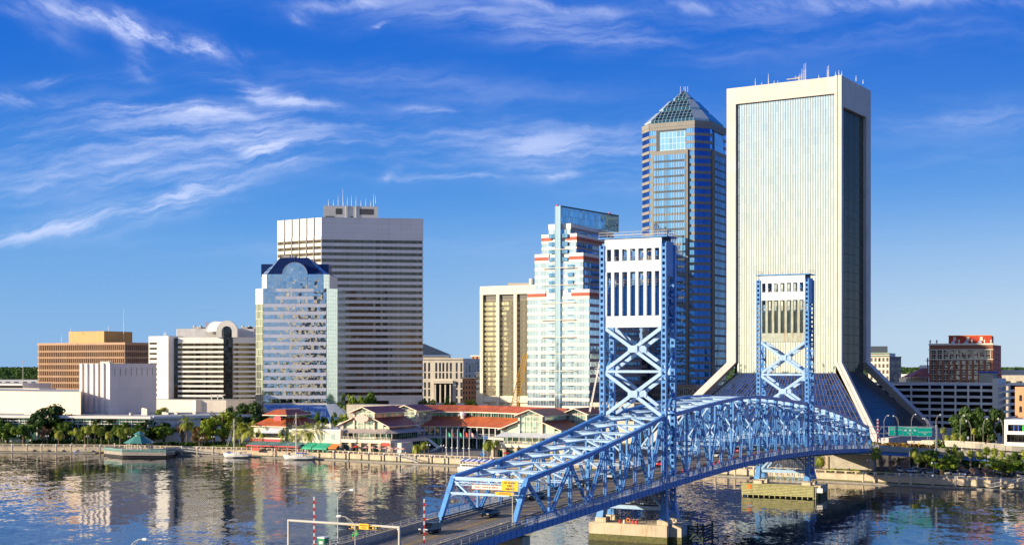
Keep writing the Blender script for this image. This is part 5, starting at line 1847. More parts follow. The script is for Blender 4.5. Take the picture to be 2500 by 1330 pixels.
# ---------- 11. buildings on the right
# parking garage with curved front
gp = [(2140, 668), (2225, 658), (2270, 653), (2301, 649), (2333, 645), (2364, 641), (2396, 638), (2424, 635)]
pk = thing('parking_garage', 'grey curved parking garage with seven open decks right of the flared tower', 'garage', (*G(2301, 628), GZ))
gpts = [G(a, b) for a, b in gp]
zt = 30.4; fl = 3.02
bk = [p + Vector((10, 34)) for p in gpts][::-1]
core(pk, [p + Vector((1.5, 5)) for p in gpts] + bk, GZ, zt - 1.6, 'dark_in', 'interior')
for k in range(9):
    z = zt - 1.0 - fl * k
    mb = MB()
    for a, b in zip(gpts[:-1], gpts[1:]):
        f = Fac(a, b); f.box(mb, 0, f.L, z - .15, z + 1.0, -.3, 0)
        mb.poly([f.pt(0, z - .1, -.3), f.pt(f.L, z - .1, -.3), f.pt(f.L, z - .1, -6), f.pt(0, z - .1, -6)])
    mb.build('parapet', 'garage', pk)
for a, b in zip(gpts[:-1], gpts[1:]):
    f = Fac(a, b); mb = MB(); f.box(mb, -.4, .4, GZ, zt, .01, .35); mb.build('column', 'hotel_white', pk)
f = Fac(G(2424, 635), G(2436, 633)); mb = MB(); f.box(mb, 0, f.L + .3, GZ, zt + 2, -6, .36); mb.build('stair_core', 'garage', pk)
mb = MB()
for k in range(8):
    z = zt - 2.5 - fl * k
    a, b, c_ = G(2437, 631), G(2452, 626), G(2462, 627)
    mb.box3((*a, z), (*(b - a), 1.1), (0, .3, 0), (0, 0, 1.1)); mb.box3((*b, z + 1.1), (*(c_ - b), 0), (0, .3, 0), (0, 0, 1.1))
mb.build('stair_flight', 'garage', pk)
fR = Fac(G(2462, 632), G(2530, 626))
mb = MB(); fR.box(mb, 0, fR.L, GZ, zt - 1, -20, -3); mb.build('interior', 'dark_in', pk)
mb = MB()
for k in range(9):
    z = zt - 1.0 - fl * k; fR.box(mb, 0, fR.L, z - .15, z + 1.0, -3, 0)
for s in (0, 9, 18): fR.box(mb, s, s + .7, GZ, zt, -2.9, .2)
mb.build('wing_front', 'garage', pk)
f = Fac(G(2390, 648), G(2424, 643)); mb = MB(); f.box(mb, 0, f.L, zt - .5, zt + 4.4, -4, 0); mb.build('roof_cabin', 'concrete', pk)
mb = MB(); f.box(mb, -.6, f.L + .4, zt + 4.4, zt + 5.1, -4.5, .5); mb.build('cabin_roof', 'sail_blue', pk)
# brown brick hotel with red penthouse
A = G(2268.5, 762); Bq = G(2424, 748)
bh = thing('brick_hotel', 'old brown brick hotel with ornate cornice and bright red penthouse', 'building', (*A, GZ))
zt = ZY(842, 755)
f = Fac(A, Bq); fb = Fac(Bq, G(2444, 768))
core(bh, [A, Bq, Bq - f.n * 20, A - f.n * 20], GZ, zt, 'brown_brick', 'wall')
C2 = G(2444, 770)
core(bh, [Bq + Vector((.1, .2)), C2, C2 + Vector((-4, 16)), Bq + Vector((-1, 19))], GZ, zt - .1, 'red_brick', 'side_wall')
fb = Fac(Bq + Vector((.1, .2)), C2)
wl = []; fr_ = MB()
cols = [610 + 75.6 * i for i in range(10)]
rows = [198, 262, 326, 388, 453, 515, 577, 640, 700]
for r_i, ry in enumerate(rows):
    for cx_ in cols:
        px = 2160 + cx_ * .1955; k2 = (px - 1250) / F
        s = (k2 * A.y - A.x) / (f.u.x - k2 * f.u.y)
        z = ZY(820 + ry * .1955, 755)
        q = MB(); f.quad(q, s - .95, s + .95, z - .95, z + .95, .07)
        f.box(q, s - 1.05, s + 1.05, z - 1.2, z - .95, .02, .25, 1); f.box(q, s - .07, s + .07, z - .95, z + .95, .08, .14, 1); f.box(q, s - .95, s + .95, z - .06, z + .06, .08, .14, 1)
        wl.append(q)
for q in wl[:100]:
    q.build('window', ['g_win', 'cream'], bh)
for r_i, ry in enumerate(rows[:7]):
    for i in range(3):
        z = ZY(820 + ry * .1955, 755); s = fb.L * (.2 + .3 * i)
        q = MB(); fb.quad(q, s - .45, s + .45, z - .9, z + .8, .06); q.build('side_window', 'cream', bh)
mb = MB()
f.box(mb, -.4, f.L + .3, ZY(854, 755), ZY(852, 755), 0, .9); f.box(mb, -.3, f.L + .2, zt, zt + .9, -.5, .4)
f.box(mb, -.2, f.L + .2, ZY(878, 755), ZY(876, 755), 0, .4)
for i in range(10):
    px = 2160 + cols[i] * .1955; k2 = (px - 1250) / F; s = (k2 * A.y - A.x) / (f.u.x - k2 * f.u.y)
    for e in (-1.5, 1.2):
        f.box(mb, s + e, s + e + .35, ZY(876, 755), ZY(854, 755), 0, .2)
mb.build('cornice', 'cream', bh)
for px in (2271, 2287, 2341, 2373, 2404, 2420):
    k2 = (px - 1250) / F; s = (k2 * A.y - A.x) / (f.u.x - k2 * f.u.y); c0 = f.pt(s, zt + .9, 0)
    q = MB(); q.lathe(c0, [(.4, 0), (.25, .5), (.55, 1.0), (.5, 1.5), (.1, 2.1)], 8); q.build('urn', 'cream', bh)
pa, pb = G(2316, 764), G(2421, 755)
fp_ = Fac(pa, pb)
core(bh, [pa, pb, pb - fp_.n * 12, pa - fp_.n * 12], zt, ZY(820, 760), 'red_brick', 'penthouse')
mb = MB(); fp_.box(mb, -.2, fp_.L + .2, ZY(820, 760), ZY(820, 760) + .4, -.3, .3); mb.build('coping', 'orange', bh)
for i in range(3):
    s = fp_.L * (.14 + .31 * i); z = ZY(826, 760)
    q = MB(); fp_.quad(q, s - .7, s + .7, z - .9, z + .9, .05); fp_.box(q, s - .95, s + .95, z - 1.2, z - .9, .02, .2); q.build('window', 'cream', bh)
    q = MB(); q.tube((*fp_.pt(s - .6, zt + .6, .6).xy, zt + .6), (*fp_.pt(s - .6, zt + .6, 1.8).xy, zt + 1.4), 1.1, 1.1, 8); q.build('dormer', 'awning_grey', bh)
# ornate stone pair left of the garage
A = G(2120, 830); B1 = G(2171, 824); B2 = G(2200, 830)
os_ = thing('stone_building', 'pair of ornate pale stone office blocks peeking out right of the flared tower', 'building', (*A, GZ))
f = Fac(A, B1)
core(os_, [A, B1, B1 - f.n * 15, A - f.n * 15], GZ, ZY(862, 827), 'court', 'wall')
core(os_, [A + Vector((0, 1)), G(2167, 826), G(2167, 840), A + Vector((0, 14))], ZY(862, 827), ZY(845, 827), 'roof_dark', 'upper_storey')
f2 = Fac(B1 + Vector((0, .3)), B2)
core(os_, [B1 + Vector((0, .3)), B2, B2 + Vector((0, 12)), B1 + Vector((0, 12))], GZ, ZY(872, 826), 'old_stone', 'brown_wing')
wl = []
for k in range(5):
    for i in range(5):
        q = MB(); z = ZY(873, 827) - 3.6 * k; f.quad(q, f.L * (.1 + .19 * i), f.L * (.1 + .19 * i) + 1.3, z - 2.2, z, .05); wl.append(q)
    for i in range(6):
        q = MB(); z = ZY(881, 827) - 3.3 * k; f2.quad(q, f2.L * (.06 + .16 * i), f2.L * (.06 + .16 * i) + .75, z - 2.2, z, .05); wl.append(q)
wins(os_, wl, 'g_win')
mb = MB()
for z in (ZY(862, 827), ZY(868, 827)): f.box(mb, -.5, f.L + .5, z - .3, z + .4, 0, 1.0)
mb.build('cornice', 'copper', os_); mb = MB(); f2.box(mb, 0, f2.L, ZY(872, 826), ZY(872, 826) + .5, 0, .5); f2.box(mb, 0, f2.L, ZY(896, 826), ZY(895, 826) + .3, 0, .3); mb.build('cornice', 'old_stone', os_)
# brown steep roofed church hall
ch = thing('church_hall', 'brown steep roofed hall with a dark cross behind the garage', 'church', (*G(2240, 800), GZ))
mb = MB(); g0, g1 = G(2212, 800), G(2270, 795); mb.box(g0.x, g1.x, g0.y, g0.y + 14, GZ, ZY(922, 798)); mb.build('wall', 'cream', ch)
mb = MB(); a, b, c_, d_ = P(2222, 921, 798), P(2272, 921, 795), P(2262, 898, 806), P(2250, 898, 808); mb.poly([a, b, c_, d_]); a2 = a + Vector((0, 18, 0)); mb.poly([a, d_, a2]); mb.poly([b, b + Vector((0, 18, 0)), c_]); mb.poly([a2, d_, c_, b + Vector((0, 18, 0))]); mb.build('roof', 'tile_red', ch)
mb = MB(); p = P(2265, 890, 815); mb.box(p.x - .3, p.x + .3, p.y, p.y + .4, GZ, ZY(873, 815)); mb.box(p.x - 1.2, p.x + 1.2, p.y - .1, p.y + .3, ZY(881, 815), ZY(879, 815)); mb.build('cross', 'dark_metal', ch)
simple_block('low_building', 'white low block with chimneys between the stone pair and the church hall', 'building', 2200, 2236, 900, 896, 913, 'white', 14, 2, 5, 'g_win', top=1.5)
simple_block('low_building', 'white curved rooftop block just left of the brown brick hotel', 'building', 2245, 2268, 850, 846, 891, 'white', 10)
simple_block('low_building', 'beige flat-roofed block far right behind the parking garage', 'building', 2442, 2620, 800, 780, 903, 'court', 20, 2, 12, 'g_win', top=4, fl=5, ww=2.5)
simple_block('low_building', 'grey flat block in front of the beige one at the far right edge', 'building', 2446, 2620, 720, 700, 916, 'concrete', 20, 1, 6, 'g_win', top=3, ww=3)
r_, f, zt = simple_block('brick_building', 'red brick building with arched windows cut by the right edge', 'building', 2478, 2600, 560, 545, 945, 'orange_brick', 20, 0, 0)
for k in range(5):
    for i in range(4):
        s = 2.4 + 4.2 * i; z = zt - 4.5 - 4.5 * k
        q = MB(); f.quad(q, s - .6, s + .6, z - 1.2, z + .8, .05); q.poly([f.pt(s + .6 * math.cos(R(a)), z + .8 + .5 * math.sin(R(a)), .05) for a in range(0, 181, 30)]); q.build('window', 'dark_in', r_)
wb = thing('white_building', 'modern white two-storey block with wide dark windows at the right edge', 'building', (*G(2452, 505), GZ))
A, Bq = G(2452, 507), G(2580, 497)
f = Fac(A, Bq)
for (z0, z1, nm) in ((ZY(1090, 505), ZY(1079, 505), 'lower_slab'), (ZY(1060, 505), ZY(1052, 505), 'middle_slab'), (ZY(1036, 505), ZY(1024, 505), 'upper_slab')):
    mb = MB(); f.box(mb, 0, f.L, z0, z1, -14, 0); mb.build(nm, 'white', wb)
mb = MB(); f.box(mb, 0, .8, ZY(1079, 505), ZY(1060, 505), -14, 0); f.box(mb, 0, 1.2, ZY(1052, 505), ZY(1036, 505), -14, 0); f.box(mb, 0, f.L, GZ, ZY(1090, 505), -13.5, -.5); mb.build('wall', 'white', wb)
for z0, z1 in ((ZY(1079, 505), ZY(1060, 505)), (ZY(1052, 505), ZY(1036, 505))):
    mb = MB(); f.box(mb, 1.3, f.L, z0, z1, -13, -1.0); mb.build('window_band', 'g_black', wb)
for i, c_ in enumerate(('sail_blue', 'sail_blue', 'cloth_green')):
    mb = MB(); f.box(mb, 3 + 1.6 * i, 3.4 + 1.6 * i, ZY(1052, 505), ZY(1036, 505), -.9, -.7); mb.build('coloured_fin', c_, wb)
# low things at the far left
simple_block('parking_structure', 'tan low parking deck beside the orange office block at the left edge', 'garage', -60, 55, 880, 870, 936, 'garage', 30, 2, 7, 'dark_in', top=1.2, ww=5, wh=1.6)
simple_block('low_building', 'long white flat-roofed shed at the far left beyond the parking deck', 'building', -200, 92, 1250, 1250, 927, 'white', 40, 1, 14, 'g_win', top=1.6, ww=4)
simple_block('low_building', 'small cream block touching the orange office block on its left', 'building', 56, 96, 860, 850, 948, 'court', 12, 1, 6, 'g_win', top=1.0, ww=1)
lm = thing('light_mast', 'tall slender light mast standing left of the orange office block', 'mast', (*G(56, 900), GZ))
g = G(56, 900); mb = MB(); mb.tube((g.x, g.y, GZ), (g.x, g.y, ZY(881, 900)), .3, .18, 6); mb.build('pole', 'lamp_grey', lm); mb = MB(); mb.box(g.x - 1, g.x + 1, g.y - .5, g.y + .5, ZY(882, 900), ZY(880, 900)); mb.build('lamp_head', 'lamp_grey', lm)
# dark elevated street edge behind the mall
simple_block('elevated_street', 'low grey elevated street edge running behind the red roofed mall', 'viaduct', 846, 1180, 668, 640, 991, 'concrete', 10)

# yellow crane boom
cr = thing('crawler_crane', 'yellow lattice crane boom leaning in front of the beige tower', 'crane', (*G(1252, 700), GZ))
a, b = P(1254, 1000, 700), P(1283, 862, 700)
d_ = b - a; sd_ = Vector((1, 0, 0)); up_ = Vector((0, 1, 0))
mb = MB()
cr_ = [(-1, -1), (1, -1), (1, 1), (-1, 1)]
n_ = 20
def bp(i, c_):
    w_ = 1.9 * (1 - .55 * i / n_)
    return a + d_ * (i / n_) + sd_ * c_[0] * w_ + up_ * c_[1] * w_ * .7
for i in range(n_):
    for j in range(4):
        mb.beam(bp(i, cr_[j]), bp(i + 1, cr_[j]), .38, .38); mb.beam(bp(i, cr_[j]), bp(i + 1, cr_[(j + 1) % 4]), .24, .24)
mb.build('boom', 'rust_yellow', cr)
mb = MB(); mb.box(a.x - 4, a.x + 4, a.y - 2, a.y + 3, GZ + 1.5, GZ + 5); mb.build('cab', 'rust_yellow', cr)
mb = MB(); mb.box(a.x - 5, a.x + 5, a.y - 3, a.y - 2.2, GZ, GZ + 1.5); mb.box(a.x - 5, a.x + 5, a.y + 3, a.y + 3.8, GZ, GZ + 1.5); mb.build('track', 'black', cr)
mb = MB(); mb.tube(b, a + Vector((-5, 0, 1)), .07, .07, 4); mb.tube(b, b - Vector((0, 0, 18)), .06, .06, 4); mb.build('cable', 'dark_metal', cr)
# pale mast cables left of the near tower
cm = thing('guyed_mast', 'pale guyed crane mast whose cables run up beside the near bridge tower', 'mast', (*G(1443, 560), GZ))
mb = MB(); mb.tube(P(1440, 1012, 560), P(1468, 868, 560), .28, .16, 5); mb.tube(P(1437, 1012, 560), P(1466, 868, 560), .16, .1, 5); mb.build('boom', 'lamp_grey', cm)
mb = MB(); g = G(1441, 560); mb.box(g.x - 2, g.x + 2, g.y - 1, g.y + 2, GZ, GZ + 3); mb.build('base', 'rust_yellow', cm)

# ---------- 12. red roofed riverside mall
class Loc:
    def __init__(s, A, u, v): s.A, s.u, s.v = A, u, v
    def p(s, a, d, z):
        q = s.A + s.u * a + s.v * d
        return Vector((q.x, q.y, z))
    def bx(s, mb, a0, a1, d0, d1, z0, z1, m=0):
        mb.box3(s.p(a0, d0, z0), s.p(a1, d0, z0) - s.p(a0, d0, z0), s.p(a0, d1, z0) - s.p(a0, d0, z0), (0, 0, z1 - z0), m)
def gable_roof(mb, L_, a0, a1, d0, d1, ze, zr, th=.35):
    am = (a0 + a1) / 2
    for (x0, z0, x1, z1) in ((a0, ze, am, zr), (am, zr, a1, ze)):
        q = [L_.p(x0, d0, z0), L_.p(x1, d0, z1), L_.p(x1, d1, z1), L_.p(x0, d1, z0)]
        mb.poly(q); mb.poly([v_ - z3 * th for v_ in q][::-1])
        mb.poly([q[0], q[0] - z3 * th, q[1] - z3 * th, q[1]], 1)
        if x0 == a0: mb.poly([q[0], q[3], q[3] - z3 * th, q[0] - z3 * th], 1)
        else: mb.poly([q[1], q[1] - z3 * th, q[2] - z3 * th, q[2]], 1)
mall = thing('shopping_mall', 'riverside mall of glass halls under terracotta red metal roofs', 'mall', (*G(1130, 590), GZ))
def pavilion(pxl, Yl, wid, dep, lab, full=True, zs_=1.0, oval=None):
    A = G(pxl, Yl); L_ = Loc(A, cv, bv)
    pv = sub('pavilion', mall)
    cm_ = wid / 2; hw = 4.9
    zE, zM, zU, zP = 13.3, 16.7, 18.8, 21.2
    mb = MB(); gable_roof(mb, L_, cm_ - hw - 1.6, cm_ + hw + 1.6, -1.5, dep, zU, zP); mb.build('upper_roof', ['tile_red', 'cream'], pv)
    mb = MB(); L_.bx(mb, cm_ - hw, cm_ + hw, .5, dep, 8, zU - .36); mb.poly([L_.p(cm_ - hw, .5, zU - .35), L_.p(cm_ + hw, .5, zU - .35), L_.p(cm_, .5, zP - .5)]); mb.build('hall_glass', 'g_mint', pv)
    mb = MB()
    for a in (cm_ - hw, cm_ + hw):
        L_.bx(mb, a - .35, a + .35, -.1, .6, 8, zU)
    for a in (cm_ - 2.4, cm_, cm_ + 2.4):
        L_.bx(mb, a - .08, a + .08, .3, .48, 12, zP - 1.4)
    for z in (zE, zM, zU - .3):
        L_.bx(mb, cm_ - hw, cm_ + hw, .25, .48, z - .12, z + .12)
    for sg in (-1, 1):
        mb.beam(L_.p(cm_, .3, zU - .3), L_.p(cm_ + sg * 2.6, .3, zP - 1.8), .14, .14)
    mb.build('frame', 'cream', pv)
    if not full:
        return pv, L_
    mb = MB()
    for sg in (-1, 1):
        a_in, a_out = cm_ + sg * hw, cm_ + sg * (wid / 2 + .8)
        q = [L_.p(a_in, -1.2, zM), L_.p(a_out, -1.2, zE), L_.p(a_out, dep, zE), L_.p(a_in, dep, zM)]
        mb.poly(q if sg > 0 else q[::-1]); mb.poly([v_ - z3 * .35 for v_ in (q[::-1] if sg > 0 else q)])
        e = [q[0], q[1], q[1] - z3 * .35, q[0] - z3 * .35]; mb.poly(e, 1)
        e = [q[1], q[2], q[2] - z3 * .35, q[1] - z3 * .35]; mb.poly(e, 1)
    mb.build('lower_roof', ['tile_red', 'cream'], pv)
    for sg in (-1, 1):
        mb = MB()
        a_in, a_out = cm_ + sg * (hw + .4), cm_ + sg * (wid / 2 - 3)
        q = [L_.p(a_in, .8, 12.2), L_.p(a_out, .8, 12.2), L_.p(a_out, .8, 14.1), L_.p(a_in, .8, zM - .6)]
        mb.poly(q if sg > 0 else q[::-1])
        a2 = cm_ + sg * wid / 2 * .98
        L_.bx(mb, min(a_out, a2), max(a_out, a2), 1.0, 1.3, 11.8, 13.0)
        mb.build('gable_wall', 'mint', pv)
    mb = MB()
    L_.bx(mb, .6, wid - .6, 1.3, dep, 7.9, 12.2); mb.build('upper_floor_glass', 'g_shop', pv)
    # awning, terrace, balcony rail
    mb = MB(); q = [L_.p(-.5, -3.6, 10.5), L_.p(wid + .3, -3.6, 10.5), L_.p(wid - 1, 1.0, 12.3), L_.p(.6, 1.0, 12.3)]; mb.poly(q); mb.poly([v_ - z3 * .15 for v_ in q][::-1])
    q2 = [L_.p(wid + .3, -3.6, 10.5), L_.p(wid + 4.2, .5, 10.5), L_.p(wid + 4.2, dep, 10.5), L_.p(wid - .3, dep, 12.3), L_.p(wid - 1, 1.0, 12.3)]; mb.poly(q2)
    mb.build('awning', 'awning_taupe' if oval else 'awning_grey', pv)
    mb = MB(); L_.bx(mb, -1.5, wid + 4, -5, dep, 6.6, 7.9); mb.build('terrace', 'cream', pv)
    mb = MB()
    n_ = 22
    for i in range(n_ + 1):
        a = -1.4 + (wid + 5.2) * i / n_
        L_.bx(mb, a - .06, a + .06, -4.95, -4.85, 7.9, 9.0)
        if i % 2 == 0: L_.bx(mb, a - .09, a + .09, -3.6, -3.4, 7.9, 10.5)
    for z in (8.4, 8.95): L_.bx(mb, -1.4, wid + 3.9, -4.95, -4.88, z, z + .08)
    mb.build('railing', 'cream', pv)
    mb = MB(); L_.bx(mb, 0, wid + 2, -2.5, dep, GZ, 6.6); mb.build('ground_floor_glass', 'g_shop', pv)
    for i in range(7):
        a = -1.0 + (wid + 4.4) * i / 6; q = MB(); L_.bx(q, a - .6, a + .6, -4.9, -3.8, GZ, 6.6); q.build('column', 'seawall', pv)
    mb = MB(); L_.bx(mb, wid - 1, wid + 8, -3.0, 6, GZ, 6.9); L_.bx(mb, -1, wid + 2, -3.2, -2.6, 5.4, 6.6); mb.build('ground_floor_wall', 'cream', pv)
    if oval:
        c0 = L_.p(cm_ + .2, -2.0, 16.4); q = MB()
        ring = [c0 + Vector((cv.x, cv.y, 0)) * math.cos(R(a)) * 3.3 + z3 * math.sin(R(a)) * 1.5 for a in range(0, 360, 15)]
        q.poly(ring); q.poly([r_ + Vector((*bv, 0)) * .25 for r_ in ring][::-1])
        for i in range(len(ring)):
            j = (i + 1) % len(ring); q.poly([ring[j], ring[i], ring[i] + Vector((*bv, 0)) * .25, ring[j] + Vector((*bv, 0)) * .25])
        q.build('oval_sign', 'sign_pink', pv)
        q = MB(); L_.bx(q, wid - .2, wid + 3.4, -5.1, -5.0, 5.6, 6.9); q.build('red_sign', 'sign_red' if False else 'red', pv)
    return pv, L_
pavilion(829, 581, 24.0, 24, 'left', True, oval=True)
pavilion(1222, 546, 26.0, 22, 'right', True)
pavilion(1368, 560, 13.0, 16, 'far', False)
pavilion(962, 606, 12.0, 14, 'back', False)
# curved hall
cp_ = [(985, 600), (1035, 606), (1075, 608), (1120, 607), (1165, 602), (1210, 594), (1255, 583), (1300, 571), (1345, 560)]
pts = [G(a, b) for a, b in cp_]
cen = G(1130, 500)
def outp(p, d):
    v_ = (p - cen).normalized()
    return p + v_ * d
rl_, ru, rk, cg, wg, bf, fr2, ft = MB(), MB(), MB(), MB(), MB(), MB(), MB(), MB()
for i in range(len(pts) - 1):
    a, b = pts[i], pts[i + 1]
    def q4(d0, z0, d1, z1): return [Vector((*outp(a, d0), z0)), Vector((*outp(b, d0), z0)), Vector((*outp(b, d1), z1)), Vector((*outp(a, d1), z1))]
    rl_.poly(q4(-1.2, 11.8, 9.5, 15.9)); rl_.poly(q4(-1.2, 11.5, -1.2, 11.8), 1)
    ru.poly(q4(8.2, 17.9, 15.5, 20.6)); ru.poly(q4(15.5, 20.6, 23, 17.9)); ru.poly(q4(8.2, 17.5, 8.2, 17.9), 1)
    cg.poly(q4(9.4, 15.7, 9.4, 18.2)); wg.poly(q4(0, 7.8, 0, 12.2)); ft.poly(q4(1.0, GZ, 1.0, 6.9))
    bf.poly(q4(-4, 6.8, -4, 7.8)); bf.poly(q4(-4, 7.8, .1, 7.8)); bf.poly(q4(.9, 6.8, -4, 6.8))
    for k in range(3):
        t_ = k / 3
        p = outp(a.lerp(b, t_), -.4); fr2.tube((*p, 7.8), (*p, 11.9), .28, .28, 8)
        if k == 0:
            p = outp(a, -3.6); fr2.tube((*p, GZ), (*p, 6.8), .3, .3, 8)
        p = outp(a.lerp(b, t_), 9.2); fr2.tube((*p, 15.7), (*p, 18), .16, .16, 5)
    for z_ in (8.3, 8.9):
        p, q_ = outp(a, -3.95), outp(b, -3.95); fr2.beam((*p, z_), (*q_, z_), .07, .07)
ch_ = sub('curved_hall', mall)
rl_.build('lower_roof', ['tile_orange', 'cream'], ch_); ru.build('upper_roof', ['tile_orange', 'cream'], ch_)
cg.build('clerestory', 'g_shop', ch_); wg.build('upper_floor_glass', 'g_black', ch_); ft.build('ground_floor_glass', 'g_shop', ch_)
bf.build('balcony', 'lamp_grey', ch_); fr2.build('column', 'white', ch_)
g = outp(G(1130, 606), 7); mb = MB(); mb.lathe((*g, 14.9), [(.9, 0), (.9, 1.2), (1.4, 1.4), (1.4, 2.3), (.3, 3.0)], 10); mb.build('roof_vent', 'white', ch_)
# white skylight trusses beside the left pavilion roof
mb = MB(); L_ = Loc(G(985, 594), cv, bv)
for i in range(6):
    mb.beam(L_.p(-4 + i * .9, 2 - i * 0, 16.8), L_.p(5 + i * .9, -3, 12.6), .2, .25)
for k in range(5):
    mb.beam(L_.p(-4 + 2.2 * k, 2 - 1.2 * k, 16.8 - .95 * k), L_.p(.5 + 2.2 * k, 2 - 1.2 * k, 16.8 - .95 * k), .16, .2)
mb.build('skylight_truss', 'white', ch_)
# outdoor stair
mb = MB(); L_ = Loc(G(1042, 582), cv, bv)
for sg in (0, 1.6):
    mb.beam(L_.p(0, sg, 7.6), L_.p(4.5, sg, 4.6), .3, .5); mb.beam(L_.p(4.5, sg, 4.6), L_.p(7, sg, 4.6), .3, .4); mb.beam(L_.p(7, sg - 2, 4.5), L_.p(3, sg - 2, GZ), .3, .5)
L_.bx(mb, 4.4, 4.8, .1, .5, GZ, 4.5)
mb.build('stair', 'white', ch_)

# restaurant block with hipped roofs, to the left
A = G(697, 586)
rs = thing('restaurant', 'cream riverside restaurant with tiered orange hipped roof, red trim and awnings', 'restaurant', (*A, GZ))
L_ = Loc(A, gc, bv)     # a to the left, d back
wL, wR = 17.5, 17.0
def hip(mb, a0, a1, d0, d1, z0, ia, id_, z1):
    q = [L_.p(a0, d0, z0), L_.p(a1, d0, z0), L_.p(a1, d1, z0), L_.p(a0, d1, z0)]
    r = [L_.p(a0 + ia, d0 + id_, z1), L_.p(a1 - ia, d0 + id_, z1), L_.p(a1 - ia, d1 - id_, z1), L_.p(a0 + ia, d1 - id_, z1)]
    for i in range(4):
        j = (i + 1) % 4; mb.poly([q[j], q[i], r[i], r[j]]); mb.poly([q[i] - z3 * .35, q[j] - z3 * .35, q[j], q[i]][::-1], 1)
    mb.poly(r[::-1]); mb.poly([v_ - z3 * .35 for v_ in q])
mb = MB(); hip(mb, -.8, wL, -.8, 26, 12.6, 4.6, 6, 15.8); mb.build('lower_roof', ['tile_orange', 'cream'], rs)
mb = MB(); L_.bx(mb, 4.4, wL - 5.2, 5.6, 20, 15.5, 17.2); mb.build('clerestory', 'g_shop', rs)
mb = MB(); hip(mb, 2.0, wL - 2.6, 3.6, 22, 17.2, 4.0, 4.5, 19.4); mb.build('upper_roof', ['tile_orange', 'cream'], rs)
mb = MB(); L_.bx(mb, 0, wL - 1, 0, 24, GZ, 12.3); mb.build('wall', 'cream', rs)
mb = MB(); L_.bx(mb, 1, wL - 2, -.12, 0, 7.7, 9.6); mb.build('upper_window', 'g_black', rs)
mb = MB(); q = [L_.p(1, -2.6, 9.8), L_.p(11, -2.6, 9.8), L_.p(11, -.1, 12.0), L_.p(1, -.1, 12.0)]; mb.poly(q); mb.poly([v_ - z3 * .1 for v_ in q][::-1]); mb.build('upper_awning', 'awning_grey', rs)
mb = MB(); L_.bx(mb, 1.5, wL, -1.2, -.9, 6.2, 7.2); mb.build('red_fascia', 'awning_red', rs)
mb = MB(); L_.bx(mb, -.2, wL, -1.0, -.02, 7.0, 7.8); mb.build('terrace', 'cream', rs)
q = MB(); c0 = L_.p(6.6, 3.2, 13.6); f_ = Vector((*cv, 0)); rr_ = [c0 - f_ * 1.9, c0 + f_ * 1.9, c0 + f_ * 1.9 + z3 * 2.3, c0 + f_ * 1.2 + z3 * 3.1, c0 - f_ * 1.2 + z3 * 3.1, c0 - f_ * 1.9 + z3 * 2.3]
q.poly(rr_); q.poly([v_ + Vector((*bv, 0)) * .3 for v_ in rr_][::-1]); q.build('pink_sign', 'sign_red', rs)
# low beige wing to the right of it
L2 = Loc(A, cv, bv)
mb = MB(); L2.bx(mb, .3, 27, 1.0, 22, GZ, 11.2); mb.build('wing', 'cream', rs)
mb = MB(); L2.bx(mb, .2, 27.2, .9, 22.1, 11.2, 11.7); mb.build('wing_parapet', 'white', rs)
for a in (17.5, 22.5):
    q = MB(); L2.bx(q, a, a + 1.6, .9, 1.0, 7.4, 10); q.build('wing_window', 'g_teal', rs)
for a, d_, w_, h_ in ((12, 6, 2, 2.2), (15, 7, 2.2, 1.6), (18, 5, 1.6, 2.0), (21, 8, 2.2, 2.4), (23.5, 6, 1.5, 2.0), (9, 8, 1.5, 1.6)):
    q = MB(); L2.bx(q, a, a + w_, d_, d_ + 1.6, 11.7, 11.7 + h_); p = L2.p(a + w_ / 2, d_ + .8, 11.7 + h_); q.lathe(p, [(.6, 0), (.6, .4), (.1, .6)], 8); q.build('rooftop_unit', 'lamp_grey', rs)
mb = MB()
for a, w_ in ((-16, 8.2), (-7.5, 7.0), (-.2, 5.5), (5.6, 5.2)):
    q = MB(); pts_ = [L2.p(a, -6, 4.8), L2.p(a + w_, -6, 4.8), L2.p(a + w_ + .6, -1, 6.2), L2.p(a + .6, -1, 6.2)]; q.poly(pts_); q.poly([v_ - z3 * .12 for v_ in pts_][::-1])
    q.poly([pts_[0] - z3 * .5, pts_[1] - z3 * .5, pts_[1], pts_[0]], 1)
    for e in (0, w_ / 2, w_ - .2): L2.bx(q, a + e, a + e + .18, -5.9, -5.72, GZ, 4.7, 1)
    q.build('awning', ['awning_teal', 'awning_red'], rs)
for a, w_ in ((11.3, 5.2), (17.0, 5.4), (22.6, 1.5)):
    q = MB(); pts_ = [L2.p(a, -5, 4.4), L2.p(a + w_, -5, 4.4), L2.p(a + w_, 0, 6.2), L2.p(a, 0, 6.2)]; q.poly(pts_); q.poly([v_ - z3 * .12 for v_ in pts_][::-1])
    q.poly([pts_[0] - z3 * .7, pts_[1] - z3 * .7, pts_[1], pts_[0]])
    for e in (0, w_ - .2): L2.bx(q, a + e, a + e + .18, -4.9, -4.72, GZ, 4.3, 0)
    q.build('awning', 'awning_green', rs)
q = MB(); pts_ = [L2.p(24.5, -4.5, 4.6), L2.p(28.6, -4.5, 4.6), L2.p(28.6, -1, 6.0), L2.p(24.5, -1, 6.0)]; q.poly(pts_); q.poly([pts_[0] - z3 * .5, pts_[1] - z3 * .5, pts_[1], pts_[0]]); q.build('awning', 'awning_orange', rs)
mb = MB(); L2.bx(mb, -17, 28, -1.05, -1.0 + .03, GZ, 5.4); mb.build('shop_front', 'g_shop', rs)
mb = MB(); L2.bx(mb, -12, -8, -7.2, -7.0, GZ, GZ + 1.3); mb.build('red_screen', 'red', rs)

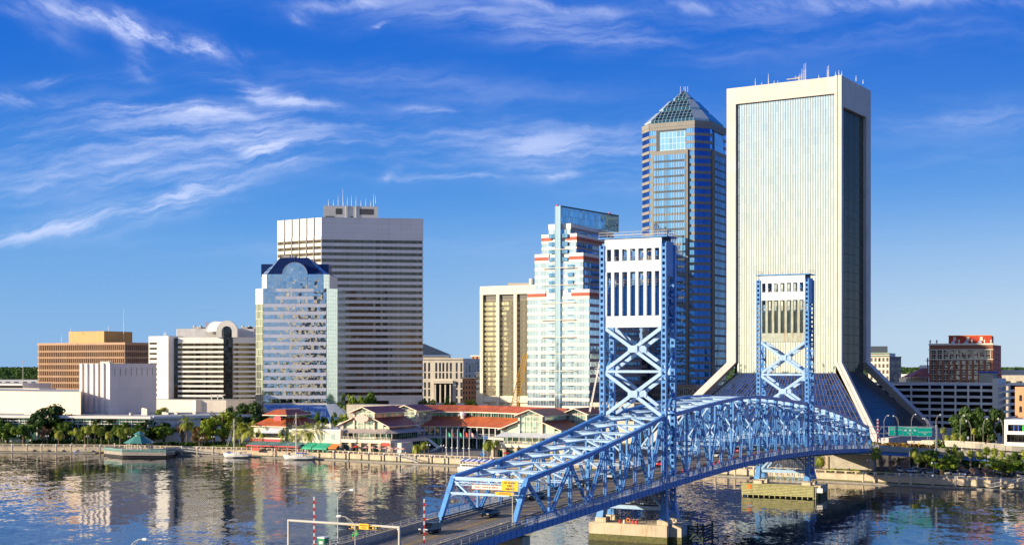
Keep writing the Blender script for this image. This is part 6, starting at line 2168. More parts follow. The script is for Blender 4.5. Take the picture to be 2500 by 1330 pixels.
# dining umbrellas, planters, bins: things on the terrace
um = thing('patio_umbrella', 'small salmon patio umbrella in a row below the oval sign', 'umbrella', (0, 0, 0), 'patio umbrellas in front of the mall')
mb = MB(); mb.lathe((0, 0, 0), [(1.5, 2.25), (.8, 2.6), (.05, 2.95)], 8); mb.build('canopy', 'sign_pink', um)
mb = MB(); mb.tube((0, 0, 0), (0, 0, 2.9), .05, .05, 5); mb.build('pole', 'white', um)
mb = MB(); mb.tube((0, 0, .7), (0, 0, .76), .6, .6, 10); mb.build('table_top', 'rust_yellow', um)
um2 = thing('patio_umbrella', 'bright red patio umbrella near the foot of the right mall pavilion', 'umbrella', (0, 0, 0), 'patio umbrellas in front of the mall')
mb = MB(); mb.lathe((0, 0, 0), [(1.6, 2.25), (.8, 2.7), (.05, 3.0)], 8); mb.build('canopy', 'red', um2)
mb = MB(); mb.tube((0, 0, 0), (0, 0, 2.9), .05, .05, 5); mb.build('pole', 'white', um2)
fst = True
for px in (856, 873, 889, 905, 919, 933, 948):
    g = wallpt(px, 11.5)
    if fst: um.location = (*g, GZ); fst = False
    else: copy_tree(um, (*g, GZ))
um2.location = (*wallpt(1206, 10.5), GZ); copy_tree(um2, (*wallpt(828, 12.5), GZ), label='bright red patio umbrella beside the orange awning')
# ------------------------------------------------------------------ vegetation
def crown_mesh(seed, clumps=26, per=75, size=.075, flat=.8, hole=.0, mat='leaf'):
    r_ = random.Random(seed); mb = MB()
    cs = []
    for i in range(clumps):
        while True:
            p = Vector((r_.uniform(-1, 1), r_.uniform(-1, 1), r_.uniform(-.75, 1)))
            if .35 < p.length < .92: break
        cs.append((p, r_.uniform(.16, .34)))
    for c_, rad in cs:
        for j in range(int(per * (rad / .25) ** 2)):
            d = Vector((r_.gauss(0, 1), r_.gauss(0, 1), r_.gauss(0, 1))).normalized()
            q = c_ + d * rad * r_.uniform(.55, 1.1)
            q.z *= flat
            n_ = (d + Vector((r_.uniform(-.6, .6), r_.uniform(-.6, .6), r_.uniform(-.2, .8)))).normalized()
            a = n_.cross(Vector((r_.uniform(-1, 1), r_.uniform(-1, 1), r_.uniform(-1, 1)))).normalized()
            b = n_.cross(a); s = size * r_.uniform(.6, 1.3)
            mb.poly([q - a * s - b * s * .5, q + a * s * .2 - b * s * .8, q + a * s + b * s * .4, q - a * s * .3 + b * s * .8])
    return mb
def trunk_mesh(seed, h=1.0, r=.05):
    r_ = random.Random(seed); mb = MB()
    top = Vector((r_.uniform(-.05, .05), 0, h * .5)); mb.tube((0, 0, 0), top, r * 1.3, r * .8, 7)
    for i in range(6):
        a = i * 1.05 + r_.uniform(-.3, .3); e = top + Vector((math.cos(a) * .32, math.sin(a) * .32, h * .28 + r_.uniform(-.06, .1)))
        m_ = top.lerp(e, .5) + Vector((0, 0, .05)); mb.tube(top, m_, r * .6, r * .4, 5); mb.tube(m_, e, r * .4, r * .15, 5)
    return mb
TREES = {}
def make_tree(key, name, cm, mat, seed, cz, cr):
    t_ = thing(name, 'tree', 'tree', (0, 0, 0))
    q = trunk_mesh(seed); q.build('trunk', 'bark', t_)
    me_ = cm; o = me_.build('crown', mat, t_)
    o.location = (0, 0, cz); o.scale = (cr, cr, (1 - cz) * 1.28)
    TREES[key] = (t_, [True])
for i in range(4):
    make_tree(('oak', i), 'oak_tree', crown_mesh(10 + i), 'leaf', i, .60, .5)
for i in range(3):
    make_tree(('dark', i), 'oak_tree', crown_mesh(30 + i, 30, 85), 'leaf_dark', 5 + i, .58, .5)
for i in range(3):
    make_tree(('bright', i), 'broadleaf_tree', crown_mesh(50 + i, 22, 65, .07), 'leaf_bright', 8 + i, .58, .5)
make_tree(('dry', 0), 'autumn_tree', crown_mesh(60, 20, 60, .06), 'leaf_dry', 12, .55, .5)
def bare_mesh(seed):
    r_ = random.Random(seed); mb = MB()
    def br(p, d, L_, rad, k):
        e = p + d * L_
        mb.beam(p, e, rad, rad)
        if k == 0: return
        for i in range(3 if k > 1 else 4):
            a = Vector((r_.uniform(-1, 1), r_.uniform(-1, 1), r_.uniform(-.2, .7)))
            br(p + d * L_ * r_.uniform(.55, 1), (d + a * .75).normalized(), L_ * r_.uniform(.55, .8), rad * .6, k - 1)
    for i in range(5):
        a = i * 1.26 + r_.uniform(-.3, .3)
        br(Vector((0, 0, 0)), Vector((math.cos(a) * .38, math.sin(a) * .38, 1)).normalized(), .36, .035, 4)
    return mb
for i, m_ in enumerate(('twig', 'twig_red')):
    t_ = thing('bare_tree', 'tree', 'tree', (0, 0, 0)); q = MB(); q.tube((0, 0, 0), (0, 0, .12), .04, .035, 6); q.build('trunk', 'bark', t_); bare_mesh(70 + i).build('crown', m_, t_); TREES[('bare', i)] = (t_, [True])
def palm(seed, frond, n_f, droop, trunk_r, leafw, name, h=1.0):
    """real metres, trunk 1 m tall stub is scaled separately"""
    r_ = random.Random(seed)
    t_ = thing(name, 'palm', 'palm', (0, 0, 0))
    q = MB(); q.tube((0, 0, 0), (0, 0, 1), trunk_r, trunk_r * .8, 8); q.build('trunk', 'palm_bark', t_)
    mb = MB()
    for i in range(n_f):
        az = r_.uniform(0, 2 * math.pi); el = R(r_.uniform(-35, 80)); L_ = frond * r_.uniform(.8, 1.1)
        d = Vector((math.cos(az) * math.cos(el), math.sin(az) * math.cos(el), math.sin(el))); p = Vector((0, 0, 0)); sd_ = Vector((-math.sin(az), math.cos(az), 0))
        k = 6
        for j in range(k):
            d2 = (d + Vector((0, 0, -droop * (j + 1) / k))).normalized(); e = p + d2 * L_ / k
            w0 = leafw * math.sin(math.pi * (j + .35) / (k + .6)); w1 = leafw * math.sin(math.pi * (j + 1.35) / (k + .6))
            dn_ = Vector((0, 0, -.35))
            for sg in (-1, 1):
                for h2 in range(2):      # leaflets as separate slanted blades
                    f0, f1 = h2 / 2, h2 / 2 + .32
                    a0, a1 = p.lerp(e, f0), p.lerp(e, f1); ww = w0 + (w1 - w0) * f0
                    mb.poly([a0, a1, a1 + (sd_ * sg + dn_ + d2 * .9) * ww, a0 + (sd_ * sg + dn_ + d2 * .95) * ww])
            p = e; d = d2
    o = mb.build('crown', 'palm_leaf', t_); o.location = (0, 0, 1)
    return t_
date0 = palm(3, 4.4, 40, .62, .32, .42, 'date_palm'); TREES[('date', 0)] = (date0, [True])
date1 = palm(4, 4.4, 36, .7, .32, .42, 'date_palm'); TREES[('date', 1)] = (date1, [True])
sab0 = palm(5, 2.1, 46, 1.0, .24, .55, 'cabbage_palm'); TREES[('sabal', 0)] = (sab0, [True])
sab1 = palm(6, 2.0, 40, 1.2, .24, .55, 'cabbage_palm'); TREES[('sabal', 1)] = (sab1, [True])
coco = palm(7, 3.4, 22, 1.5, .2, .55, 'coconut_palm'); TREES[('coco', 0)] = (coco, [True])
tr_rnd = random.Random(5)
def plant(kind, px, Y, ytop, wpx, label, group=None, zb=GZ):
    vs = [k for k in TREES if k[0] == kind]
    key = vs[tr_rnd.randrange(len(vs))]
    src, fr0 = TREES[key]
    g = G(px, Y); h = ZY(ytop, Y) - zb
    if kind in ('date', 'sabal', 'coco'):
        fr_len = {'date': 2.4, 'sabal': 1.1, 'coco': 1.6}[kind]
        th_ = max(1.5, h - fr_len); sc = 1.15 * wpx * Y / F / {'date': 5.6, 'sabal': 3.3, 'coco': 4.6}[kind]
        if fr0[0]: o = src; fr0[0] = False
        else: o = copy_tree(src, (0, 0, 0))
        o.location = (*g, zb); o.rotation_euler = (0, 0, tr_rnd.uniform(0, 6))
        for c_ in o.children:
            if c_.name.startswith('trunk'): c_.scale = (1, 1, th_)
            else: c_.location = (0, 0, th_); c_.scale = (sc, sc, sc)
    else:
        w_ = wpx * Y / F * (1.38 if kind != 'bare' else 1.1); h *= 1.08
        if fr0[0]: o = src; fr0[0] = False
        else: o = copy_tree(src, (0, 0, 0))
        o.location = (*g, zb); o.rotation_euler = (0, 0, tr_rnd.uniform(0, 6)); o.scale = (w_, w_, h)
    o['label'] = label
    if group: o['group'] = group
    return o
GP = 'park trees on the left bank'
L_ = [('oak', 18, 632, 1038, 46, 'rounded green oak at the left picture edge in the riverside park'),
      ('oak', 58, 628, 1036, 44, 'small rounded green oak, second from the left edge of the park'),
      ('dark', 2, 652, 1022, 40, 'dark oak behind the leftmost park trees at the picture edge'),
      ('dark', 120, 650, 996, 78, 'largest dark oak of the left park, in front of the curved pale wing'),
      ('bare', 106, 632, 1036, 44, 'reddish leafless tree in front of the largest park oak'),
      ('dark', 258, 646, 1024, 66, 'dark oak behind the cabbage palms in front of the lobby glass'),
      ('oak', 232, 640, 1032, 36, 'green oak half hidden behind the row of cabbage palms'),
      ('dark', 372, 640, 1030, 66, 'dark spreading oak behind the green roofed gazebo'),
      ('oak', 335, 630, 1042, 36, 'small green tree just left behind the gazebo roof'),
      ('bare', 425, 648, 1020, 62, 'purplish leafless tree between the gazebo oak and the lone date palm'),
      ('bright', 545, 626, 998, 76, 'big bright green tree left of the first sailboat mast'),
      ('bright', 522, 618, 1022, 44, 'lower bright green tree in front of the big bright one'),
      ('dry', 488, 612, 1046, 34, 'small orange brown tree at the water edge right of the gazebo'),
      ('dark', 615, 668, 990, 62, 'dark blue-green tree below the mirrored tower, left of the restaurant roof'),
      ('dark', 585, 676, 992, 50, 'dark tree wedged between the bright tree and the mirrored tower'),
      ('oak', 752, 640, 1012, 32, 'green tree peeking over the restaurant roof just right of the sailboat mast'),
      ('oak', 782, 640, 1016, 34, 'green tree above the beige restaurant wing'),
      ('oak', 815, 640, 1014, 34, 'green tree between the beige wing and the left mall hall'),
      ('bright', 840, 655, 1010, 28, 'yellowish tree left behind the upper mall gable'),
      ('oak', 838, 720, 972, 32, 'round green tree left one at the foot of the grey aluminium tower'),
      ('bright', 865, 715, 964, 38, 'round bright tree in the middle at the foot of the grey aluminium tower'),
      ('oak', 900, 715, 966, 42, 'round green tree right one at the foot of the grey aluminium tower'),
      ('bright', 1065, 760, 974, 42, 'yellow green tree above the long red roof in front of the courthouse'),
      ('dark', 1035, 765, 980, 26, 'dark shrubby tree at the corner of the grey tower and the courthouse'),
      ('oak', 1098, 765, 977, 28, 'small tree above the long red roof right of the yellow green one'),
      ('bright', 1150, 765, 975, 42, 'green tree in front of the orange brick block'),
      ('dark', 2365, 560, 1004, 62, 'large dark tree in the shade of the parking garage, left one'),
      ('dark', 2412, 556, 1003, 62, 'large dark tree in the shade of the parking garage, right one'),
      ('dark', 2388, 575, 1006, 50, 'dark tree standing between the two large shaded ones'),
      ('bright', 2300, 452, 1108, 60, 'bright green tree in the parking lot, nearest the flared tower'),
      ('bright', 2448, 446, 1116, 58, 'bright green tree in the parking lot under the white building'),
      ('oak', 2504, 442, 1118, 44, 'green tree cut by the right picture edge'),
      ('bright', 2288, 500, 1066, 26, 'tall thin yellow green tree right of the green road signs'),
      ('bright', 2325, 478, 1082, 22, 'small yellow green tree standing on the ramp edge'),
      ('bare', 2152, 458, 1110, 32, 'leafless shrub tree left of three by the riverside parking'),
      ('bare', 2178, 455, 1112, 30, 'leafless shrub tree middle of three by the riverside parking'),
      ('bare', 2207, 453, 1112, 34, 'leafless shrub tree right of three by the riverside parking'),
      ('bare', 2345, 450, 1128, 28, 'leafless pinkish tree right of the first bright parking lot tree'),
      ('bare', 2376, 446, 1136, 28, 'leafless tree in the middle of the parking lot row'),
      ('bare', 2408, 444, 1138, 26, 'leafless tree just left of the second bright parking lot tree'),
      ('dry', 2330, 456, 1120, 24, 'dry brownish tree behind the leafless pinkish one')]
L_ += [('bare', 446, 640, 1030, 40, 'leafless tree in front of the plain white lobby wall'), ('dark', 436, 655, 1028, 44, 'dark tree against the plain white lobby wall'), ('oak', 160, 640, 1030, 40, 'green oak right of the largest dark park oak'), ('oak', 298, 640, 1036, 38, 'green oak between the palm row and the gazebo'), ('bright', 195, 634, 1046, 34, 'low bright green tree behind the left cabbage palms'),
       ('oak', 400, 634, 1040, 40, 'green tree at the right shoulder of the dark gazebo oak'), ('dark', 470, 652, 1030, 34, 'dark small tree behind the lone date palm'), ('oak', 575, 640, 1012, 46, 'green tree right of the big bright one, behind the first date palm'),
       ('oak', -8, 640, 1030, 50, 'green oak cut by the left picture edge'), ('bright', 505, 622, 1040, 34, 'small bright tree next to the orange brown one'), ('oak', 2270, 470, 1098, 34, 'green tree filling the gap left of the bright parking lot tree'),
       ('bright', 2420, 456, 1112, 36, 'small bright tree left of the second bright parking lot tree'), ('oak', 2475, 452, 1108, 36, 'green tree behind the second bright parking lot tree')]
for k, px, Y, yt, w_, lab in L_:
    plant(k, px, Y, yt, w_, lab)
# palms
for i, (px, Y, yt, lab) in enumerate(((143, 615, 1052, 'cabbage palm leftmost of the park row'), (187, 617, 1044, 'full headed cabbage palm left of the promenade lamp'), (207, 620, 1040, 'cabbage palm with its head touching the next one'), (215, 612, 1038, 'leaning cabbage palm in the middle of the park row'), (232, 618, 1037, 'tallest cabbage palm of the park row'), (247, 614, 1044, 'cabbage palm right of the tallest in the park row'), (266, 613, 1052, 'short cabbage palm in front of the dark oak'), (293, 612, 1046, 'cabbage palm standing left of the gazebo'), (312, 622, 1046, 'cabbage palm behind the left edge of the gazebo roof'))):
    plant('sabal', px, Y, yt, 22, lab, 'cabbage palms in the park')
plant('date', 456, 628, 1018, 36, 'lone date palm behind the promenade right of the gazebo')
plant('sabal', 388, 670, 999, 24, 'palm tuft on the lobby roof line, left of the hotel podium')
plant('sabal', 400, 672, 998, 26, 'palm tuft on the lobby roof line, right one')
for i, (px, yt, lab) in enumerate(((586, 1036, 'first date palm from the left in front of the restaurant'), (611, 1040, 'second date palm from the left in front of the restaurant'), (641, 1042, 'third date palm from the left in front of the restaurant'), (697, 1041, 'date palm at the restaurant corner, left of the tall mast'), (723, 1047, 'date palm right behind the tall sailboat mast'), (751, 1043, 'date palm in front of the green awnings, left one'), (776, 1039, 'date palm in front of the green awnings, right one'))):
    g_y = bankY(px) + 16
    plant('date', px, g_y, yt - 3, 42, lab, 'date palms along the restaurant terrace')
plant('coco', 1018, 548, 1078, 28, 'short yellow green palm at the corner of the left mall hall')
plant('coco', 1036, 552, 1070, 24, 'darker palm just behind the short yellow green one')
plant('coco', 1192, 528, 1068, 32, 'shaggy palm with hanging dry fronds left of the right mall hall')
plant('coco', 1212, 540, 1066, 20, 'small palm on the terrace of the right mall hall')
for px, Y, yt, w_, lab in ((2003, 470, 1112, 28, 'lone palm in front of the abutment, right of the far tower'), (2138, 458, 1094, 30, 'dark palm where the bridge meets the right bank'), (2135, 480, 1074, 16, 'small palm on the ramp at the bridge end'), (2118, 490, 1075, 14, 'tiny palm behind the end of the bridge truss'),
                        (2303, 515, 1040, 17, 'slim cabbage palm right of the green road signs'), (2312, 525, 1058, 16, 'cabbage palm just right behind the slim one'), (2330, 530, 1056, 22, 'cabbage palm pair in front of the garage foot'), (2350, 525, 1060, 16, 'cabbage palm under the large dark trees, left one'), (2378, 530, 1042, 16, 'cabbage palm in the shade under the dark trees'),
                        (2232, 462, 1092, 26, 'cabbage palm left of the bright tree, tall one'), (2241, 452, 1106, 24, 'shorter cabbage palm beside the tall one left of the bright tree'), (2262, 458, 1104, 24, 'cabbage palm touching the bright parking lot tree'), (2345, 470, 1098, 22, 'cabbage palm behind the first bright parking lot tree'),
                        (2369, 466, 1096, 18, 'cabbage palm on the ramp side of the parking lot'), (2392, 464, 1098, 22, 'leftmost palm of the ramp row under the white building'), (2408, 465, 1088, 22, 'tallest palm of the ramp row under the white building'), (2428, 463, 1092, 20, 'third palm of the ramp row under the white building'), (2447, 462, 1096, 20, 'fourth palm of the ramp row under the white building'), (2478, 458, 1102, 24, 'palm near the right edge above the bright tree'), (2500, 456, 1096, 20, 'palm at the right picture edge')):
    plant('sabal', px, Y, yt, w_, lab)
# hedges, ground cover, far woods
def leaf_strip(name, mat, pts, w_, h_, n_, size, label=None, cat=None, kind=None, seed=1, zb=GZ, group=None):
    r_ = random.Random(seed); mb = MB()
    tot = [((b - a).length) for a, b in zip(pts[:-1], pts[1:])]; T = sum(tot)
    for i in range(n_):
        t_ = r_.uniform(0, T); k = 0
        while t_ > tot[k] and k < len(tot) - 1: t_ -= tot[k]; k += 1
        p = pts[k].lerp(pts[k + 1], t_ / tot[k]); hh = h_ * (.6 + .5 * mnoise.noise(Vector((p.x * .15, p.y * .15, seed))) + .25)
        q = Vector((p.x + r_.uniform(-w_, w_), p.y + r_.uniform(-w_, w_), zb + hh * r_.random() ** .6))
        a = Vector((r_.uniform(-1, 1), r_.uniform(-1, 1), r_.uniform(-1, 1))).normalized(); b = a.cross(Vector((r_.uniform(-1, 1), r_.uniform(-1, 1), .3))).normalized(); s = size * r_.uniform(.6, 1.3)
        mb.poly([q - a * s - b * s * .5, q + a * s * .2 - b * s * .8, q + a * s + b * s * .4, q - a * s * .3 + b * s * .8])
    o = mb.build(name, mat, kind=kind, origin=(*pts[0], zb))
    if label: tag(o, label, cat, group)
    return o
leaf_strip('hedge', 'leaf_dark', [wallpt(x, 26) for x in (-30, 60, 140, 220)], 1.6, 2.0, 2600, .45, 'dark clipped hedge under the left park trees', 'hedge', seed=2)
leaf_strip('hedge', 'leaf_dark', [wallpt(x, 24) for x in (220, 300, 400, 470)], 1.6, 1.8, 2400, .45, 'dark low hedge behind the gazebo', 'hedge', seed=3)
leaf_strip('hedge', 'leaf', [wallpt(x, 13) for x in (470, 520, 570)], 1.0, 1.3, 900, .35, 'green hedge at the water edge below the bright tree', 'hedge', seed=4)
leaf_strip('hedge', 'leaf_dry', [G(2164, 492), G(2215, 488), G(2275, 486)], 2.0, 2.2, 1800, .4, 'long dry orange brown hedge beside the curved ramp', 'hedge', seed=5, zb=8.6)
leaf_strip('planting', 'leaf_bright', [wallpt(x, 12) for x in (1995, 2060, 2150)], 1.2, 1.0, 500, .35, kind='stuff', seed=6)
leaf_strip('verge_bushes', 'leaf_dark', [G(2215, 500), G(2330, 486), G(2520, 476)], 5.0, 3.2, 2500, .6, kind='stuff', seed=8)
mb = MB(); r_ = random.Random(11)
for i in range(26000):
    Y = 1500 * (11 ** r_.random()); px = r_.choice((r_.uniform(-150, 140), r_.uniform(980, 1200), r_.uniform(2120, 2650), r_.uniform(-150, 2650)))
    g = G(px, Y); s = 2.5 + Y / 900
    q = Vector((g.x, g.y, GZ + r_.uniform(1, 13 + 4 * mnoise.noise(Vector((px * .05, Y * .002, 0))))))
    a = Vector((r_.uniform(-1, 1), r_.uniform(-1, 1), r_.uniform(-.6, .6))).normalized(); b = a.cross(Vector((r_.uniform(-1, 1), r_.uniform(-1, 1), .3))).normalized()
    mb.poly([q - a * s - b * s * .5, q + a * s * .2 - b * s * .8, q + a * s + b * s * .4, q - a * s * .3 + b * s * .8])
mb.build('distant_woods', 'leaf_dark', kind='stuff')
mb = MB(); mb.poly([(-8900, 1350, GZ + .1), (8900, 1350, GZ + .1), (8900, 21900, GZ + .1), (-8900, 21900, GZ + .1)]); mb.build('far_land', 'grass', kind='structure')

# ------------------------------------------------------------------ roads on the right
def viaduct(name, pts, wdt, label, girder=None, legs=True, z_th=.9):
    t_ = thing(name, label, 'ramp', pts[0])
    dk_, pr, gd = MB(), MB(), MB()
    for a, b in zip(pts[:-1], pts[1:]):
        d = (b - a); n_ = Vector((-d.y, d.x, 0)).normalized()
        if n_.y < 0: n_ = -n_
        q = [a, b, b + n_ * wdt, a + n_ * wdt]
        dk_.poly(q); dk_.poly([v_ - z3 * z_th for v_ in q][::-1])
        for e in (0, wdt - .3):
            o_ = n_ * e
            pr.box3(a + o_ - z3 * z_th, d, n_ * .3, z3 * (z_th + 1.0))
        if girder: gd.box3(a + n_ * .5 - z3 * (z_th + 1.3), d, n_ * .3, z3 * 1.3)
    dk_.build('deck', 'asphalt', t_); pr.build('parapet', 'concrete', t_)
    if girder: gd.build('girder', girder, t_)
    for p, q_ in zip(pts[:-1], pts[1:]):
        m_ = (p + q_) / 2; d = (q_ - p).normalized(); n_ = Vector((-d.y, d.x, 0)); n_ = n_ if n_.y > 0 else -n_
        if m_.z - z_th > GZ + 2:
            for e in (.2, .8):
                c_ = m_ + n_ * wdt * e; k = MB(); k.tube((c_.x, c_.y, GZ), (c_.x, c_.y, m_.z - z_th), .5, .5, 10); k.build('column', 'concrete', t_)
    return t_
e0 = BP(198, 9.9, 9.9)
viaduct('exit_ramp', [Vector((*e0.xy, 9.8)), Vector((*G(2215, 479), 9.1)), Vector((*G(2280, 482), 8.5)), Vector((*G(2350, 481), 7.8)), Vector((*G(2440, 477), 7.2)), Vector((*G(2600, 472), 6.2))], 9, 'low concrete exit ramp with blue girder curving right behind the parking lot', 'rail_blue')
viaduct('upper_ramp', [Vector((*G(2215, 530), 8.6)), Vector((*G(2262, 522), 9.0)), Vector((*G(2310, 514), 9.2)), Vector((*G(2380, 506), 9.0)), Vector((*G(2470, 500), 8.4)), Vector((*G(2600, 496), 7.6))], 8, 'second curved ramp with concrete parapet in front of the garage foot', None)
# parking lot
mb = MB(); mb.poly([(*wallpt(x, o_), GZ + .012) for x, o_ in ((2120, 15), (2300, 15), (2650, 15), (2650, 48), (2120, 44))]); mb.build('parking_lot', 'asphalt', kind='structure')
mb = MB()
for px in range(2190, 2600, 9):
    f = Fac(wallpt(px, 18), wallpt(px, 23)); mb.box3((*f.p, GZ + .016), (*(f.q - f.p), 0), (.12, 0, 0), (0, 0, .004))
mb.build('parking_lines_road_marking', 'line_white', kind='structure')
# abutment wall under the bridge end
aw = thing('retaining_wall', 'long tan retaining wall under the bridge end lit by the low sun', 'wall', (*G(2010, 478), GZ))
f = Fac(G(2008, 482), G(2118, 478)); mb = MB(); f.box(mb, 0, f.L, GZ - .2, ZY(1112, 480), -2, 0); mb.build('wall', 'seawall', aw); mb = MB()
for s in (1.5, 6, 10.5): f.box(mb, s, s + .5, GZ, ZY(1113, 480), .01, .3)
mb.build('buttress', 'seawall', aw)

# ------------------------------------------------------------------ lamps, signs, signals, gates
def lamp_proto():
    t_ = thing('street_lamp', 'lamp', 'street lamp', (0, 0, 0))
    mb = MB(); mb.tube((0, 0, 0), (0, 0, 8.0), .12, .07, 7); mb.tube((0, 0, 0), (0, 0, .9), .18, .16, 7); mb.build('pole', 'lamp_grey', t_)
    mb = MB(); mb.path([(0, 0, 8.0), (.9, 0, 8.75), (1.7, 0, 9.15), (2.4, 0, 9.2)], .05, 5); mb.path([(0, 0, 7.2), (.9, 0, 8.3), (1.7, 0, 9.05)], .035, 5); mb.beam((.6, 0, 8.0), (.6, 0, 8.5), .05, .05); mb.build('arm', 'lamp_grey', t_)
    mb = MB(); k = len(mb.v)
    prof = [(0, .05), (.15, .16), (.45, .22), (.8, .20), (1.05, .04)]
    for i in range(len(prof) - 1):
        mb.tube((2.35 + prof[i][0], 0, 9.2), (2.35 + prof[i + 1][0], 0, 9.2), prof[i][1], prof[i + 1][1], 8)
    mb.build('lamp_head', 'white', t_)
    return t_
lamp0 = lamp_proto(); first_l = [True]
def lamp(loc, rot, h=8.0, label='', group=None, xy=None):
    if first_l[0]: o = lamp0; first_l[0] = False
    else: o = copy_tree(lamp0, (0, 0, 0))
    o.location = loc; o.rotation_euler = (0, 0, rot); k = h / 9.2; o.scale = (k, k, k) if xy is None else (xy, xy, k)
    o['label'] = label
    if group: o['group'] = group
    return o
toR = math.atan2(cv.y, cv.x); toL = toR + math.pi
lamp(BP(-100.2, -9.2, dz_(-100) + .4), toR, 8.6, 'tall street lamp beside the left signal gate, its arm over the road')
lamp(BP(-123.6, 9.5, dz_(-123) + .4), toL, 8.4, 'street lamp in front of the yellow signal heads, its arm pointing left')
lamp(BP(-146.6, -9.5, dz_(-146) + .4), toR, 8.2, 'lamp of which only the head shows at the bottom left edge')
lamp(BP(-74.8, 8.6, dz_(-74) + .2), toL, 8.8, 'street lamp rising in front of the yellow exit sign at the bridge portal')
lamp(BP(-45, 8.6, dz_(-45) + .2), toL, 7.2, 'street lamp beside the second panel of the near bridge truss')
for px, yt, Y, dr, lab in ((2158, 1014, 495, 0, 'pale lamp post left of the green road signs, arm to the right'), (2193, 1015, 483, 180, 'lamp post in front of the leftmost green sign, arm to the left'), (2225, 1011, 500, 0, 'tall lamp post rising behind the middle green sign'), (2264, 1021, 505, 180, 'thin lamp post behind the right green sign'), (2269, 1022, 480, 180, 'lamp post in front of the right green sign'), (2285, 1012, 488, 0, 'lamp post just right of the green signs, arm to the right'), (2344, 1014, 520, 0, 'lamp post left of the large dark trees'), (2371, 1027, 476, 180, 'dark lamp post in front of the large dark trees'), (2400, 1022, 530, 0, 'thin lamp post between the large dark trees'), (2449, 1022, 470, 180, 'tall lamp post left of the white building'), (2432, 1071, 500, 180, 'short lamp post on the upper ramp'), (2220, 1078, 462, 0, 'dark short lamp post at the ramp edge left of the palms')):
    zb = 8.5 if Y < 510 and Y > 476 else GZ
    lamp((*G(px, Y), zb), math.radians(dr), ZY(yt, Y) - zb, lab, xy=.55)
# twin globe promenade lamps
tw = thing('promenade_lamp', 'black twin globe lamp on the promenade', 'street lamp', (0, 0, 0), 'twin globe lamps on the promenade')
mb = MB(); mb.tube((0, 0, 0), (0, 0, 4.2), .12, .07, 7); mb.beam((-.5, 0, 4.1), (.5, 0, 4.1), .08, .08); mb.build('pole', 'dark_metal', tw)
for sx in (-.5, .5):
    mb = MB(); mb.lathe((sx, 0, 4.15), [(.05, 0), (.26, .2), (.28, .4), (.15, .62), (.02, .68)], 8); mb.build('globe', 'white', tw)
ft_ = True
for px in (3, 74, 174, 277, 457, 447, 1015, 1049, 1155, 2105, 2266, 2402):
    loc = (*wallpt(px, 10 if px != 447 else 20), GZ)
    if ft_: tw.location = loc; ft_ = False
    else: copy_tree(tw, loc)
# signal gantry
gs = -111.4
gt = thing('signal_gantry', 'pale pipe gantry over the approach road with two signal heads and a yellow sign', 'gantry', BP(gs, 9, dz_(gs)))
zg_ = 14.85
mb = MB(); mb.tube(BP(gs, 9, zg_), BP(gs, -10.5, zg_ + .05), .2, .19, 9); mb.build('beam', 'lamp_grey', gt)
for t_, z0 in ((9.0, dz_(gs)), (-10.45, 0)):
    mb = MB(); mb.tube(BP(gs, t_, z0), BP(gs, t_, zg_ + .2), .24, .2, 9); mb.build('post', 'lamp_grey', gt)
def box_on(name, parent, t0, t1, z0, z1, mat, off_=.35, th_=.25):
    mb = MB(); mb.box3(BP(gs - off_, t0, z0), c3 * (t1 - t0), b3 * th_, z3 * (z1 - z0)); return mb.build(name, mat, parent)
for (p0, p1, ya, yb) in ((852.5, 872.5, 1279.5, 1289.5), (903.5, 924.5, 1282, 1292)):
    t0, t1 = t_of(p0, gs - .4), t_of(p1, gs - .4); Yc = BP(gs, (t0 + t1) / 2, 0).y
    sh = sub('signal_head', gt)
    box_on('backplate', sh, t0, t1, ZY(yb, Yc), ZY(ya, Yc), 'sign_yellow', .5, .08)
    w_ = (t1 - t0)
    box_on('housing', sh, t0 + w_ * .06, t1 - w_ * .06, ZY(yb, Yc) + .09, ZY(ya, Yc) - .09, 'black', .62, .12)
    for k, mt_ in enumerate(('dark_in', 'rust_yellow', 'g_teal')):
        c_ = BP(gs - .64, t0 + w_ * (.2 + .3 * k), (ZY(yb, Yc) + ZY(ya, Yc)) / 2); mb = MB(); mb.tube(c_, c_ - b3 * .12, .16, .17, 10); mb.build('lens', mt_, sh)
t0, t1 = t_of(877, gs - .4), t_of(900.5, gs - .4); Yc = BP(gs, (t0 + t1) / 2, 0).y
sg2 = sub('drawbridge_sign', gt)
box_on('board', sg2, t0, t1, ZY(1290.5, Yc), ZY(1276.5, Yc), 'sign_yellow', .5, .06)
text_mesh('DRAWBRIDGE', .2, 'text_rust', sg2, BP(gs - .53, (t0 + t1) / 2, ZY(1281, Yc)), c3); text_mesh('SIGNAL', .22, 'text_rust', sg2, BP(gs - .53, (t0 + t1) / 2, ZY(1286.5, Yc)), c3)
# raised barrier gates
def gate(loc, h_, label, w_=.26):
    t_ = thing('barrier_gate', label, 'gate', loc)
    p = Vector(loc)
    mb = MB(); mb.box(p.x - .4, p.x + .4, p.y - .4, p.y + .4, p.z, p.z + 1.3); mb.build('cabinet', 'steel_grey', t_)
    mb = MB(); n_ = int(h_ / .55)
    for i in range(n_):
        mb.box(p.x - w_ / 2, p.x + w_ / 2, p.y - .5, p.y - .4, p.z + 1 + .55 * i, p.z + 1 + .55 * (i + 1), i % 2)
    mb.build('arm', ['red', 'white'], t_)
    for i in range(4):
        q = MB(); z = p.z + 1.6 + (h_ - 1) * i / 3.3; q.tube((p.x + .2, p.y - .45, z), (p.x + .35, p.y - .45, z), .14, .14, 8); q.build('lamp', 'sign_red', t_)
gate(BP(-103.4, 8.4, dz_(-103)), 7.8, 'raised red and white barrier arm standing in front of the road at the bottom')
